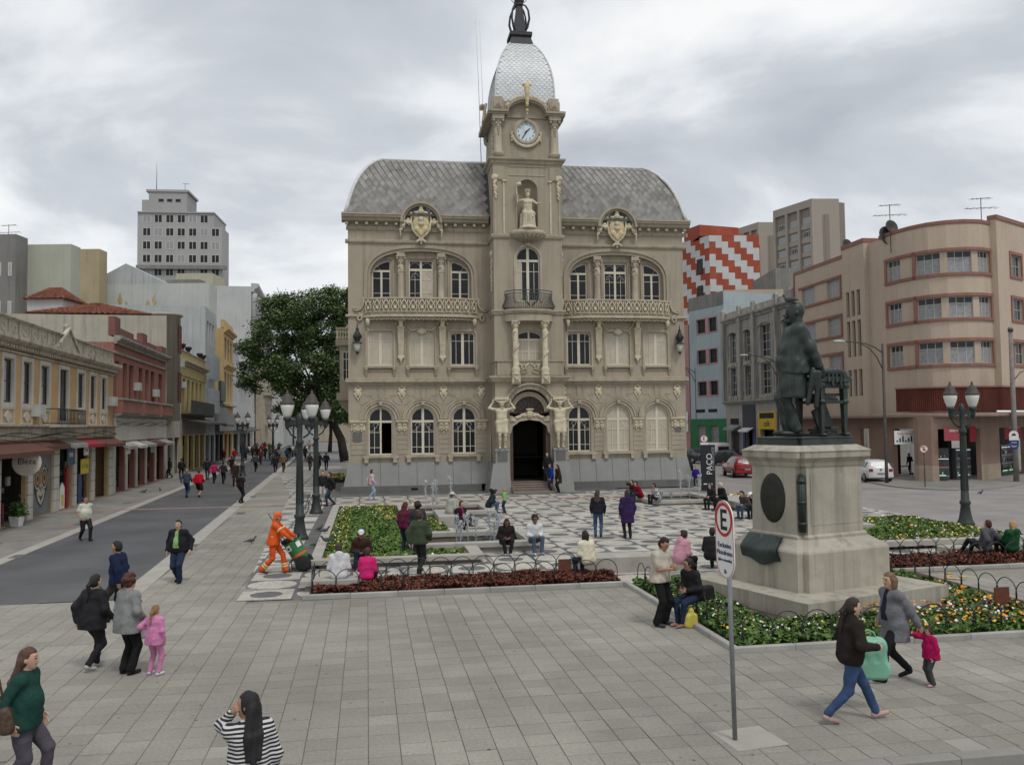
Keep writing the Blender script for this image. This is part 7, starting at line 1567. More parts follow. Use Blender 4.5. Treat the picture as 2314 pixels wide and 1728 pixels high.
blob([(cx_-1.0, 2.1), (cx_-.6, 2.35), (cx_, 2.0), (cx_+.6, 2.35), (cx_+1.0, 2.1), (cx_+.95, 1.3), (cx_+.5, .7), (cx_, .4), (cx_-.5, .7), (cx_-.95, 1.3)], M_sk, .004)
for sg in (-1, 1):
    for r_, m, d in ((.44, M_ow, .008), (.36, M_sk, .011), (.27, M_oy, .014), (.12, M_sk, .017)): blob(el(cx_+sg*.48, 1.75, r_, r_*1.15), m, d)
blob([(cx_-.6, 1.15), (cx_-.2, 1.3), (cx_, 1.1), (cx_+.2, 1.3), (cx_+.6, 1.15), (cx_+.4, .75), (cx_, .5), (cx_-.4, .75)], M_ow, .008); blob([(cx_-.12, 1.5), (cx_+.12, 1.5), (cx_, 1.15)], M_ow, .012); blob([(cx_-.35, 1.0), (cx_, .9), (cx_+.35, 1.0), (cx_, .7)], M_sk, .012)
# --- red building
M_red = mat('red_plaster', (.265, .115, .088), .88, .14, .8, .2, 30, streak=.35, streakcol=(.38, .27, .22), blotch=.25, blotchcol=(.15, .07, .06)); M_rst = mat('sooty_moulding', (.30, .27, .24), .9, .2, 1.5, .3, 20, streak=.8, streakcol=(.07, .05, .045))
T1 = 57.6; X = lambda t: t-T1
rw = [(57.95, 58.96), (60.03, 61.13), (61.78, 63.05), (64.7, 65.88), (66.87, 68.05), (68.82, 70.08), (71.74, 73.11)]
wins = [(X(a), X(b), 5.3, 8.27) for a, b in rw]+[(X(a), X(b), .02, 3.2, 'shop') for a, b in ((58.2, 60.5), (61.2, 63.4), (64.2, 66.6), (67.3, 70), (70.8, 73.8))]
Rr = house('red_shop_building', 'dark red two-storey building with stepped parapet between yellow and cream ones', ST0(T1), SR, 17.0, 12, 9.4, M_red, wins, None, M_wd, mat('boarded_red', (.12, .05, .042), .8), .3, 1, 2)
corn(Rr, 0, 17.1, 9.3, .5, .45, M_rst); bar(Rr, 0, 17, 8.68, 8.84, .1, M_rst, 'string_course'); M_rp = mat('red_parapet', (.19, .085, .07), .9, .2, 1, streak=.6)
for a, b, h_ in ((0, 1.4, 11.0), (1.4, 5.2, 10.4), (5.2, 8.0, 10.1), (8.0, 9.6, 10.8), (9.6, 13, 10.3), (13, 15, 10.05), (15, 17, 10.5)): bar(Rr, a+.01, b-.01, 9.83, h_, .05, M_rp, 'parapet_block', .35)
for a, b in ((0, 5.6), (6.6, 11.8), (12.9, 17.0)): bar(Rr, a, b, 5.0, 5.78, .55, M_red, 'balcony_box'); bar(Rr, a-.05, b+.05, 5.79, 5.93, .62, M_rst, 'balcony_cap')
corn(Rr, 0, 17, 4.72, .26, .5, M_rst, 'ledge'); bar(Rr, 0, 17, 3.25, 4.7, .12, M_ywh, 'shop_fascia')
for k, (x, m, w_) in enumerate(((1.4, M_awg, 2.2), (4.6, M_ywh, 2.4), (7.8, M_awg, 2.4), (11, M_awn, 3), (14.6, M_awg, 3))): awning(Rr, x-w_/2, x+w_/2, 2.9, 3.2, .9, m)
poster(Rr, 1.6, -.5, 2.75, 1.2, .7, M_sw, 'ON TEM', M_sk, .26); poster(Rr, 11, -.2, 2.7, 1.5, .9, mat('sign_pale', (.4, .46, .5), .6), 'LV', M_sk, .4)
for x in (0, 3.2, 6.2, 9.3, 12.7, 16.4): bar(Rr, x, x+.5, .02, 3.24, .06, M_ywh, 'pilaster')
# --- cream building with corner bay and tiled roof
M_crm = mat('stained_cream', (.40, .375, .31), .9, .12, .5, .2, 25, streak=.55, streakcol=(.14, .13, .10), blotch=.3, blotchcol=(.24, .25, .17))
T2 = 74.9; C_ = house('cream_bay_building', 'stained cream building with rounded corner bay and tiled roof', ST0(T2), SR, 7.0, 13.5, 13.2, M_crm, [(1.6, 3.0, 10.4, 12.6), (4.2, 5.4, 10.4, 12.6), (1.6, 3.0, 6.2, 8.8), (4.2, 5.4, 6.2, 8.8), (.8, 3.2, .02, 3.2, 'shop'), (4, 6.4, .02, 3.2, 'shop')], None, mat('maroon_frame', (.16, .05, .045), .7), mat('maroon_pane', (.09, .05, .045), .4), .2)
mb = MB(); mb.lathe([(1.25, 4.6), (1.25, 13.25), (1.45, 13.3), (1.45, 13.5)], (1.4, .4, 0), 24); mb.obj('corner_bay', M_crm, C_)
for z0, z1 in ((10.2, 12.5), (6.1, 8.6)): win(C_, .9, 1.9, z0, z1, -.88, mat('maroon_frame', ()), mat('maroon_pane', ()), 2, 3)
def tile_roof(e, x0, x1, y0, y1, z, rise, name='roof', rows=9, over=.3):
    mb = MB(); ym = (y0+y1)/2; hx = (y1-y0)/2*.6; A = [(x0-over, y0-over, z), (x1+over, y0-over, z), (x1+over, y1+over, z), (x0-over, y1+over, z)]; rx0, rx1 = x0+hx, max(x0+hx+.1, x1-hx)
    mb.add(A+[(rx0, ym, z+rise), (rx1, ym, z+rise)], [(0, 1, 5, 4), (2, 3, 4, 5), (3, 0, 4), (1, 2, 5), (3, 2, 1, 0)]); o = mb.obj(name, M_tile, e)
    b = MB(); P = [Vector(p) for p in A]+[Vector((rx0, ym, z+rise)), Vector((rx1, ym, z+rise))]
    for q in ((0, 1, 5, 4), (2, 3, 4, 5), (3, 0, 4, 4), (1, 2, 5, 5)):
        a, c, d, f = (P[i] for i in q); n = max(3, int((c-a).length/.45)); nr = (c-a).cross(f-a).normalized()*.05
        for k in range(n):
            for r_ in range(rows):
                g = lambda s, t: (a+(c-a)*s)*(1-t)+(f+(d-f)*s)*t
                s0, s1, t0, t1 = k/n, (k+.8)/n, r_/rows, (r_+1.05)/rows; b.add([g(s0, t0)+nr*1.6, g((s0+s1)/2, t0)+nr*2.4, g(s1, t0)+nr*1.6, g(s1, min(1, t1))+nr*.6, g((s0+s1)/2, min(1, t1))+nr*1.2, g(s0, min(1, t1))+nr*.6], [(0, 1, 4, 5), (1, 2, 3, 4)])
    b.obj('roof_tile', M_tile, o, kind='stuff'); return o
tile_roof(C_, .3, 6.8, 1.6, 10.4, 13.3, 1.2)
# --- small yellow with urns
T3 = 81.95; M_y2 = mat('faded_yellow', (.44, .36, .165), .88, .12, 1, streak=.4, streakcol=(.2, .16, .1)); Y2 = house('small_yellow_building', 'small mustard-yellow building with urns on its parapet and dark balcony', ST0(T3), SR, 15.0, 11, 10.0, M_y2, [(1+k*2.55, 2.3+k*2.55, 5.6, 8.5) for k in range(5)]+[(1+k*3.6, 3.6+k*3.6, .02, 3.3, 'shop') for k in range(4)], None, M_wd, M_gl2, .25, 1, 2)
corn(Y2, 0, 15.1, 9.75, .4, .5, M_old); bar(Y2, 0, 15, 10.15, 10.9, .02, M_y2, 'parapet', .3); corn(Y2, 0, 15, 10.9, .14, .15, M_old, 'parapet_cap'); bar(Y2, 0, 15, 8.75, 8.9, .1, M_y2, 'architrave')
bar(Y2, .1, 15.2, 5.1, 5.3, .9, M_blk, 'balcony_slab'); bar(Y2, .1, 15.2, 5.32, 6.5, .95, mat('balcony_dark', (.04, .045, .035), .8, .3, 1), 'balcony_front', -.86); bar(Y2, 0, 15, 3.4, 4.8, .1, M_conc, 'shop_fascia'); awning(Y2, 0, 15, 4.5, 4.9, 2.2, M_galv, 'canopy')
for x in (1.2, 4.6, 11.8, 14.2): mb = MB(); mb.lathe([(.2, 11.05), (.12, 11.2), (.3, 11.45), (.32, 11.65), (.2, 11.68)], (x, .1, 0), 10); mb.obj('urn', M_blk, Y2)
M_ac = mat('ac_white', (.42, .42, .4), .6, .1, 3)
for e_, q in ((Y, ((9, 4.6), (22.6, 5.4))), (Rr, ((5.9, 6.6), (12.3, 6.4))), (C_, ((6.3, 9.4),)), (Y2, ((.4, 7.6), (14.4, 9.0)))):
    for x_, z_ in q: mb = MB(); mb.box(x_-.4, x_+.4, -.38, .0, z_, z_+.55); mb.box(x_-.34, x_+.1, -.395, -.38, z_+.06, z_+.5); mb.obj('air_conditioner', M_ac, e_)
for e_, L_, z_ in ((Y, 23.5, 3.9), (Rr, 17, 4.5), (Y2, 15, 4.95)):
    mb = MB(); [mb.tube([(L_*k/12, -.16-.05*i, z_-.1*i-.16*math.sin(k*.9+i)**2) for k in range(13)], .014, 4) for i in range(3)]; mb.obj('cable', M_blk, e_)
# --- the taller ones further along
M_g4 = mat('grey_white_plaster', (.42, .44, .44), .9, .1, .4, streak=.5, streakcol=(.2, .2, .19)); G4 = house('grey_white_building', 'tall grey-white narrow building with open shutters', ST0(97.0), SR, 8.0, 14, 17.0, M_g4, [(1.2, 2.6, 13.3, 15.6), (3.2, 4.6, 13.3, 15.6), (5.4, 6.8, 13.3, 15.6), (1.2, 3, 9.3, 12), (4.6, 6.4, 9.3, 12), (1.2, 3, 5.6, 8.2), (4.6, 6.4, 5.6, 8.2), (.6, 3.6, .02, 3.2, 'shop'), (4.4, 7.4, .02, 3.2, 'shop')], None, M_wf, M_gl2, .2, 1, 2)
for x in (1.2, 3, 4.6, 6.4):
    for z0, z1 in ((9.3, 12), (5.6, 8.2)): mb = MB(); mb.box(-.03, .03, -.7, 0, z0, z1); [mb.box(-.045, .045, -.66, -.04, z0+.1+i*.2, z0+.2+i*.2) for i in range(12)]; mb.obj('shutter', mat('shutter_grey', (.25, .27, .28), .8), G4, loc=(x, 0, 0), rot=R(15))
awning(G4, 0, 8, 4.3, 4.7, 2.2, M_galv, 'canopy')
LB = house('low_dark_shopfront', 'low shop building with dark metal cladding between grey and yellow fronts', ST0(105.1), SR, 7.8, 10, 8.0, mat('dark_cladding', (.07, .07, .07), .7, .2, 1), [(.6, 3.4, .02, 3.2, 'shop'), (4.2, 7.2, .02, 3.2, 'shop')]); bar(LB, 0, 7.8, 3.6, 6.4, .5, mat('grey_panel', (.2, .2, .2), .7), 'fascia_panel'); bar(LB, 3, 7.6, 7.2, 9.6, .3, M_galv, 'sign_box')
M_y3 = mat('ochre_plaster', (.46, .33, .155), .88, .12, .5, streak=.35, streakcol=(.25, .18, .1)); Y3 = house('tall_ochre_house', 'tall narrow ochre townhouse with cornice', ST0(113.0), SR, 10.2, 12, 16.4, M_y3, [(1+k*3, 2.5+k*3, 12.6, 15.4) for k in range(3)]+[(1+k*3, 2.5+k*3, 7.3, 11) for k in range(3)]+[(1, 4.4, .02, 3.2, 'shop'), (5.4, 9, .02, 3.2, 'shop')], None, M_wf, M_gl2, .22, 1, 2)
corn(Y3, 0, 10.3, 15.9, .6, .6, M_y3); corn(Y3, 0, 10.3, 11.5, .5, .5, M_y3, 'string_course'); bar(Y3, 0, 10.2, 16.5, 17.5, .02, M_y3, 'parapet', .4); bar(Y3, 0, 10.2, 6.7, 6.95, .6, M_old, 'balcony_slab'); bar(Y3, 0, 10, 3.6, 5.8, .5, mat('grey_panel', ()), 'shop_fascia')
M_wh = mat('white_wash', (.47, .475, .465), .9, .08, .4, streak=.35, streakcol=(.3, .3, .28))
for k, (t0, w_, h_, lb_) in enumerate(((123.3, 7.6, 15.6, 'white gabled house beyond the ochre townhouse'), (131.2, 12, 11.6, 'low white shop house with small windows near the tree'), (143.4, 6.4, 12.2, 'plain white wall house partly behind the tree'))):
    H_ = house('white_house', lb_, ST0(t0), SR, w_, 11, h_, M_wh, [(1+i*2.2, 2+i*2.2, 7.6, 10.2) for i in range(int((w_-1)/2.2))]+[(.8, w_-.8, .02, 3.1, 'shop')], 'white houses along the left side of the street', M_wf, M_gl2, .2, 1, 2); corn(H_, 0, w_, h_-.5, .4, .4, M_wh); awning(H_, 0, w_, 3.6, 4.1, 1.5, M_galv, 'canopy')
BW = house('big_white_building', 'large plain white block with columned top storey beyond the shops', ST0(150), SR, 42, 34, 27.5, M_wh, [(2+k*4.5, 4.6+k*4.5, 18.4, 22.4) for k in range(9)]+[(2+k*4.5, 4.6+k*4.5, 12.4, 16.2) for k in range(9)]+[(2+k*4.5, 4.6+k*4.5, 6.4, 10.2) for k in range(9)]+[(1+k*5, 5+k*5, .02, 4, 'shop') for k in range(8)], None, M_wf, M_gl2, .3, 2, 2)
corn(BW, 0, 42.4, 26.6, 1.4, 1.2, M_wh)
for k in range(10): mb = MB(); mb.lathe([(.5, 17.6), (.42, 25.5), (.7, 26.4)], (.9+k*4.5, -.3, 0), 10); mb.obj('column', M_wh, BW)
OB = thing('ornate_balcony_house', 'pale ornate corner front with stone balcony below the tree', 'building', ST0(158), SR); mb = MB(); mb.box(0, 20, -1.6, -.1, 0, 14.5); mb.obj('front_wall', M_tr, OB); bar(OB, -.4, 20, 9.6, 10, 2.6, M_tr, 'balcony_slab', -1.5); bar(OB, -.4, 20, 11, 11.25, 2.6, M_tr, 'balcony_rail', -2.3)
for k in range(20): mb = MB(); mb.lathe([(.12, 10), (.2, 10.3), (.1, 10.7), (.16, 11)], (-.2+k*.6, -2.45, 0), 8); mb.obj('baluster', M_tr, OB)
for x in (2, 6, 10, 14): win(OB, x, x+1.6, 10.4, 13.2, -1.66, M_wf, M_gl2); win(OB, x, x+1.6, 5.4, 8.4, -1.66, M_wf, M_gl2)
for k in range(8): mb = MB(); mb.add([(.5+k, -1.65, 4.6), (1.0+k, -1.65, 4.6), (1.0+k, -3.6, 3.0), (.5+k, -3.6, 3.0), (.5+k, -1.65, 4.56), (1.0+k, -1.65, 4.56), (1.0+k, -3.6, 2.96), (.5+k, -3.6, 2.96)], [(0, 1, 2, 3), (7, 6, 5, 4), (3, 2, 6, 7)]); mb.obj('awning_stripe', M_sw if k % 2 else M_awg, OB)
# --- rooftops behind the left row
def bg(name, label, px0, px1, ytop, Y_, m, depth=12, rot=0, wins=None, h2=None, ybot=None, **k):
    a = AT(px0, ytop, Y_); b = AT(px1, ytop, Y_); W_ = (b.x-a.x)/max(.2, math.cos(R(rot))); e = house(name, label, (a.x, a.y, 0), R(rot), W_, depth, a.z, m, [], **k)
    if wins:
        nx, nz, z0, dz, fx, fz, m1, m2 = wins
        for i in range(nx):
            for j in range(nz): cw = W_/nx; win(e, cw*(i+.5-fx/2), cw*(i+.5+fx/2), z0+j*dz, z0+j*dz+dz*fz, -.03, m1, m2, 2, 1, .1)
    return e, W_, a.z
M_sage = mat('sage_wall', (.40, .405, .335), .9, .08, .3, streak=.25, streakcol=(.25, .25, .2)); M_dg = mat('dark_grey_wall', (.21, .205, .195), .9, .12, .4, streak=.4); M_och = mat('ochre_wall', (.37, .31, .19), .9, .1, .4, streak=.3)
bg('sage_block', 'blank sage-green party wall of a block behind the yellow shops', 32, 161, 553, 82, M_sage, 1.8); e, W_, H_ = bg('grey_block', 'dark grey apartment block at the left edge behind the rooftops', -60, 36, 530, 80, M_dg, 2, wins=(4, 4, 7.5, 3.6, .35, .35, M_wf, M_gl2)); bg('ochre_block', 'ochre blank wall rising behind the sage-green block', 168, 225, 563, 105, M_och, 2)
e, W_, H_ = bg('rooftop_house', 'small white rooftop house with dark red tiled roof', 62, 142, 676, 72, M_wh, 3.4); tile_roof(e, 0, W_, 0, 3.4, H_, 1.2)
e, W_, H_ = bg('peeling_wall_building', 'long white party wall with peeling ochre patches', 157, 472, 643, 108, mat('peeling_white', (.47, .48, .46), .9, .1, .4, streak=.35, streakcol=(.22, .22, .2), blotch=.0), 3)
M_peel = mat('peeled_ochre', (.40, .32, .19), .9, .25, 2)
for k in range(7): x = W_*(.36+.05*k); z = H_-1.6-2.2*rg.random(); mb = MB(); mb.slabxz([(x+rg.uniform(.12, .5)*math.cos(R(a)), z+rg.uniform(.2, 1.1)*math.sin(R(a))) for a in range(0, 360, 36)], -.02, .01); mb.obj('peeled_patch', M_peel, e)
mb = MB(); mb.slabxz([(W_*.12, H_), (W_*.7, H_), (W_*.4, H_+2.6)], .1, 2.9); mb.obj('gable', M_g4, e)
e, W_, H_ = bg('water_tank_house', 'grey soot-stained rooftop block below the stepped tower', 375, 452, 632, 110, M_conc, 2); e, W_, H_ = bg('pale_yellow_attic', 'pale yellow rooftop attic in front of the stepped tower', 398, 480, 618, 190, mat('pale_yellow', (.43, .41, .31), .9, .08, .5, streak=.3), 8)
# stepped art-deco tower
M_ht = mat('hotel_grey', (.36, .36, .35), .9, .06, .1, streak=.3, streakcol=(.2, .2, .195)); a = AT(311, 478, 230); b = AT(497, 500, 230); W_ = b.x-a.x
HT = house('stepped_tower', 'tall grey stepped hotel tower on the skyline', (a.x, a.y, 0), R(6), W_, 8, a.z-4, M_ht); zt = a.z
bar(HT, 0, W_*.9, zt-4, zt, 0, M_ht, 'upper_storey', 14); bar(HT, 0, W_*.9+.2, zt-.35, zt, .4, M_ht, 'top_cornice', 14.2); bar(HT, W_*.13, W_*.58, zt, zt+5.4, 0, M_ht, 'penthouse', 10); bar(HT, W_*.1, W_*.6, zt+5.4, zt+6, .3, M_ht, 'penthouse_cap', 10.2); bar(HT, W_*.05, W_*.13, zt, zt+3.2, 0, M_ht, 'penthouse_step', 8); bar(HT, 0, W_+1.2, zt-15.6, zt-14.6, 1.1, M_conc, 'ledge')
for i in range(7):
    for j in range(10):
        z = zt-3-j*3.6; x = W_*(.06+.135*i)
        if j == 0 and i > 5: continue
        if z < zt-38: continue
        win(HT, x, x+W_*.098, z, z+2.3, -.05, M_wf, M_cur if (i*3+j) % 4 == 0 else M_gl2, 2, 1, .16)
for i in range(3): win(HT, W_*(.24+.1*i), W_*(.31+.1*i), zt+2.6, zt+3.6, -.05, M_ht, M_gl2, 1, 1, .1)
mb = MB(); mb.tube([(W_*.18, 3, zt+6), (W_*.18, 3, zt+14)], [.12, .03], 5); mb.tube([(W_*.52, 3, zt+6), (W_*.52, 3, zt+8.6)], .06, 4); mb.tube([(W_*.49, 3, zt+8.6), (W_*.57, 3, zt+8.5)], .05, 4); mb.obj('mast', M_galv, HT)
for px, yt, Y_, lb_ in ((20, 508, 84, 'television aerial on the dark grey block'), (2010, 462, 60, 'large television aerial on the curved beige building'), (2216, 447, 62, 'thin rooftop aerial near the right edge')):
    p = AT(px, yt, Y_); e = thing('rooftop_aerial', lb_, 'aerial', (p.x, p.y, p.z-3.4)); mb = MB(); mb.tube([(0, 0, 0), (0, 0, 3.4)], .03, 5); mb.obj('mast', M_galv, e); mb = MB()
    for z, L_ in ((3.3, .7), (2.6, 1.1)):
        mb.tube([(-L_, 0, z), (L_, 0, z+.1)], .02, 4)
        for k in range(6): mb.tube([(-L_+L_*.4*k, -.3, z), (-L_+L_*.4*k, .3, z+.04)], .012, 4)
    mb.obj('yagi_arm', M_galv, e)
# ================================================================== right-hand side
RA = R(8.5); RD = Vector((-math.sin(RA), math.cos(RA), 0)); RN = Vector((math.cos(RA), math.sin(RA), 0)); RO = Vector((26.43, 61.68, 0)); RR_ = math.atan2(-RD.y, -RD.x)
def RT(t): return RO+RD*t
M_bg_ = mat('beige_render', (.49, .40, .315), .9, .07, .3, .3, 40, fine=.07, fscale=10, streak=.3, streakcol=(.33, .25, .17)); M_tc = mat('terracotta_trim', (.27, .135, .105), .8, .1, 2); M_pk = mat('pinkish_shopwall', (.255, .175, .135), .85, .12, 1, fine=.1, fscale=20, blotch=.3, blotchcol=(.16, .11, .09)); M_wg = glass('bluish_glass', (.05, .06, .068), .12)
# curved deco block: wing, stair tower, curved front, right section — one building
BE = thing('curved_beige_building', 'beige four-storey deco block with rounded corner and terracotta window bands', 'building', (0, 0, 0))
curve = [(26.43, 61.68), (26.5, 60.9), (26.75, 59.7), (27.2, 58.5), (27.9, 57.5), (28.8, 56.9), (29.9, 56.65), (31.0, 56.8), (32.0, 57.4)]
def resample(P, n):
    P = [Vector(p) for p in P]; L_ = [0]
    for a, b in zip(P[:-1], P[1:]): L_.append(L_[-1]+(b-a).length)
    out = []
    for k in range(n+1):
        s = L_[-1]*k/n; i = max(j for j in range(len(L_)) if L_[j] <= s+1e-9); i = min(i, len(P)-2); t = (s-L_[i])/(L_[i+1]-L_[i]); out.append(P[i].lerp(P[i+1], t))
    return out, L_[-1]
CP, CL = resample(curve, 40)
def cstrip(name, s0, s1, prof, m, path=None):             # run a profile along part of the curve (fractions)
    path = path or CP; n = len(path)-1; q = path[int(round(s0*n)):int(round(s1*n))+1]; mb = MB(); mb.strip([(p.x, p.y) for p in q], prof); return mb.obj(name, m, BE)
def vband(name, s0, s1, z0, z1, o0, o1, m, path=None): return cstrip(name, s0, s1, [(o0, z0), (o1, z0), (o1, z1), (o0, z1)], m, path)
WZ = ((7.62, 9.1), (10.64, 12.05), (13.62, 15.06)); ZT = 16.85
# rounded front: solid bands between the window strips
zz_ = [4.3]+[z for w_ in WZ for z in w_]+[ZT]
for i in range(0, 8, 2): vband('front_wall', 0, 1, zz_[i], zz_[i+1], -.3, 0, M_bg_)
WS = ((.1, .34), (.40, .575), (.615, .80), (.84, .965))
so = [0, .1, .34, .40, .575, .615, .80, .84, .965, 1]
for (z0, z1) in WZ:
    for k in range(0, 10, 2): vband('pier', so[k], so[k+1], z0, z1, -.3, 0 if k in (0, 8) else -.06, M_bg_)
    for a, b in ((.08, .40), (.37, .99)):
        vband('terracotta_band', a, b, z1+.0, z1+.2, -.02, .09, M_tc); vband('terracotta_band', a, b, z0-.2, z0, -.02, .1, M_tc)
    for s in (.075, .375, .975): vband('terracotta_jamb', s, s+.025, z0-.0, z1+.0, -.02, .075, M_tc)
    for a, b in ((.1, .25),) + WS[1:]:
        n = 40; p = CP[int(round(a*n))]; q = CP[int(round(b*n))]; d = q-p; W_ = d.length; nn = Vector((-d.y, d.x)).normalized()*.14; e_ = link('window_bay', None, BE, (p.x+nn.x, p.y+nn.y, 0), math.atan2(d.y, d.x))
        mb = MB(); band(mb, rc(0, W_, z0, z1), .05, 0, .05); [mb.box(W_*k/3-.02, W_*k/3+.02, .005, .04, z0, z1) for k in (1, 2)]; mb.box(0, W_, .008, .045, z1-.46, z1-.42); mb.obj('frame', M_wf, e_); mb = MB(); mb.box(.03, W_-.03, .03, .04, z0+.03, z1-.44); mb.obj('pane', M_cur, e_); mb = MB(); mb.box(.03, W_-.03, .028, .038, z1-.42, z1-.03); mb.obj('pane', M_wg, e_)
    vband('pier', .25, .34, z0, z1, -.25, -.05, M_bg_)
cstrip('coping', 0, 1, [(-.3, ZT), (.04, ZT), (.06, ZT+.08), (.06, ZT+.26), (-.3, ZT+.26)], M_tc)
# wing along the side street
wi = link('wing', None, BE, RT(13.05), RR_)               # local x runs towards the camera
X = lambda t: 13.05-t
hs = []; gx = []
for z0, z1 in WZ:
    for t0, t1 in ((7.55, 5.5), (11.75, 9.5)): hs.append(rc(X(t0), X(t1), z0, z1))
mb = MB(); mb.panel(rc(0, X(4.45), 4.3, 16.5), hs, 0, .2); mb.obj('wing_wall', M_bg_, wi)
for h_ in hs: win(wi, h_[0][0]+.01, h_[1][0]-.01, h_[0][1]+.01, h_[2][1]-.01, .12, M_wf, M_cur, 3, 2, .05)
for z0, z1 in WZ: bar(wi, X(12.2), X(5.3), z1+.02, z1+.2, .09, M_tc, 'terracotta_band'); bar(wi, X(12.2), X(5.3), z0-.2, z0-.01, .1, M_tc, 'terracotta_band'); bar(wi, X(5.48), X(5.3), z0-.01, z1+.02, .08, M_tc, 'terracotta_jamb')
bar(wi, 0, X(4.5), 16.5, 16.76, .06, M_tc, 'coping', .3); bar(wi, X(4.72), X(4.5), 4.3, 16.5, .05, M_tc, 'trim_strip'); bar(wi, -.1, .12, 4.3, 16.5, .05, M_tc, 'trim_strip')
mb = MB(); hs = []
for z0, z1 in ((5.72, 8.0), (8.66, 11.66), (11.67+.02, 13.9)):
    for k in range(3): hs.append(rc(X(4.1)+k*.74, X(4.1)+k*.74+.46, z0+.05, z1-.25))
mb.panel(rc(X(4.45), X(1.5), 4.3, 17.0), hs, -.35, .3); mb.box(X(4.45), X(4.45)+.2, -.349, .3, 4.3, 17); mb.box(X(1.5)-.2, X(1.5), -.349, 1.5, 4.3, 17.0); mb.obj('stair_tower', M_bg_, wi)
for h_ in hs: win(wi, h_[0][0]+.005, h_[1][0]-.005, h_[0][1], h_[2][1], -.15, M_wd, M_gl2, 1, 5, .035, 'stair_window')
bar(wi, X(4.5), X(1.45), 17.0, 17.3, .42, M_tc, 'coping', 1.4); bar(wi, X(1.5), X(0)+.02, 4.3, 16.85, -.001, M_bg_, 'corner_wall', .3)
# right section
p0, p1 = Vector((32.0, 57.3)), Vector((40.5, 63.9)); ang = math.atan2(p1.y-p0.y, p1.x-p0.x); rs = link('right_section', None, BE, (p0.x, p0.y, 0), ang)
mb = MB(); hs = [rc(2.0, 3.6, z0, z1) for z0, z1 in WZ]+[rc(5.5, 7.4, z0, z1) for z0, z1 in WZ]; mb.panel(rc(0, 10.5, 4.6, 17.2), hs, -.35, .25); mb.box(0, .3, -.349, .8, 4.6, 17.2); mb.obj('section_wall', M_bg_, rs); bar(rs, -.05, 10.5, 17.2, 17.48, .42, M_tc, 'coping', .2)
for h_ in hs: win(rs, h_[0][0]+.01, h_[1][0]-.01, h_[0][1]+.01, h_[2][1]-.01, -.22, M_wf, M_wg, 3, 2, .05); mb = MB(); band(mb, rc(h_[0][0]-.2, h_[1][0]+.2, h_[0][1]-.2, h_[2][1]+.2), .2, -.42, -.34); mb.obj('terracotta_surround', M_tc, rs)
bar(rs, 0, 10.5, 4.6, 5.0, .4, M_tc, 'lower_trim', -.3)
# red corrugated fascia, canopy, shops below
FP, FL_ = resample([(25.9, 58.6), (26.4, 57.4), (27.3, 56.4), (28.6, 55.8), (30.1, 55.6), (31.6, 56.1), (36, 59.6), (41, 63.6)], 60); M_cor = mat('red_corrugated', (.115, .030, .020), .7, .2, 1, streak=.5, streakcol=(.03, .015, .012))
vband('corrugated_backing', 0, 1, 4.5, 6.0, -.12, 0, M_cor, FP); mb = MB()
PP, _ = resample([(p.x, p.y) for p in FP], 150)
for a, b in zip(PP[:-1], PP[1:]):
    d = (b-a).normalized(); n_ = Vector((d.y, -d.x)); m = (a+b)/2; mb.add([(*(a+n_*.002), 4.5), (*(m+n_*.06), 4.5), (*(b+n_*.002), 4.5), (*(a+n_*.002), 6.0), (*(m+n_*.06), 6.0), (*(b+n_*.002), 6.0)], [(0, 1, 4, 3), (1, 2, 5, 4)])
mb.obj('corrugated_sheet', M_cor, BE); cstrip('fascia_edge', 0, 1, [(-.2, 6.0), (.1, 6.0), (.1, 6.1), (-.2, 6.1)], M_tc, FP)
KP, _ = resample([(23.9, 74.2), (24.9, 66.5), (25.5, 61.0), (25.6, 58.2), (26.2, 56.8), (27.2, 55.8), (28.6, 55.2), (30.2, 55.0), (31.9, 55.6), (36.3, 59.0), (41.3, 63.0)], 60); cstrip('canopy', 0, 1, [(-1.4, 4.15), (.1, 4.12), (.14, 4.2), (.14, 4.32), (-1.4, 4.42)], mat('canopy_pink', (.31, .225, .19), .85, .1, 1, streak=.3), KP)
GPt, GL = resample([(24.5, 74.6), (26.05, 64.2), (26.35, 61.6), (26.15, 58.6), (26.2, 56.6), (26.9, 55.9), (28.2, 55.75), (30.5, 56.6), (33.6, 59.4), (40.5, 66)], 90)
op = ((.266, .30), (.4, .489), (.533, .622), (.711, .855), (.9, .98)); prev = 0
for a, b in op:
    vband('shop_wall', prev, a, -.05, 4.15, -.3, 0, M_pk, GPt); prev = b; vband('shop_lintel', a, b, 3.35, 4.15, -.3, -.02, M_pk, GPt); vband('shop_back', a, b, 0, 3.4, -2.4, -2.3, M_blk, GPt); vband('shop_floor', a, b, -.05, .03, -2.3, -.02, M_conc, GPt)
vband('shop_wall', prev, 1, -.05, 4.15, -.3, 0, M_pk, GPt)
for a, b in ((0, .266), (.30, .4), (.489, .533), (.622, .711), (.855, .9)): vband('dado', a, b, -.05, 1.0, -.01, .02, mat('pink_dado', (.33, .26, .20), .85, .1, 2), GPt)
def shop_item(s, z, w_, h_, m, o=.05, d_=.05, txt=None, tm=None, ts=.2, name='shop_sign', off=0.0):
    p = GPt[int(s*90)]; q = GPt[min(90, int(s*90)+2)]; d = (q-p).normalized(); n_ = Vector((d.y, -d.x)); e_ = link(name, None, BE, (*(p+n_*o+d*off), 0), math.atan2(d.y, d.x)); mb = MB(); mb.box(-w_/2, w_/2, 0, d_, z-h_/2, z+h_/2); mb.obj('board', m, e_)
    if txt: lettering(txt, ts, tm, e_, (0, -.004, z+h_*.28), (R(90), 0, 0))
    return e_
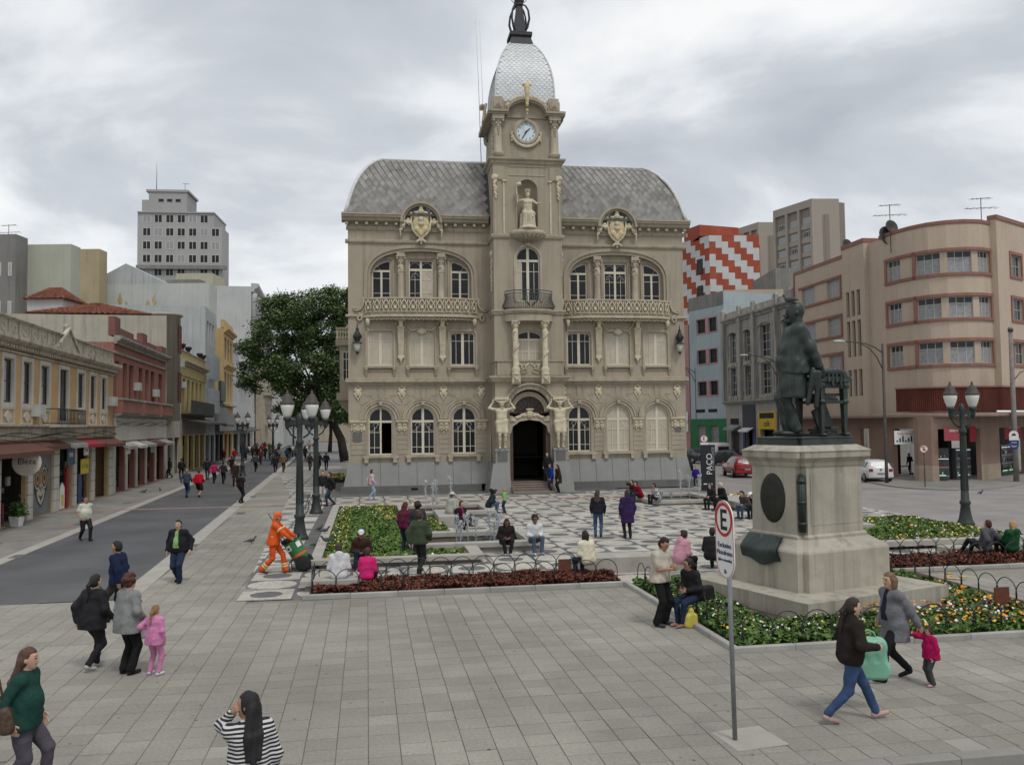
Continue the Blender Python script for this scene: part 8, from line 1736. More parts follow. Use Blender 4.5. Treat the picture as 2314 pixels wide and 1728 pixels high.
e_ = link('shop_sign', None, BE, (25.95, 57.6, 0)); mb = MB(); mb.box(-.68, .68, 0, .04, 2.35, 3.25); mb.obj('board', M_sw, e_); lettering('Tintas Games', .19, M_sr, e_, (0, -.004, 3.05), (R(90), 0, 0))
for k in range(6): mb = MB(); mb.box(-.55+.19*k, -.45+.19*k, -.01, 0, 2.5, 2.62+.14*(k % 3)); mb.obj('printed_icon', M_sk, e_)
shop_item(.56, 3.0, 1.5, .8, mat('sign_pinkred', (.30, .06, .07), .6), .22, .04, 'OFERTA', M_sw, .2); shop_item(.59, 3.0, .5, 1.0, M_awr, .26, .05, off=.3); shop_item(.78, 2.95, 3.6, .75, M_awr, .1, .05); shop_item(.94, 2.8, 2.0, .6, M_awr, .1, .05)
M_lit = bpy.data.materials.new('lit_shelf'); M_lit.use_nodes = True; b_ = M_lit.node_tree.nodes['Principled BSDF']; b_.inputs['Emission Color'].default_value = (.8, .9, 1, 1); b_.inputs['Emission Strength'].default_value = .8; M_grn = bpy.data.materials.new('green_tube'); M_grn.use_nodes = True; b_ = M_grn.node_tree.nodes['Principled BSDF']; b_.inputs['Emission Color'].default_value = (.1, 1, .25, 1); b_.inputs['Emission Strength'].default_value = 1.2
for s, n, off in ((.61, 4, -.1), (.74, 4, .1), (.78, 4, .2), (.82, 4, .3), (.54, 3, .2)):
    e_ = shop_item(s, 1.1, 1.25, 2.0, mat('cabinet_dark', (.06, .062, .066), .3, .2, 3), -.55, .4, name='display_cabinet', off=off)
    for k in range(n): mb = MB(); mb.box(-.6, .6, -.02, 0, .3+k*.55, .33+k*.55); mb.obj('shelf', M_lit if k == n-1 else M_wf, e_)
    mb = MB(); mb.box(-.5, .4, -.03, -.021, .34, .37); mb.obj('green_tube', M_grn, e_)
    for k in range(14): mb = MB(); x = -.55+.08*k; mb.box(x, x+rg.uniform(.04, .07), -.03, 0, .42+.55*(k % 3), .42+.55*(k % 3)+rg.uniform(.1, .34)); mb.obj('goods', rg.choice([M_sw, M_sk, M_awr, M_sb, M_rim]), e_)
shop_item(.44, .75, 1.2, .75, M_sw, -1.0, .4, name='counter')
far_walk = [(23.0, 74.5), (23.4, 66), (23.05, 56), (22.85, 52.6), (23.6, 50.3), (25.2, 49.2), (27.7, 50.1), (31.2, 53.3), (42, 62)]
FW, _ = resample(far_walk, 40); mb = MB(); mb.prism([(p.x, p.y) for p in FW]+[(44, 66), (34, 62), (30, 60), (28, 76)], -.1, -.004); mb.obj('far_sidewalk', M_walk, kind='structure'); fk = link('far_kerb', None, None, kind='structure'); mb = MB(); mb.strip([(p.x, p.y) for p in FW], [(-.16, -.1), (.03, -.1), (.03, .0), (-.16, .0)]); mb.obj('kerb_run', M_granite_d, fk)
# dishes and siren balls on the roof
for px, py, Y_, r_ in ((1912, 553, 68, .42), (2012, 514, 61, .5), (2004, 535, 61, .75)):
    p = AT(px, py, Y_); e = thing('satellite_dish', {1912: 'small round dish above the stair tower', 2012: 'round dish below the large aerial', 2004: 'larger grey dish standing on the beige parapet'}[px], 'dish', p); mb = MB(); mb.lathe([(.02, -.1), (r_*.5, -.06), (r_*.85, .05), (r_, .16), (r_*.97, .17), (r_*.5, -.02)], (0, 0, 0), 18); o = mb.obj('bowl', M_galv, e); o.rotation_euler = (R(75), 0, R(15)); mb = MB(); mb.tube([(0, .1, 0), (0, .3, -1.2)], .04, 5); mb.obj('mount', M_galv, e)
# grey deco front with pilasters
M_dec = mat('sooty_deco', (.33, .32, .295), .9, .14, .6, .4, 25, streak=.85, streakcol=(.06, .058, .052), blotch=.3, blotchcol=(.15, .145, .13)); DT = 28.9; X = lambda t: DT-t
bays = [(27.9, 25.3), (24.2, 22.0), (20.9, 17.2), (16.0, 13.4)]; wins = []
for a, b in bays:
    c = (X(a)+X(b))/2; hw = (X(b)-X(a))*.3
    for z0, z1 in ((9.9, 13.0), (6.5, 9.4)): wins.append((c-hw, c+hw, z0, z1))
wins += [(X(27.6), X(25.6), .02, 3.0, 'shut', mat('shutter_brown', (.07, .045, .035), .7)), (X(24.0), X(22.2), .02, 3.0, 'shop'), (X(20.5), X(17.6), .02, 3.2, 'shop'), (X(15.8), X(13.6), .02, 3.0, 'shop')]
DE = house('grey_deco_building', 'soot-streaked grey three-storey front with pilasters behind the statue', RT(DT), RR_, 15.8, 12, 14.2, M_dec, wins, None, M_wf, M_gl2, .35, 3, 4)
for x in (0, X(24.75), X(21.45), X(16.6), 15.3): mb = MB(); mb.box(x, x+.5, -.35, .02, 5.9, 15.3); mb.ell((x+.25, -.17, 15.3), (.3, .24, .3)); mb.obj('pilaster', M_dec, DE)
corn(DE, 0, 15.8, 14.0, .5, .45, M_dec); bar(DE, 0, 15.8, 14.5, 15.1, .05, M_dec, 'parapet', .3); corn(DE, 0, 15.8, 5.7, .35, .4, M_dec, 'ledge')
for a, b in bays:
    x0, x1 = X(a), X(b); c = (x0+x1)/2
    for z0 in (10.2, 6.9): mb = MB(); openband(mb, [(x1-.15, z0), (x1-.15, z0+2.4)]+arch_pts(c, z0+2.4, (x1-x0)/2-.15, .35, 10)[1:]+[(x0+.15, z0)], -.16, -.1, .02); mb.obj('bay_moulding', M_dec, DE)
    for z0 in (9.5, 6.1):
        mb = MB(); [mb.box(x0+.3+k*.42, x0+.55+k*.42, -.12, .02, z0, z0+.4) for k in range(int((x1-x0-.4)/.42))]; mb.obj('apron_panel', M_old, DE)
    for k in range(3): mb = MB(); mb.box(x0+.2+k*(x1-x0-.4)/3, x0+.1+(k+1)*(x1-x0-.4)/3, -.06, .02, 14.6, 15.0); mb.obj('parapet_panel', M_old, DE)
M_yw = mat('yellow_front', (.56, .38, .035), .7, .08, 2); bar(DE, X(21.0), X(17.2), 3.25, 4.9, .06, M_yw, 'yellow_fascia'); bar(DE, X(21.0), X(20.5), .02, 3.25, .06, M_yw, 'yellow_jamb'); bar(DE, X(17.6), X(17.2), .02, 3.25, .06, M_yw, 'yellow_jamb'); lettering('café', .8, M_blk, DE, (X(19.1), -.07, 3.75), (R(90), 0, 0)); bar(DE, X(20.6), X(17.6), 4.25, 4.75, .075, M_blk, 'transom')
M_bl = mat('blue_front', (.055, .075, .16), .7, .15, 2); bar(DE, X(24.5), X(21.6), 3.0, 5.6, .08, mat('slate_blue', (.05, .055, .065), .8), 'blue_fascia'); bar(DE, X(24.5), X(24.0), .02, 3.0, .08, M_bl, 'blue_jamb'); bar(DE, X(22.2), X(21.6), .02, 3.0, .08, M_bl, 'blue_jamb'); awning(DE, X(24.2), X(22.0), 3.15, 3.4, .7, M_sw); awning(DE, X(27.8), X(25.2), 3.3, 3.6, .8, M_awg); bar(DE, X(27.6), X(25.6), 3.7, 4.3, .05, M_blk, 'transom')
# pale blue building
M_pb = mat('pale_blue_plaster', (.36, .42, .44), .9, .08, .5, .2, 30, streak=.45, streakcol=(.20, .22, .22)); BA = R(23.5); BD = Vector((-math.sin(BA), math.cos(BA), 0)); b0 = RT(28.8); bo = b0+BD*6.2; br = math.atan2(-BD.y, -BD.x); M_pp = mat('pink_trim', (.45, .24, .23), .85)
ws = []
for z0, z1 in ((13.58, 15.05), (10.25, 11.7), (6.83, 8.3)): ws += [(6.2-4.75, 6.2-3.2, z0, z1), (6.2-2.65, 6.2-1.25, z0, z1)]
PB = house('pale_blue_building', 'pale blue four-storey building with pink window trims and green shop base', bo, br, 6.2, 16, 17.6, M_pb, ws+[(1.3, 2.7, .02, 3.6, 'shut', M_awg), (3.6, 5.0, .02, 3.6, 'shut', M_awg)], None, M_wd, M_gl2, .25, 2, 2)
for z0, z1 in ((13.58, 15.05), (10.25, 11.7), (6.83, 8.3)): mb = MB(); band(mb, rc(1.33, 5.07, z0-.12, z1+.12), .11, -.05, .01); mb.box(3.02, 3.53, -.05, .01, z0-.01, z1+.01); mb.obj('window_trim', M_pp, PB)
bar(PB, 0, 6.2, 16.2, 17.62, .03, M_conc, 'sooty_band'); M_gn = mat('green_front', (.03, .15, .06), .75, .15, 1); bar(PB, -.02, 6.25, 3.6, 4.3, .06, M_gn, 'green_fascia')
for x0, x1 in ((0, 1.3), (2.7, 3.6), (5.0, 6.22)): bar(PB, x0, x1, .02, 3.6, .06, M_gn, 'green_pier')
bar(PB, 1.0, 2.6, 5.0, 5.35, .02, M_blk, 'vent_slot'); bar(PB, 3.2, 4.7, 5.0, 5.35, .02, M_blk, 'vent_slot')
M_pin = mat('pink_plaster', (.42, .24, .23), .9, .1, .6, streak=.3); PKB = house('pink_building', 'narrow strip of pink building beside the palace corner', bo+BD*5.2, br, 5.0, 14, 14.8, M_pin, [(2.6+.0, 4.0, 11.5, 13.2), (2.6, 4.0, 8.2, 9.9), (2.6, 4.0, 5.4, 7.0)], None, M_wd, M_gl2, .2); poster(PKB, 4.0, -.1, 4.0, 1.6, 2.2, M_sw, 'Play 253', M_sb, .5)
# red and white stepped-pattern building
c = AT(1602, 530, 118); CHV = thing('chevron_building', 'red and white stepped-pattern block behind the palace roof', 'building', (c.x, c.y, 0), R(4)); zt = c.z; M_cr = mat('brick_red_paint', (.33, .075, .04), .85, .12, .5, blotch=.2, blotchcol=(.45, .3, .25)); M_cw = mat('white_paint_old', (.52, .53, .52), .85, .08, .5)
mb = MB(); mb.box(0, 7.0, 0, 12, 0, zt); mb.obj('right_wall', M_cr, CHV); lw = link('left_wing', None, CHV, (0, 0, 0), R(-62)); mb = MB(); mb.box(-9, 0, .02, 10, 0, zt-.4); mb.obj('left_wall', M_cr, lw)
for face, (pr_, x0, n) in enumerate(((CHV, 0, 8), (lw, -9, 10))):
    for i in range(n):
        for j in range(14):
            if (i-j) % 4 in (0, 1): w_ = .875 if face == 0 else .9; z1 = zt-.12-j*.86; mb = MB(); mb.box(x0+i*w_+.002, x0+(i+1)*w_-.002, -.03-(.0 if face == 0 else -.02), .01, z1-.86+.002, z1-.002); mb.obj('painted_block', M_cw, pr_)
for z in (zt-5.5, zt-9.2): win(lw, -7.6, -6.0, z, z+2.2, -.06, M_blk, M_gl2, 1, 4); win(lw, -2.4, -1.3, z+.3, z+2.4, -.06, M_blk, M_gl2, 1, 4)
mb = MB(); mb.add([(-1, 1, zt), (4.5, 1, zt), (4.5, 9, zt), (-1, 9, zt), (-1, 1, zt+1.6), (4.5, 1, zt+1.2), (4.5, 9, zt+1.2), (-1, 9, zt+2.6)], [(0, 1, 5, 4), (4, 5, 6, 7), (0, 4, 7, 3), (1, 2, 6, 5), (2, 3, 7, 6)]); mb.obj('roof_house', M_cr, CHV); mb = MB(); mb.box(-8.5, -4.6, 3, 7, zt+2.4, zt+5.4); mb.box(-8.2, -8, 3.2, 3.4, zt-1, zt+2.4); mb.box(-5, -4.8, 3.2, 3.4, zt-1, zt+2.4); mb.obj('water_tank', M_cr, CHV)
# twin residential towers
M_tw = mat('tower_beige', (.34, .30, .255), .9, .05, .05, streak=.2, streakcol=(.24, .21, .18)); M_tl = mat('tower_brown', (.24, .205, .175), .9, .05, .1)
for px, yt, Y_, wf, lb_, hgt in ((1838, 449, 185, 11.5, 'taller beige apartment tower behind the curved building', 0), (1717, 502, 215, 9.0, 'shorter beige apartment tower beside the patterned block', 0)):
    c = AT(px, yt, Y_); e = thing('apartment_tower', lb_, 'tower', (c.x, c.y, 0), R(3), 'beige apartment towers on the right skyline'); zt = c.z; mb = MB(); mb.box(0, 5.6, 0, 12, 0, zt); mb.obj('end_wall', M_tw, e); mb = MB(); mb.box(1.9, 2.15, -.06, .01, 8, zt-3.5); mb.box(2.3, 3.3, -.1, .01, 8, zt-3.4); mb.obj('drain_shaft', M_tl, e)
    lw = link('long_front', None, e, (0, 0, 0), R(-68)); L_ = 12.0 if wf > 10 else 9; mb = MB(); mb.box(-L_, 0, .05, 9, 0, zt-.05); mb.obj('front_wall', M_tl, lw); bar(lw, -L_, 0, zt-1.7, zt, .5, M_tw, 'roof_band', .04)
    for k in range(4): x = -L_+(L_-.6)*k/3; bar(lw, x, x+.6, 0, zt-1.7, .55, M_tw, 'fin', .04)
    for k in range(3):
        for j in range(9):
            x = -L_+(L_-.6)*k/3+.8; z = zt-5-j*3.0; win(lw, x+.3, x+L_/3-1.6, z, z+1.3, -.02, M_wf, M_cur if (k+j) % 3 else M_wg, 4, 1, .1); bar(lw, x-.1, x+L_/3-.9, z-1.2, z-.1, .15, M_tw, 'spandrel', .04)
for i_, (a_, b_, y_, Y_, m_, l_) in enumerate(((575, 652, 868, 215, M_wh, 'pale block closing the far end of the street'), (640, 705, 905, 190, M_g4, 'grey block at the street end behind the lamp globes'), (700, 800, 880, 230, M_tr, 'beige block at the street end behind the tree trunk'))): bg('far_street_block', l_, a_, b_, y_, Y_, m_, 6, wins=(4, 3, 4.5, 3.4, .4, .5, M_wf, M_gl2), group='blocks closing the far street')
e, W_, H_ = bg('concrete_parapet_block', 'raw concrete rooftop block in front of the towers', 1752, 1806, 606, 105, M_conc, 10); e, W_, H_ = bg('beige_party_wall', 'beige party wall with broken render above the grey front', 1636, 1770, 655, 103, mat('party_beige', (.43, .36, .28), .9, .1, .4, blotch=.2, blotchcol=(.2, .16, .13)), 10)
# ================================================================== trees
M_bark = mat('bark', (.05, .042, .035), .95, .3, 6, .8, 20); LT = [leafm('tree_leaf', (.125, .185, .07)), leafm('tree_leaf_light', (.18, .245, .10)), leafm('tree_leaf_dark', (.07, .105, .045))]
def tree(label, base, lobes, n, size, trunk, seed):
    e = thing('tree', label, 'tree', base, 0, 'trees beside the palace'); r = np.random.RandomState(seed); mb = MB()
    for path, r0, r1 in trunk: mb.tube(path, [r0+(r1-r0)*k/(len(path)-1) for k in range(len(path))], 8)
    for c, rad in lobes:
        a = Vector(trunk[0][0][-1]); c = Vector(c); m = a.lerp(c, .5)+Vector((0, 0, -.6)); mb.tube([a, m, c, c+(c-m)*.35], [.16, .1, .06, .02], 6)
    mb.obj('trunk', M_bark, e); L_ = np.array([list(c)+list(rad) for c, rad in lobes]); vol = L_[:, 3]*L_[:, 4]*L_[:, 5]
    def place(rr, nn):
        k = rr.choice(len(L_), nn, p=vol/vol.sum()); q = L_[k]; ncl = 330; u = rr.normal(size=(ncl, 3)); u /= np.linalg.norm(u, axis=1)[:, None]; u *= (.45+.6*rr.rand(ncl)**.5)[:, None]; kc = rr.choice(len(L_), ncl, p=vol/vol.sum()); C = L_[kc, :3]+u*L_[kc, 3:]; ci = rr.randint(0, ncl, nn); off = rr.normal(size=(nn, 3))*np.array((.5, .5, .3)); return C[ci]+off
    link('crown', leaf_mesh('crown', n, place, size, LT, (5, 2, 3), .8, seed, 1.5), e, kind='stuff'); return e
b = AT(700, 900, 100); S = .92
tb = Vector((b.x+4.0, 100, 0))
def P_(px, py, Y_=100): q = AT(px, py, Y_); return (q.x-tb.x, q.y-tb.y, q.z)
tree('large dark leafy tree leaning out from behind the palace', tb, [(P_(640, 740), (3.6, 3.5, 2.4)), (P_(700, 720), (4.2, 4, 3.0)), (P_(580, 790), (2.4, 2.6, 1.3)), (P_(610, 850), (3.2, 3, 1.9)), (P_(690, 830), (4.4, 4, 2.8)), (P_(760, 690), (3.2, 3, 2.2)), (P_(660, 900), (3.0, 3, 1.7)), (P_(745, 780), (3.2, 3, 3)), (P_(560, 830), (1.6, 1.6, .9)), (P_(640, 690), (2.2, 2.4, 1.2)), (P_(735, 890), (2.6, 3, 1.8)), (P_(770, 830), (3, 3, 3.4)), (P_(700, 920), (2.6, 2.6, 1.6)), (P_(760, 910), (2.6, 2.6, 2))], 95000, .19, [([(0, 0, 0), (-.4, 0, 2.5), (-1.6, 0, 5.0), (-3, 0, 7.0)], .55, .3), ([(-.9, 0, 3.6), (-2.5, .2, 5.4), P_(620, 860)], .3, .1), ([(-1.6, 0, 5.0), (-.5, .5, 7.5), P_(740, 760)], .28, .08)], 3)
tree('small rounder tree farther down the street', AT(745, 1000, 135)-Vector((0, 0, AT(745, 1000, 135).z)), [((0, 0, 7.5), (4, 4, 2.6)), ((-2.5, 0, 6.2), (2.6, 2.6, 1.8)), ((2, 0, 6.5), (3, 3, 2))], 14000, .3, [([(0, 0, 0), (.2, 0, 3), (0, 0, 6)], .35, .15)], 5)
# ================================================================== people
BK, NV, JN, WH = (.016, .016, .018), (.018, .026, .05), (.045, .075, .14), (.55, .55, .56)
BR, DK, BL, GY = (.045, .024, .016), (.014, .011, .010), (.42, .28, .13), (.2, .2, .19)
def stripes():
    m = bpy.data.materials.new('striped_knit'); m.use_nodes = True; t = m.node_tree; L = t.links.new; b = t.nodes['Principled BSDF']; b.inputs['Roughness'].default_value = .9
    c = t.nodes.new('ShaderNodeTexCoord'); w_ = t.nodes.new('ShaderNodeTexWave'); w_.bands_direction = 'Z'; w_.inputs['Scale'].default_value = 9.0; w_.inputs['Distortion'].default_value = .6; w_.inputs['Detail Scale'].default_value = 2; L(c.outputs['Object'], w_.inputs['Vector'])
    r_ = t.nodes.new('ShaderNodeValToRGB'); r_.color_ramp.interpolation = 'CONSTANT'; r_.color_ramp.elements[0].color = (.015, .015, .017, 1); r_.color_ramp.elements[1].color = (.55, .55, .54, 1); r_.color_ramp.elements[1].position = .55; L(w_.outputs[0], r_.inputs[0]); L(r_.outputs[0], b.inputs['Base Color']); return m
def checks():
    m = bpy.data.materials.new('checked_cloth'); m.use_nodes = True; t = m.node_tree; b = t.nodes['Principled BSDF']; k = t.nodes.new('ShaderNodeTexChecker'); c = t.nodes.new('ShaderNodeTexCoord'); k.inputs['Scale'].default_value = 14; k.inputs[1].default_value = (.6, .6, .62, 1); k.inputs[2].default_value = (.03, .035, .05, 1); t.links.new(c.outputs['Object'], k.inputs['Vector']); t.links.new(k.outputs[0], b.inputs['Base Color']); return m
def bag(name, label, loc, rot, w_, h_, d_, m, strap=.0, z=0.0, sag=.15, tie=False):
    e = thing(name, label, 'bag', (loc[0], loc[1], z), R(rot)); q = SDF(.05); q.cap((-w_*.34, 0, h_*.22), (w_*.34, 0, h_*.22), h_*.2, None); q.cap((-w_*.3, 0, h_*.7), (w_*.3, 0, h_*.7), h_*.16); q.cap((-w_*.36, 0, h_*.2), (-w_*.28, 0, h_*.75), d_*.5); q.cap((w_*.36, 0, h_*.2), (w_*.28, 0, h_*.75), d_*.5); q.cap((0, 0, h_*.2), (0, 0, h_*.75), d_*.5)
    if tie: q.cap((0, 0, h_*.8), (0, 0, h_*1.15), .04, .06)
    q.cut.append(lambda x, y, zz: np.maximum(np.abs(y)-d_*.5, -zz)); V, Q = q.mesh(.015); link('pouch', np_mesh('pouch', V, Q, [m]), e)
    if strap: mb = MB(); mb.tube([(-w_*.3, 0, h_*.8), (-w_*.15, 0, h_*.8+strap*.8), (0, 0, h_*.8+strap), (w_*.15, 0, h_*.8+strap*.8), (w_*.3, 0, h_*.8)], .012, 5); mb.obj('strap', m, e)
    return e
PP_ = person
hang = None
# -- foreground
PP_('woman with very long brown hair and dark green top at the left edge', (-5.42, 9.7), 8, 1.64, walk(.22, hands=[(.1, .25, .86), (-.02, -.27, .88)]), (.014, .05, .04), (.075, .068, .085), (.05, .04, .04), ('long', (.085, .045, .03), .02), 0, .05, res=.014, bulk=.02, hem=.08)
bag('handbag', 'brown patterned shoulder bag of the long-haired woman', (-5.55, 9.36), 5, .42, .30, .14, mat('brown_leather', (.075, .045, .032), .5, .5, 25), .42, .78)
PP_('woman in black and white striped top talking on phone, seen from behind', (-2.40, 7.95), 122, 1.62, stand(look=48, hands=[(.12, .13, 1.50), None], elbow=[(.6, .35, -1), None]), WH, (.03, .03, .035), BK, ('long', (.012, .011, .013), .12), 1, .01, res=.013, topm=stripes(), grip=(1, 0))
PP_('woman in black jacket with ponytail walking away beside grey cardigan', G(208, 1513), 68, 1.60, walk(.16), BK, (.02, .02, .024), (.4, .4, .38), ('pony', DK), 0, .04, res=.014, hem=.14, bulk=.025)
bag('handbag', 'black shoulder bag on the back of the ponytailed woman', G(222, 1500), 60, .36, .3, .14, cloth(BK, .4), .3, .78)
PP_('woman in grey cardigan with short auburn curls, seen from behind', G(287, 1523), 60, 1.62, stand(hands=[(.2, .12, 1.15), (.18, -.2, .95)]), (.2, .205, .205), (.012, .012, .013), BK, ('curly', (.07, .022, .014)), 0, .045, res=.014, hem=.17, bulk=.022, flare=.02)
bag('plastic_bag', 'white plastic bag hanging between cardigan woman and pink girl', G(324, 1512), 60, .26, .32, .16, mat('white_plastic', (.5, .5, .52), .4), .12, .52)
PP_('small girl in pink jacket and leggings with ponytail', G(348, 1525), 70, 1.13, stand(hands=[(.08, .2, 1.12), None], feet=[(0, .13, .085), (0, -.12, .085)]), (.52, .2, .36), (.50, .2, .34), (.5, .48, .55), ('pony', (.24, .13, .06)), 0, .02, res=.014, hem=.14, bulk=.02)
PP_('man in navy coat walking left behind the two women', G(268, 1404), 176, 1.70, walk(.2), (.012, .018, .05), (.04, .034, .032), BK, ('short', DK), 1, .02, res=.018, hem=.1, bulk=.025, inner=(.02, .02, .02))
PP_('man in open dark jacket over bright green shirt walking towards camera', G(404, 1316), 268, 1.66, walk(.14, hands=[(.05, .33, .88), (.02, -.3, .85)]), (.016, .018, .022), (.02, .032, .062), BK, ('short', DK), 0, .055, res=.016, bulk=.028, inner=(.2, .34, .12), flare=.015)
PP_('stout man in pale polo shirt and black trousers crossing the street', G(192, 1222), 320, 1.62, walk(.24), (.48, .49, .40), BK, BK, ('short', (.06, .05, .045)), 1, .05, res=.022, sleeve='short', bulk=.02)
def bands(e, j, sc, c):
    for i in range(2):
        for a, b, t in (('el', 'wr', -.4), ('kn', 'an', .6), ('kn', 'an', .75)):
            A, B = j[a][i], j[b][i]; 
            if t < 0: A, B, t = j['sh'][i], j['el'][i], .6
            p = A*(1-t)+B*t; d = (B-A)/np.linalg.norm(B-A); q = SDF(.005); q.cap(p-d*.012, p+d*.012, .092 if a == 'el' else .088); d0, p0 = d, p
            q.cut.append(lambda x, y, z, d=d, p=p: np.abs((x-p[0])*d[0]+(y-p[1])*d[1]+(z-p[2])*d[2])-.022); part('reflective_band', q, .014, [mat('reflective_yellow', (.62, .6, .3), .5)], e, sc)
    up = j['up']; q = SDF(.01); q.cap(up(0, .08, .14), up(0, -.08, .14), .137); q.cut.append(lambda x, y, z: np.abs(z-up(0, 0, .14)[2])-.025+0*x+0*y); part('reflective_band', q, .016, [mat('reflective_yellow', ())], e, sc)
PP_('street sweeper in orange uniform and neck-flap cap pushing a cart', G(618, 1296), 4, 1.70, walk(.3, lean=10, hands=[(.52, .2, 1.0), (.5, -.2, .98)]), (.62, .095, .018), (.60, .09, .018), (.07, .05, .04), ('capflap', (.66, .11, .03)), 1, .02, res=.016, bulk=.022, flare=.03, hem=.08, extra=bands, grip=(1, 1))
PP_('man in printed beige shirt standing looking down at his hands', G(1494, 1413), 318, 1.77, stand(nod=24, hands=[(.3, .03, 1.12), (.3, -.06, 1.1)], feet=[(0, .11, .085), (0, -.13, .085)]), (.46, .41, .34), (.012, .012, .013), (.05, .05, .055), ('short', DK), 1, .02, res=.014, sleeve='short', bulk=.022, flare=.03, hem=.06, grip=(1, 1))
PP_('woman in black sitting on the wire hoops beside the pansies', G(1571, 1352, .5), 212, 1.62, sit(.52, .42, .07, 16, look=-18), BK, (.02, .03, .06), (.3, .16, .12), ('pony', DK), 1, .03, res=.015, bulk=.025, hem=.0)
bag('shoulder_bag', 'glossy black bag behind the woman sitting on the hoops', G(1598, 1354, .4), 30, .3, .28, .16, cloth(BK, .3), 0, .4); bag('plastic_bag', 'knotted yellow plastic bag on the paving by the pansy kerb', G(1562, 1417), 20, .22, .28, .14, mat('yellow_plastic', (.5, .42, .08), .5), 0, 0, tie=True)
PP_('woman in jeans and short dark jacket striding right with green bag', G(1926, 1630), 4, 1.66, walk(.38, lean=4, hands=[(.22, .2, 1.05), (.26, -.24, 1.05)]), (.022, .017, .015), (.04, .07, .15), (.4, .27, .24), ('pony', (.028, .017, .014)), 0, .03, res=.013, bulk=.022, collar=True, grip=(1, 1))
mg = mat('green_plastic', (.19, .42, .29), .4, .1, 4); bag('shopping_bag', 'large pale green plastic bag carried by the striding woman', G(1962, 1600)+Vector((-.02, -.12, 0)), -5, .46, .66, .2, mg, .16, .42)
PP_('woman in grey knit coat and black boots leading a child', G(2025, 1536), 192, 1.68, walk(.28, hands=[(-.25, .24, .88), (.08, -.25, .9)]), (.155, .155, .17), (.014, .014, .016), BK, ('bob', (.15, .09, .05)), 0, .03, res=.013, hem=.24, bulk=.022, inner=(.02, .02, .04))
PP_('toddler in magenta jacket holding the woman by the hand', G(2106, 1548), 190, .88, stand(hands=[None, (.5, -.1, 1.5)], feet=[(.05, .13, .085), (-.05, -.13, .085)]), (.36, .008, .075), (.055, .055, .06), (.5, .3, .32), ('curly', (.045, .025, .018)), 0, .05, res=.014, bulk=.035, hem=.12, flare=.02)
# -- on the square
def P2(label, loc, hd, h, pose, top, bot, hair, skin=0, **k): k.setdefault('res', .024); return PP_(label, loc, hd, h, pose, top, bot, k.pop('shoes', BK), hair, skin, **k)
P2('seated person in white hooded jacket, back to camera, at the strip', G(766, 1306, .27), 100, 1.65, sit(.27, .42), WH, BK, ('short', BR), 0, hood=True, bulk=.03, hem=.0); P2('seated child in bright pink vest with black sleeves, back to camera', G(828, 1306, .27), 80, 1.5, sit(.27, .4), (.55, .02, .14), (.05, .04, .02), ('short', BR), 0, bulk=.02)
P2('man in dark brown jacket and white cap seated on the green bed', G(817, 1262, .26), 278, 1.7, sit(.26, .36, .16, 22), (.045, .022, .018), NV, ('cap', (.55, .56, .6)), 2, bulk=.03)
P2('woman with long dark red hair and magenta top standing by the bed', G(915, 1253), 62, 1.64, stand(), (.13, .012, .06), (.02, .035, .06), ('long', (.085, .01, .014), .1), 0); P2('curly-haired person in charcoal jacket facing the fountain', G(944, 1262), 80, 1.7, stand(), (.03, .03, .034), BK, ('curly', DK), 1, bulk=.02); P2('man in olive jacket walking past the green bed', G(948, 1297), 72, 1.72, walk(.24), (.045, .06, .036), BK, ('short', BR), 0, bulk=.03, hem=.06)
P2('man in pale bucket hat and grey jacket seated by the far fountain', G(1016, 1160, .42), 40, 1.68, sit(.42), (.34, .34, .31), BK, ('hat', (.5, .5, .48)), 0, bulk=.03); P2('person in black jacket with magenta sleeves sitting cross-legged on bench', G(1038, 1184, .42), 318, 1.68, sit(.42, feet=[(.5, .05, .45), (.35, -.1, .085)]), (.03, .01, .02), BK, ('short', DK), 0, inner=(.3, .02, .09), bulk=.025)
P2('person in dark jacket and jeans hunched on the far fountain rim', G(1104, 1146, .3), 10, 1.7, sit(.3, .36, lean=30, nod=10, hands=[(.35, .05, 1.0), (.3, -.1, .55)]), (.02, .026, .032), (.09, .13, .2), ('short', DK), 0, bulk=.025); P2('small blond child in green shirt near the far fountain', G(1141, 1159), 160, 1.13, stand(hands=[None, (.2, -.2, 1.35)]), (.2, .42, .13), (.03, .045, .07), ('bob', (.34, .2, .1)), 0, sleeve='short')
P2('woman in long dark coat seated on the near fountain rim', G(1143, 1228, .32), 280, 1.64, sit(.32, .38, .08, 20, nod=12), (.02, .017, .017), BK, ('bob', DK), 2, bulk=.03, shoes=(.5, .5, .5)); bag('handbag', 'small red handbag at the feet of the woman in the dark coat', G(1153, 1242), 0, .32, .24, .14, cloth((.33, .01, .02), .4), .2)
P2('man in white shirt with shoulder strap seated at the fountain corner', G(1206, 1226, .32), 288, 1.72, sit(.32, .40, .12, 14), (.56, .57, .58), (.07, .1, .16), ('curly', DK), 2, shoes=(.5, .5, .5)); P2('man in white vest and pink sleeves walking by the granite plinth', G(839, 1129), 25, 1.68, walk(.16), (.55, .4, .45), (.28, .36, .45), ('short', BR), 0, inner=(.6, .6, .62), shoes=(.5, .5, .5))
P2('woman in black pullover and pale trousers behind the second lamp post', G(729, 1134), 280, 1.66, stand(), BK, (.36, .36, .36), ('short', BR), 0); P2('man in black leather jacket and jeans beside the second lamp post', G(747, 1143), 205, 1.74, walk(.2), BK, (.03, .045, .07), ('short', DK), 0, bulk=.03)
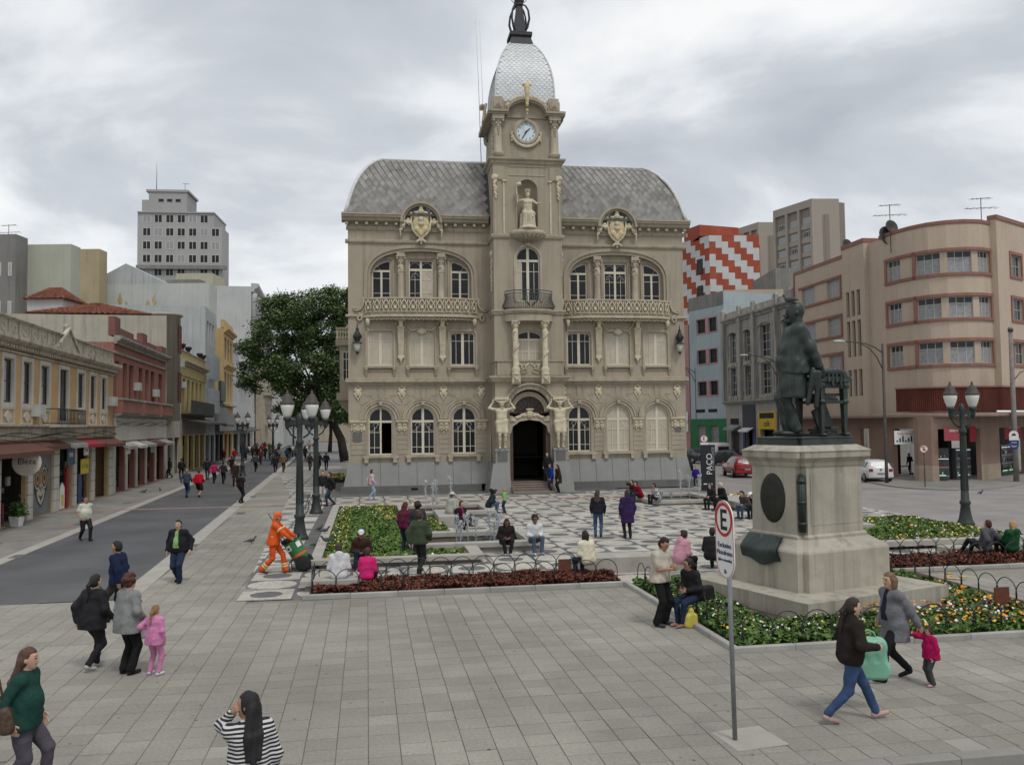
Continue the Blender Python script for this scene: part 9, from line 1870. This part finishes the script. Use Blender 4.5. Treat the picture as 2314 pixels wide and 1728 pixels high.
P2('woman in black jacket, jeans and tall boots standing on the mosaic', G(1352, 1213), 82, 1.66, stand(look=-30), (.018, .018, .022), (.05, .09, .16), ('long', (.05, .025, .018), .3), 0, hem=.04); P2('woman in long purple coat standing on the mosaic', G(1419, 1216), 100, 1.66, stand(), (.032, .016, .065), BK, ('long', DK, .3), 0, hem=.34, bulk=.035, hood=True); bag('shoulder_bag', 'pale grey bag at the side of the purple coat', G(1405, 1213), 100, .3, .3, .12, cloth((.34, .33, .31)), .3, .62)
P2('woman in cream jacket sitting on the granite block, back to camera', G(1330, 1272, .42), 125, 1.64, sit(.42, .4), (.6, .56, .42), (.03, .045, .06), ('bob', DK), 0, bulk=.028, res=.018, hem=0); P2('woman in pale pink hoodie with hair bun on the granite block', G(1536, 1268, .42), 30, 1.62, sit(.42, .42, lean=18), (.58, .29, .36), BK, ('bun', BR), 0, hood=True, bulk=.03, fat=.03, res=.018)
P2('person in dark red jacket seated at the right-hand fountain', G(1447, 1124, .24), 200, 1.7, sit(.24, lean=24), (.2, .006, .012), NV, ('short', DK), 0, bulk=.035); P2('long-haired woman leaning beside the dark red jacket', G(1434, 1118, .24), 215, 1.62, sit(.24, lean=18), (.05, .02, .02), BK, ('long', DK, .3), 0); P2('man in checked jacket and black tracksuit trousers at the fountain', G(1486, 1131, .24), 200, 1.7, sit(.24, lean=18), WH, BK, ('short', DK), 1, topm=checks(), bulk=.03, shoes=WH)
P2('elderly white-haired man in black coat seated at the bench', G(1636, 1132, .4), 196, 1.7, sit(.4, lean=16), (.014, .014, .016), BK, ('short', (.45, .43, .4)), 0, bulk=.03); P2('woman in black beside the white-haired man', G(1612, 1131, .4), 208, 1.6, sit(.4, lean=16), (.017, .016, .017), BK, ('bob', DK), 0, bulk=.03)
P2('man in brown-grey jacket and jeans seated behind the pedestal', G(1690, 1152, .34), 205, 1.7, sit(.34, lean=26, nod=14), (.06, .052, .045), (.05, .08, .12), ('short', DK), 0, bulk=.03); P2('person in white cap bent forward behind the pedestal', G(1714, 1152, .34), 200, 1.68, sit(.34, lean=34, nod=20), (.05, .045, .04), BK, ('cap', (.65, .65, .66)), 0, bulk=.02); P2('person in black half hidden behind the oval parking sign', G(1608, 1262, .3), 60, 1.64, sit(.3), BK, BK, ('short', DK), 0, bulk=.03)
bench('low granite bench under the pair in hoodies', 16.6, 19.6, 22.9, 23.5, .1, .27, (.1, 2.7)); P2('person in grey hoodie leaning back with crossed legs on low bench', G(2226, 1243, .27), 125, 1.7, sit(.27, lean=-12, feet=[(.62, .1, .2), (.5, -.1, .085)], hands=[(-.1, .3, .4), (-.05, -.3, .45)]), (.075, .075, .09), BK, ('short', (.06, .02, .015)), 0, hood=True, bulk=.035, shoes=WH, res=.018); P2('blond woman in dark green hoodie on the low bench', G(2286, 1243, .27), 110, 1.66, sit(.27, lean=-8), (.014, .07, .028), BK, ('long', BL, .36), 0, hood=True, bulk=.035, res=.018)
def chw(x, y): q = Matrix.Rotation(CA, 3, 'Z') @ Vector((x, y, 0)); return (CM.x+q.x, CM.y+q.y)
P2('dark-clothed man standing on the entrance steps', chw(TX+.95, TY-.3), 250, 1.72, stand(), BK, BK, ('short', DK), 0, z=.61); P2('person in bright blue jacket at the entrance pier', G(1246, 1113), 190, 1.7, stand(), (.008, .035, .26), NV, ('short', DK), 0, bulk=.03); P2('person in long brown coat leaning near the entrance', G(1263, 1114), 200, 1.66, stand(lean=8), (.035, .022, .02), BK, ('long', DK, .3), 0, hem=.3, bulk=.03); P2('dark-clad person at the palace corner by the totem', G(1556, 1092), 80, 1.72, stand(), BK, (.04, .04, .045), ('short', DK), 0, bulk=.03); P2('child in violet jacket beside the totem', G(1573, 1101), 250, 1.3, stand(), (.04, .02, .2), BK, ('short', DK), 0, bulk=.03, shoes=WH)
P2('shopper in maroon jumper and jeans at the display door', G(2153, 1082), 95, 1.66, stand(), (.05, .012, .016), (.03, .05, .1), ('short', DK), 0); P2('shopkeeper in black leaning over the counter', G(2060, 1072), 200, 1.6, stand(lean=20), BK, BK, ('short', DK), 0); P2('person in pink shirt outside the yellow cafe front', G(1706, 1040), 200, 1.66, stand(), (.5, .3, .3), BK, ('short', DK), 1); P2('person in grey at the blue doorway', G(1690, 1042), 220, 1.66, stand(), GY, BK, ('short', DK), 1)
# -- pedestrians along the street
cr = [('man in slate jacket and jeans walking up the street away from camera', 421, 1124, 82, 1.7, (.045, .06, .085), (.03, .05, .09), ('short', GY), {}), ('woman in bright red top and dark skirt walking up the street', 449, 1123, 85, 1.62, (.42, .008, .02), (.03, .02, .02), ('short', BR), dict(skirt=.9, fat=.05)), ('girl in pink jacket walking beside the red-topped woman', 483, 1092, 88, 1.58, (.4, .02, .1), BK, ('short', BR), {}), ('woman in dark top with white belt bag in the street', 504, 1093, 90, 1.6, (.03, .03, .032), BK, ('pony', DK), {}), ('man in black shirt with hands behind his back', 544, 1137, 60, 1.68, BK, BK, ('short', DK), dict(sleeve='short')), ('man in long brown coat standing at the first distant lamp post', 531, 1099, 300, 1.72, (.04, .026, .02), BK, ('short', GY), dict(hem=.3)), ('man in grey and black sweater walking away mid-street', 577, 1066, 85, 1.72, (.05, .05, .055), BK, ('short', DK), {}), ('person in long black coat by the second distant lamp', 622, 1068, 100, 1.64, BK, BK, ('short', DK), dict(hem=.3)), ('man in tan jacket walking away beside the black coat', 640, 1067, 85, 1.72, (.17, .11, .05), (.05, .04, .03), ('short', GY), {}), ('woman with yellow bag near the near lamp post', 700, 1063, 90, 1.62, (.06, .035, .03), NV, ('long', BR, .2), {}), ('man in navy jacket walking along the palace flank', 737, 1063, 95, 1.7, (.015, .022, .04), BK, ('short', DK), {}), ('woman in black by the palace flank', 721, 1060, 80, 1.62, BK, BK, ('short', DK), {}),
      ('customer in white jumper at the red building shop', 369, 1080, 170, 1.65, (.55, .54, .5), NV, ('short', DK), {}), ('customer in dark jacket at the red building shop', 384, 1080, 175, 1.68, (.02, .03, .04), BK, ('short', DK), {}), ('person in black near the cream building door', 410, 1082, 120, 1.66, BK, BK, ('short', DK), {}), ('man in black jacket and jeans beside the pink-jacketed girl', 468, 1084, 100, 1.74, BK, (.04, .07, .12), ('short', DK), {}), ('woman in red scarf and black coat in the street crowd', 523, 1073, 85, 1.64, (.03, .012, .014), BK, ('short', DK), {})]
for lb_, px, py, hd, h_, tp_, bt, hr_, k in cr: P2(lb_, G(px, py), hd, h_, walk(.16) if 'coat standing' not in lb_ else stand(), tp_, bt, hr_, rg.choice((0, 0, 1)), res=.032, group='pedestrians in the street', **k)
cn_ = (('black', BK), ('grey', (.14, .14, .15)), ('navy', NV), ('white', (.5, .5, .5)), ('brown', (.08, .045, .03)), ('red', (.3, .02, .02)), ('olive', (.06, .07, .04)), ('beige', (.35, .29, .2)), ('teal', (.02, .1, .11)), ('maroon', (.1, .015, .02)))
pl_ = ('near the grey-white building', 'by the dark-clad shopfront', 'outside the ochre townhouse', 'under the tree', 'far down the street')
for k in range(40):
    i = k % 10; c_ = cn_[i]; g_ = k//10; t = (99, 110, 122, 140)[g_]+rg.uniform(-6, 8)+(0, 3)[k % 2]; of = rg.uniform(.8, 10.5)
    P2('small distant pedestrian in %s %s and %s trousers %s' % (c_[0], ('jacket', 'sweater', 'coat', 'shirt')[g_], ('dark', 'blue')[k % 2], pl_[g_] if of < 6 else (pl_[3], 'below the tree crown', 'beside the far lamp posts', pl_[4])[g_]), STR(t, of), rg.choice((80, 90, 270, 100, 260)), rg.uniform(1.58, 1.76), walk(rg.uniform(.1, .24)), c_[1], (BK, JN)[k % 2], (rg.choice(('short', 'short', 'bob')), rg.choice((DK, BR))), rg.choice((0, 1)), res=.045, group='distant pedestrians')
# -- pigeons, litter, pot plant
q = SDF(.02); q.ell((0, 0, .12), (.13, .06, .065)); q.cap((.1, 0, .15), (.15, 0, .22), .035, .028); q.ell((.165, 0, .235), (.034, .028, .03)); q.cap((.19, 0, .232), (.215, 0, .225), .01, .006); q.cap((-.1, 0, .11), (-.24, 0, .09), .035, .02); q.cap((.02, .025, .06), (.02, .025, 0), .009); q.cap((.02, -.025, .06), (.02, -.025, 0), .009); V, Q = q.mesh(.012); pm = np_mesh('pigeon', V, Q, [mat('pigeon_grey', (.07, .072, .08), .7, .4, 20)])
for p, rz, lb_ in ((G(567, 1228), 30, 'pigeon walking on the mosaic left of the sweeper'), (G(721, 1200), 60, 'pigeon at the gutter beside the green bed'), (G(733, 1205, .24), 10, 'dark pigeon on the green bed coping'), (G(713, 1238), 330, 'pale pigeon in front of the bed corner'), (G(738, 1227, .26), 200, 'pigeon sitting at the green bed edge'), (G(325, 1114), 0, 'pigeon on the left sidewalk'), (G(362, 1110), 120, 'second pigeon on the left sidewalk, nearer the shops'), (G(2216, 1117, -.07), 20, 'pigeon on the side road near the lamp post'), (PL(9.80, 18.39, 6.63)+Vector((-.30, -.12, 0)), 120, 'dark pigeon perched on the statue head')): link('pigeon', pm, None, p, R(rz), label=lb_, cat='pigeon', group='pigeons on the square')
mb = MB()
for k in range(9): p = G(2150+rg.uniform(-18, 30), 1303+rg.uniform(-6, 8)); mb.ell((p.x, p.y, .02), (.09, .06, .025), 6, 4)
mb.obj('bread_crumbs', mat('bread', (.5, .36, .18), .9), None, label='scattered bread pieces on the path right of the pedestal', cat='crumbs', kind='stuff')
e = thing('potted_plant', 'plant in a white square pot at the left shop door', 'plant', STR(39.9, .35)); mb = MB(); mb.taper(-.16, .16, -.16, .16, 0, -.22, .22, -.22, .22, .42); mb.obj('pot', M_sw, e); link('foliage', leaf_mesh('foliage', 260, lambda r, n: np.stack([r.normal(size=n)*.16, r.normal(size=n)*.16, .42+np.abs(r.normal(size=n))*.3], 1), .12, LG, (1, 1, 2), .2, 4), e, kind='stuff')
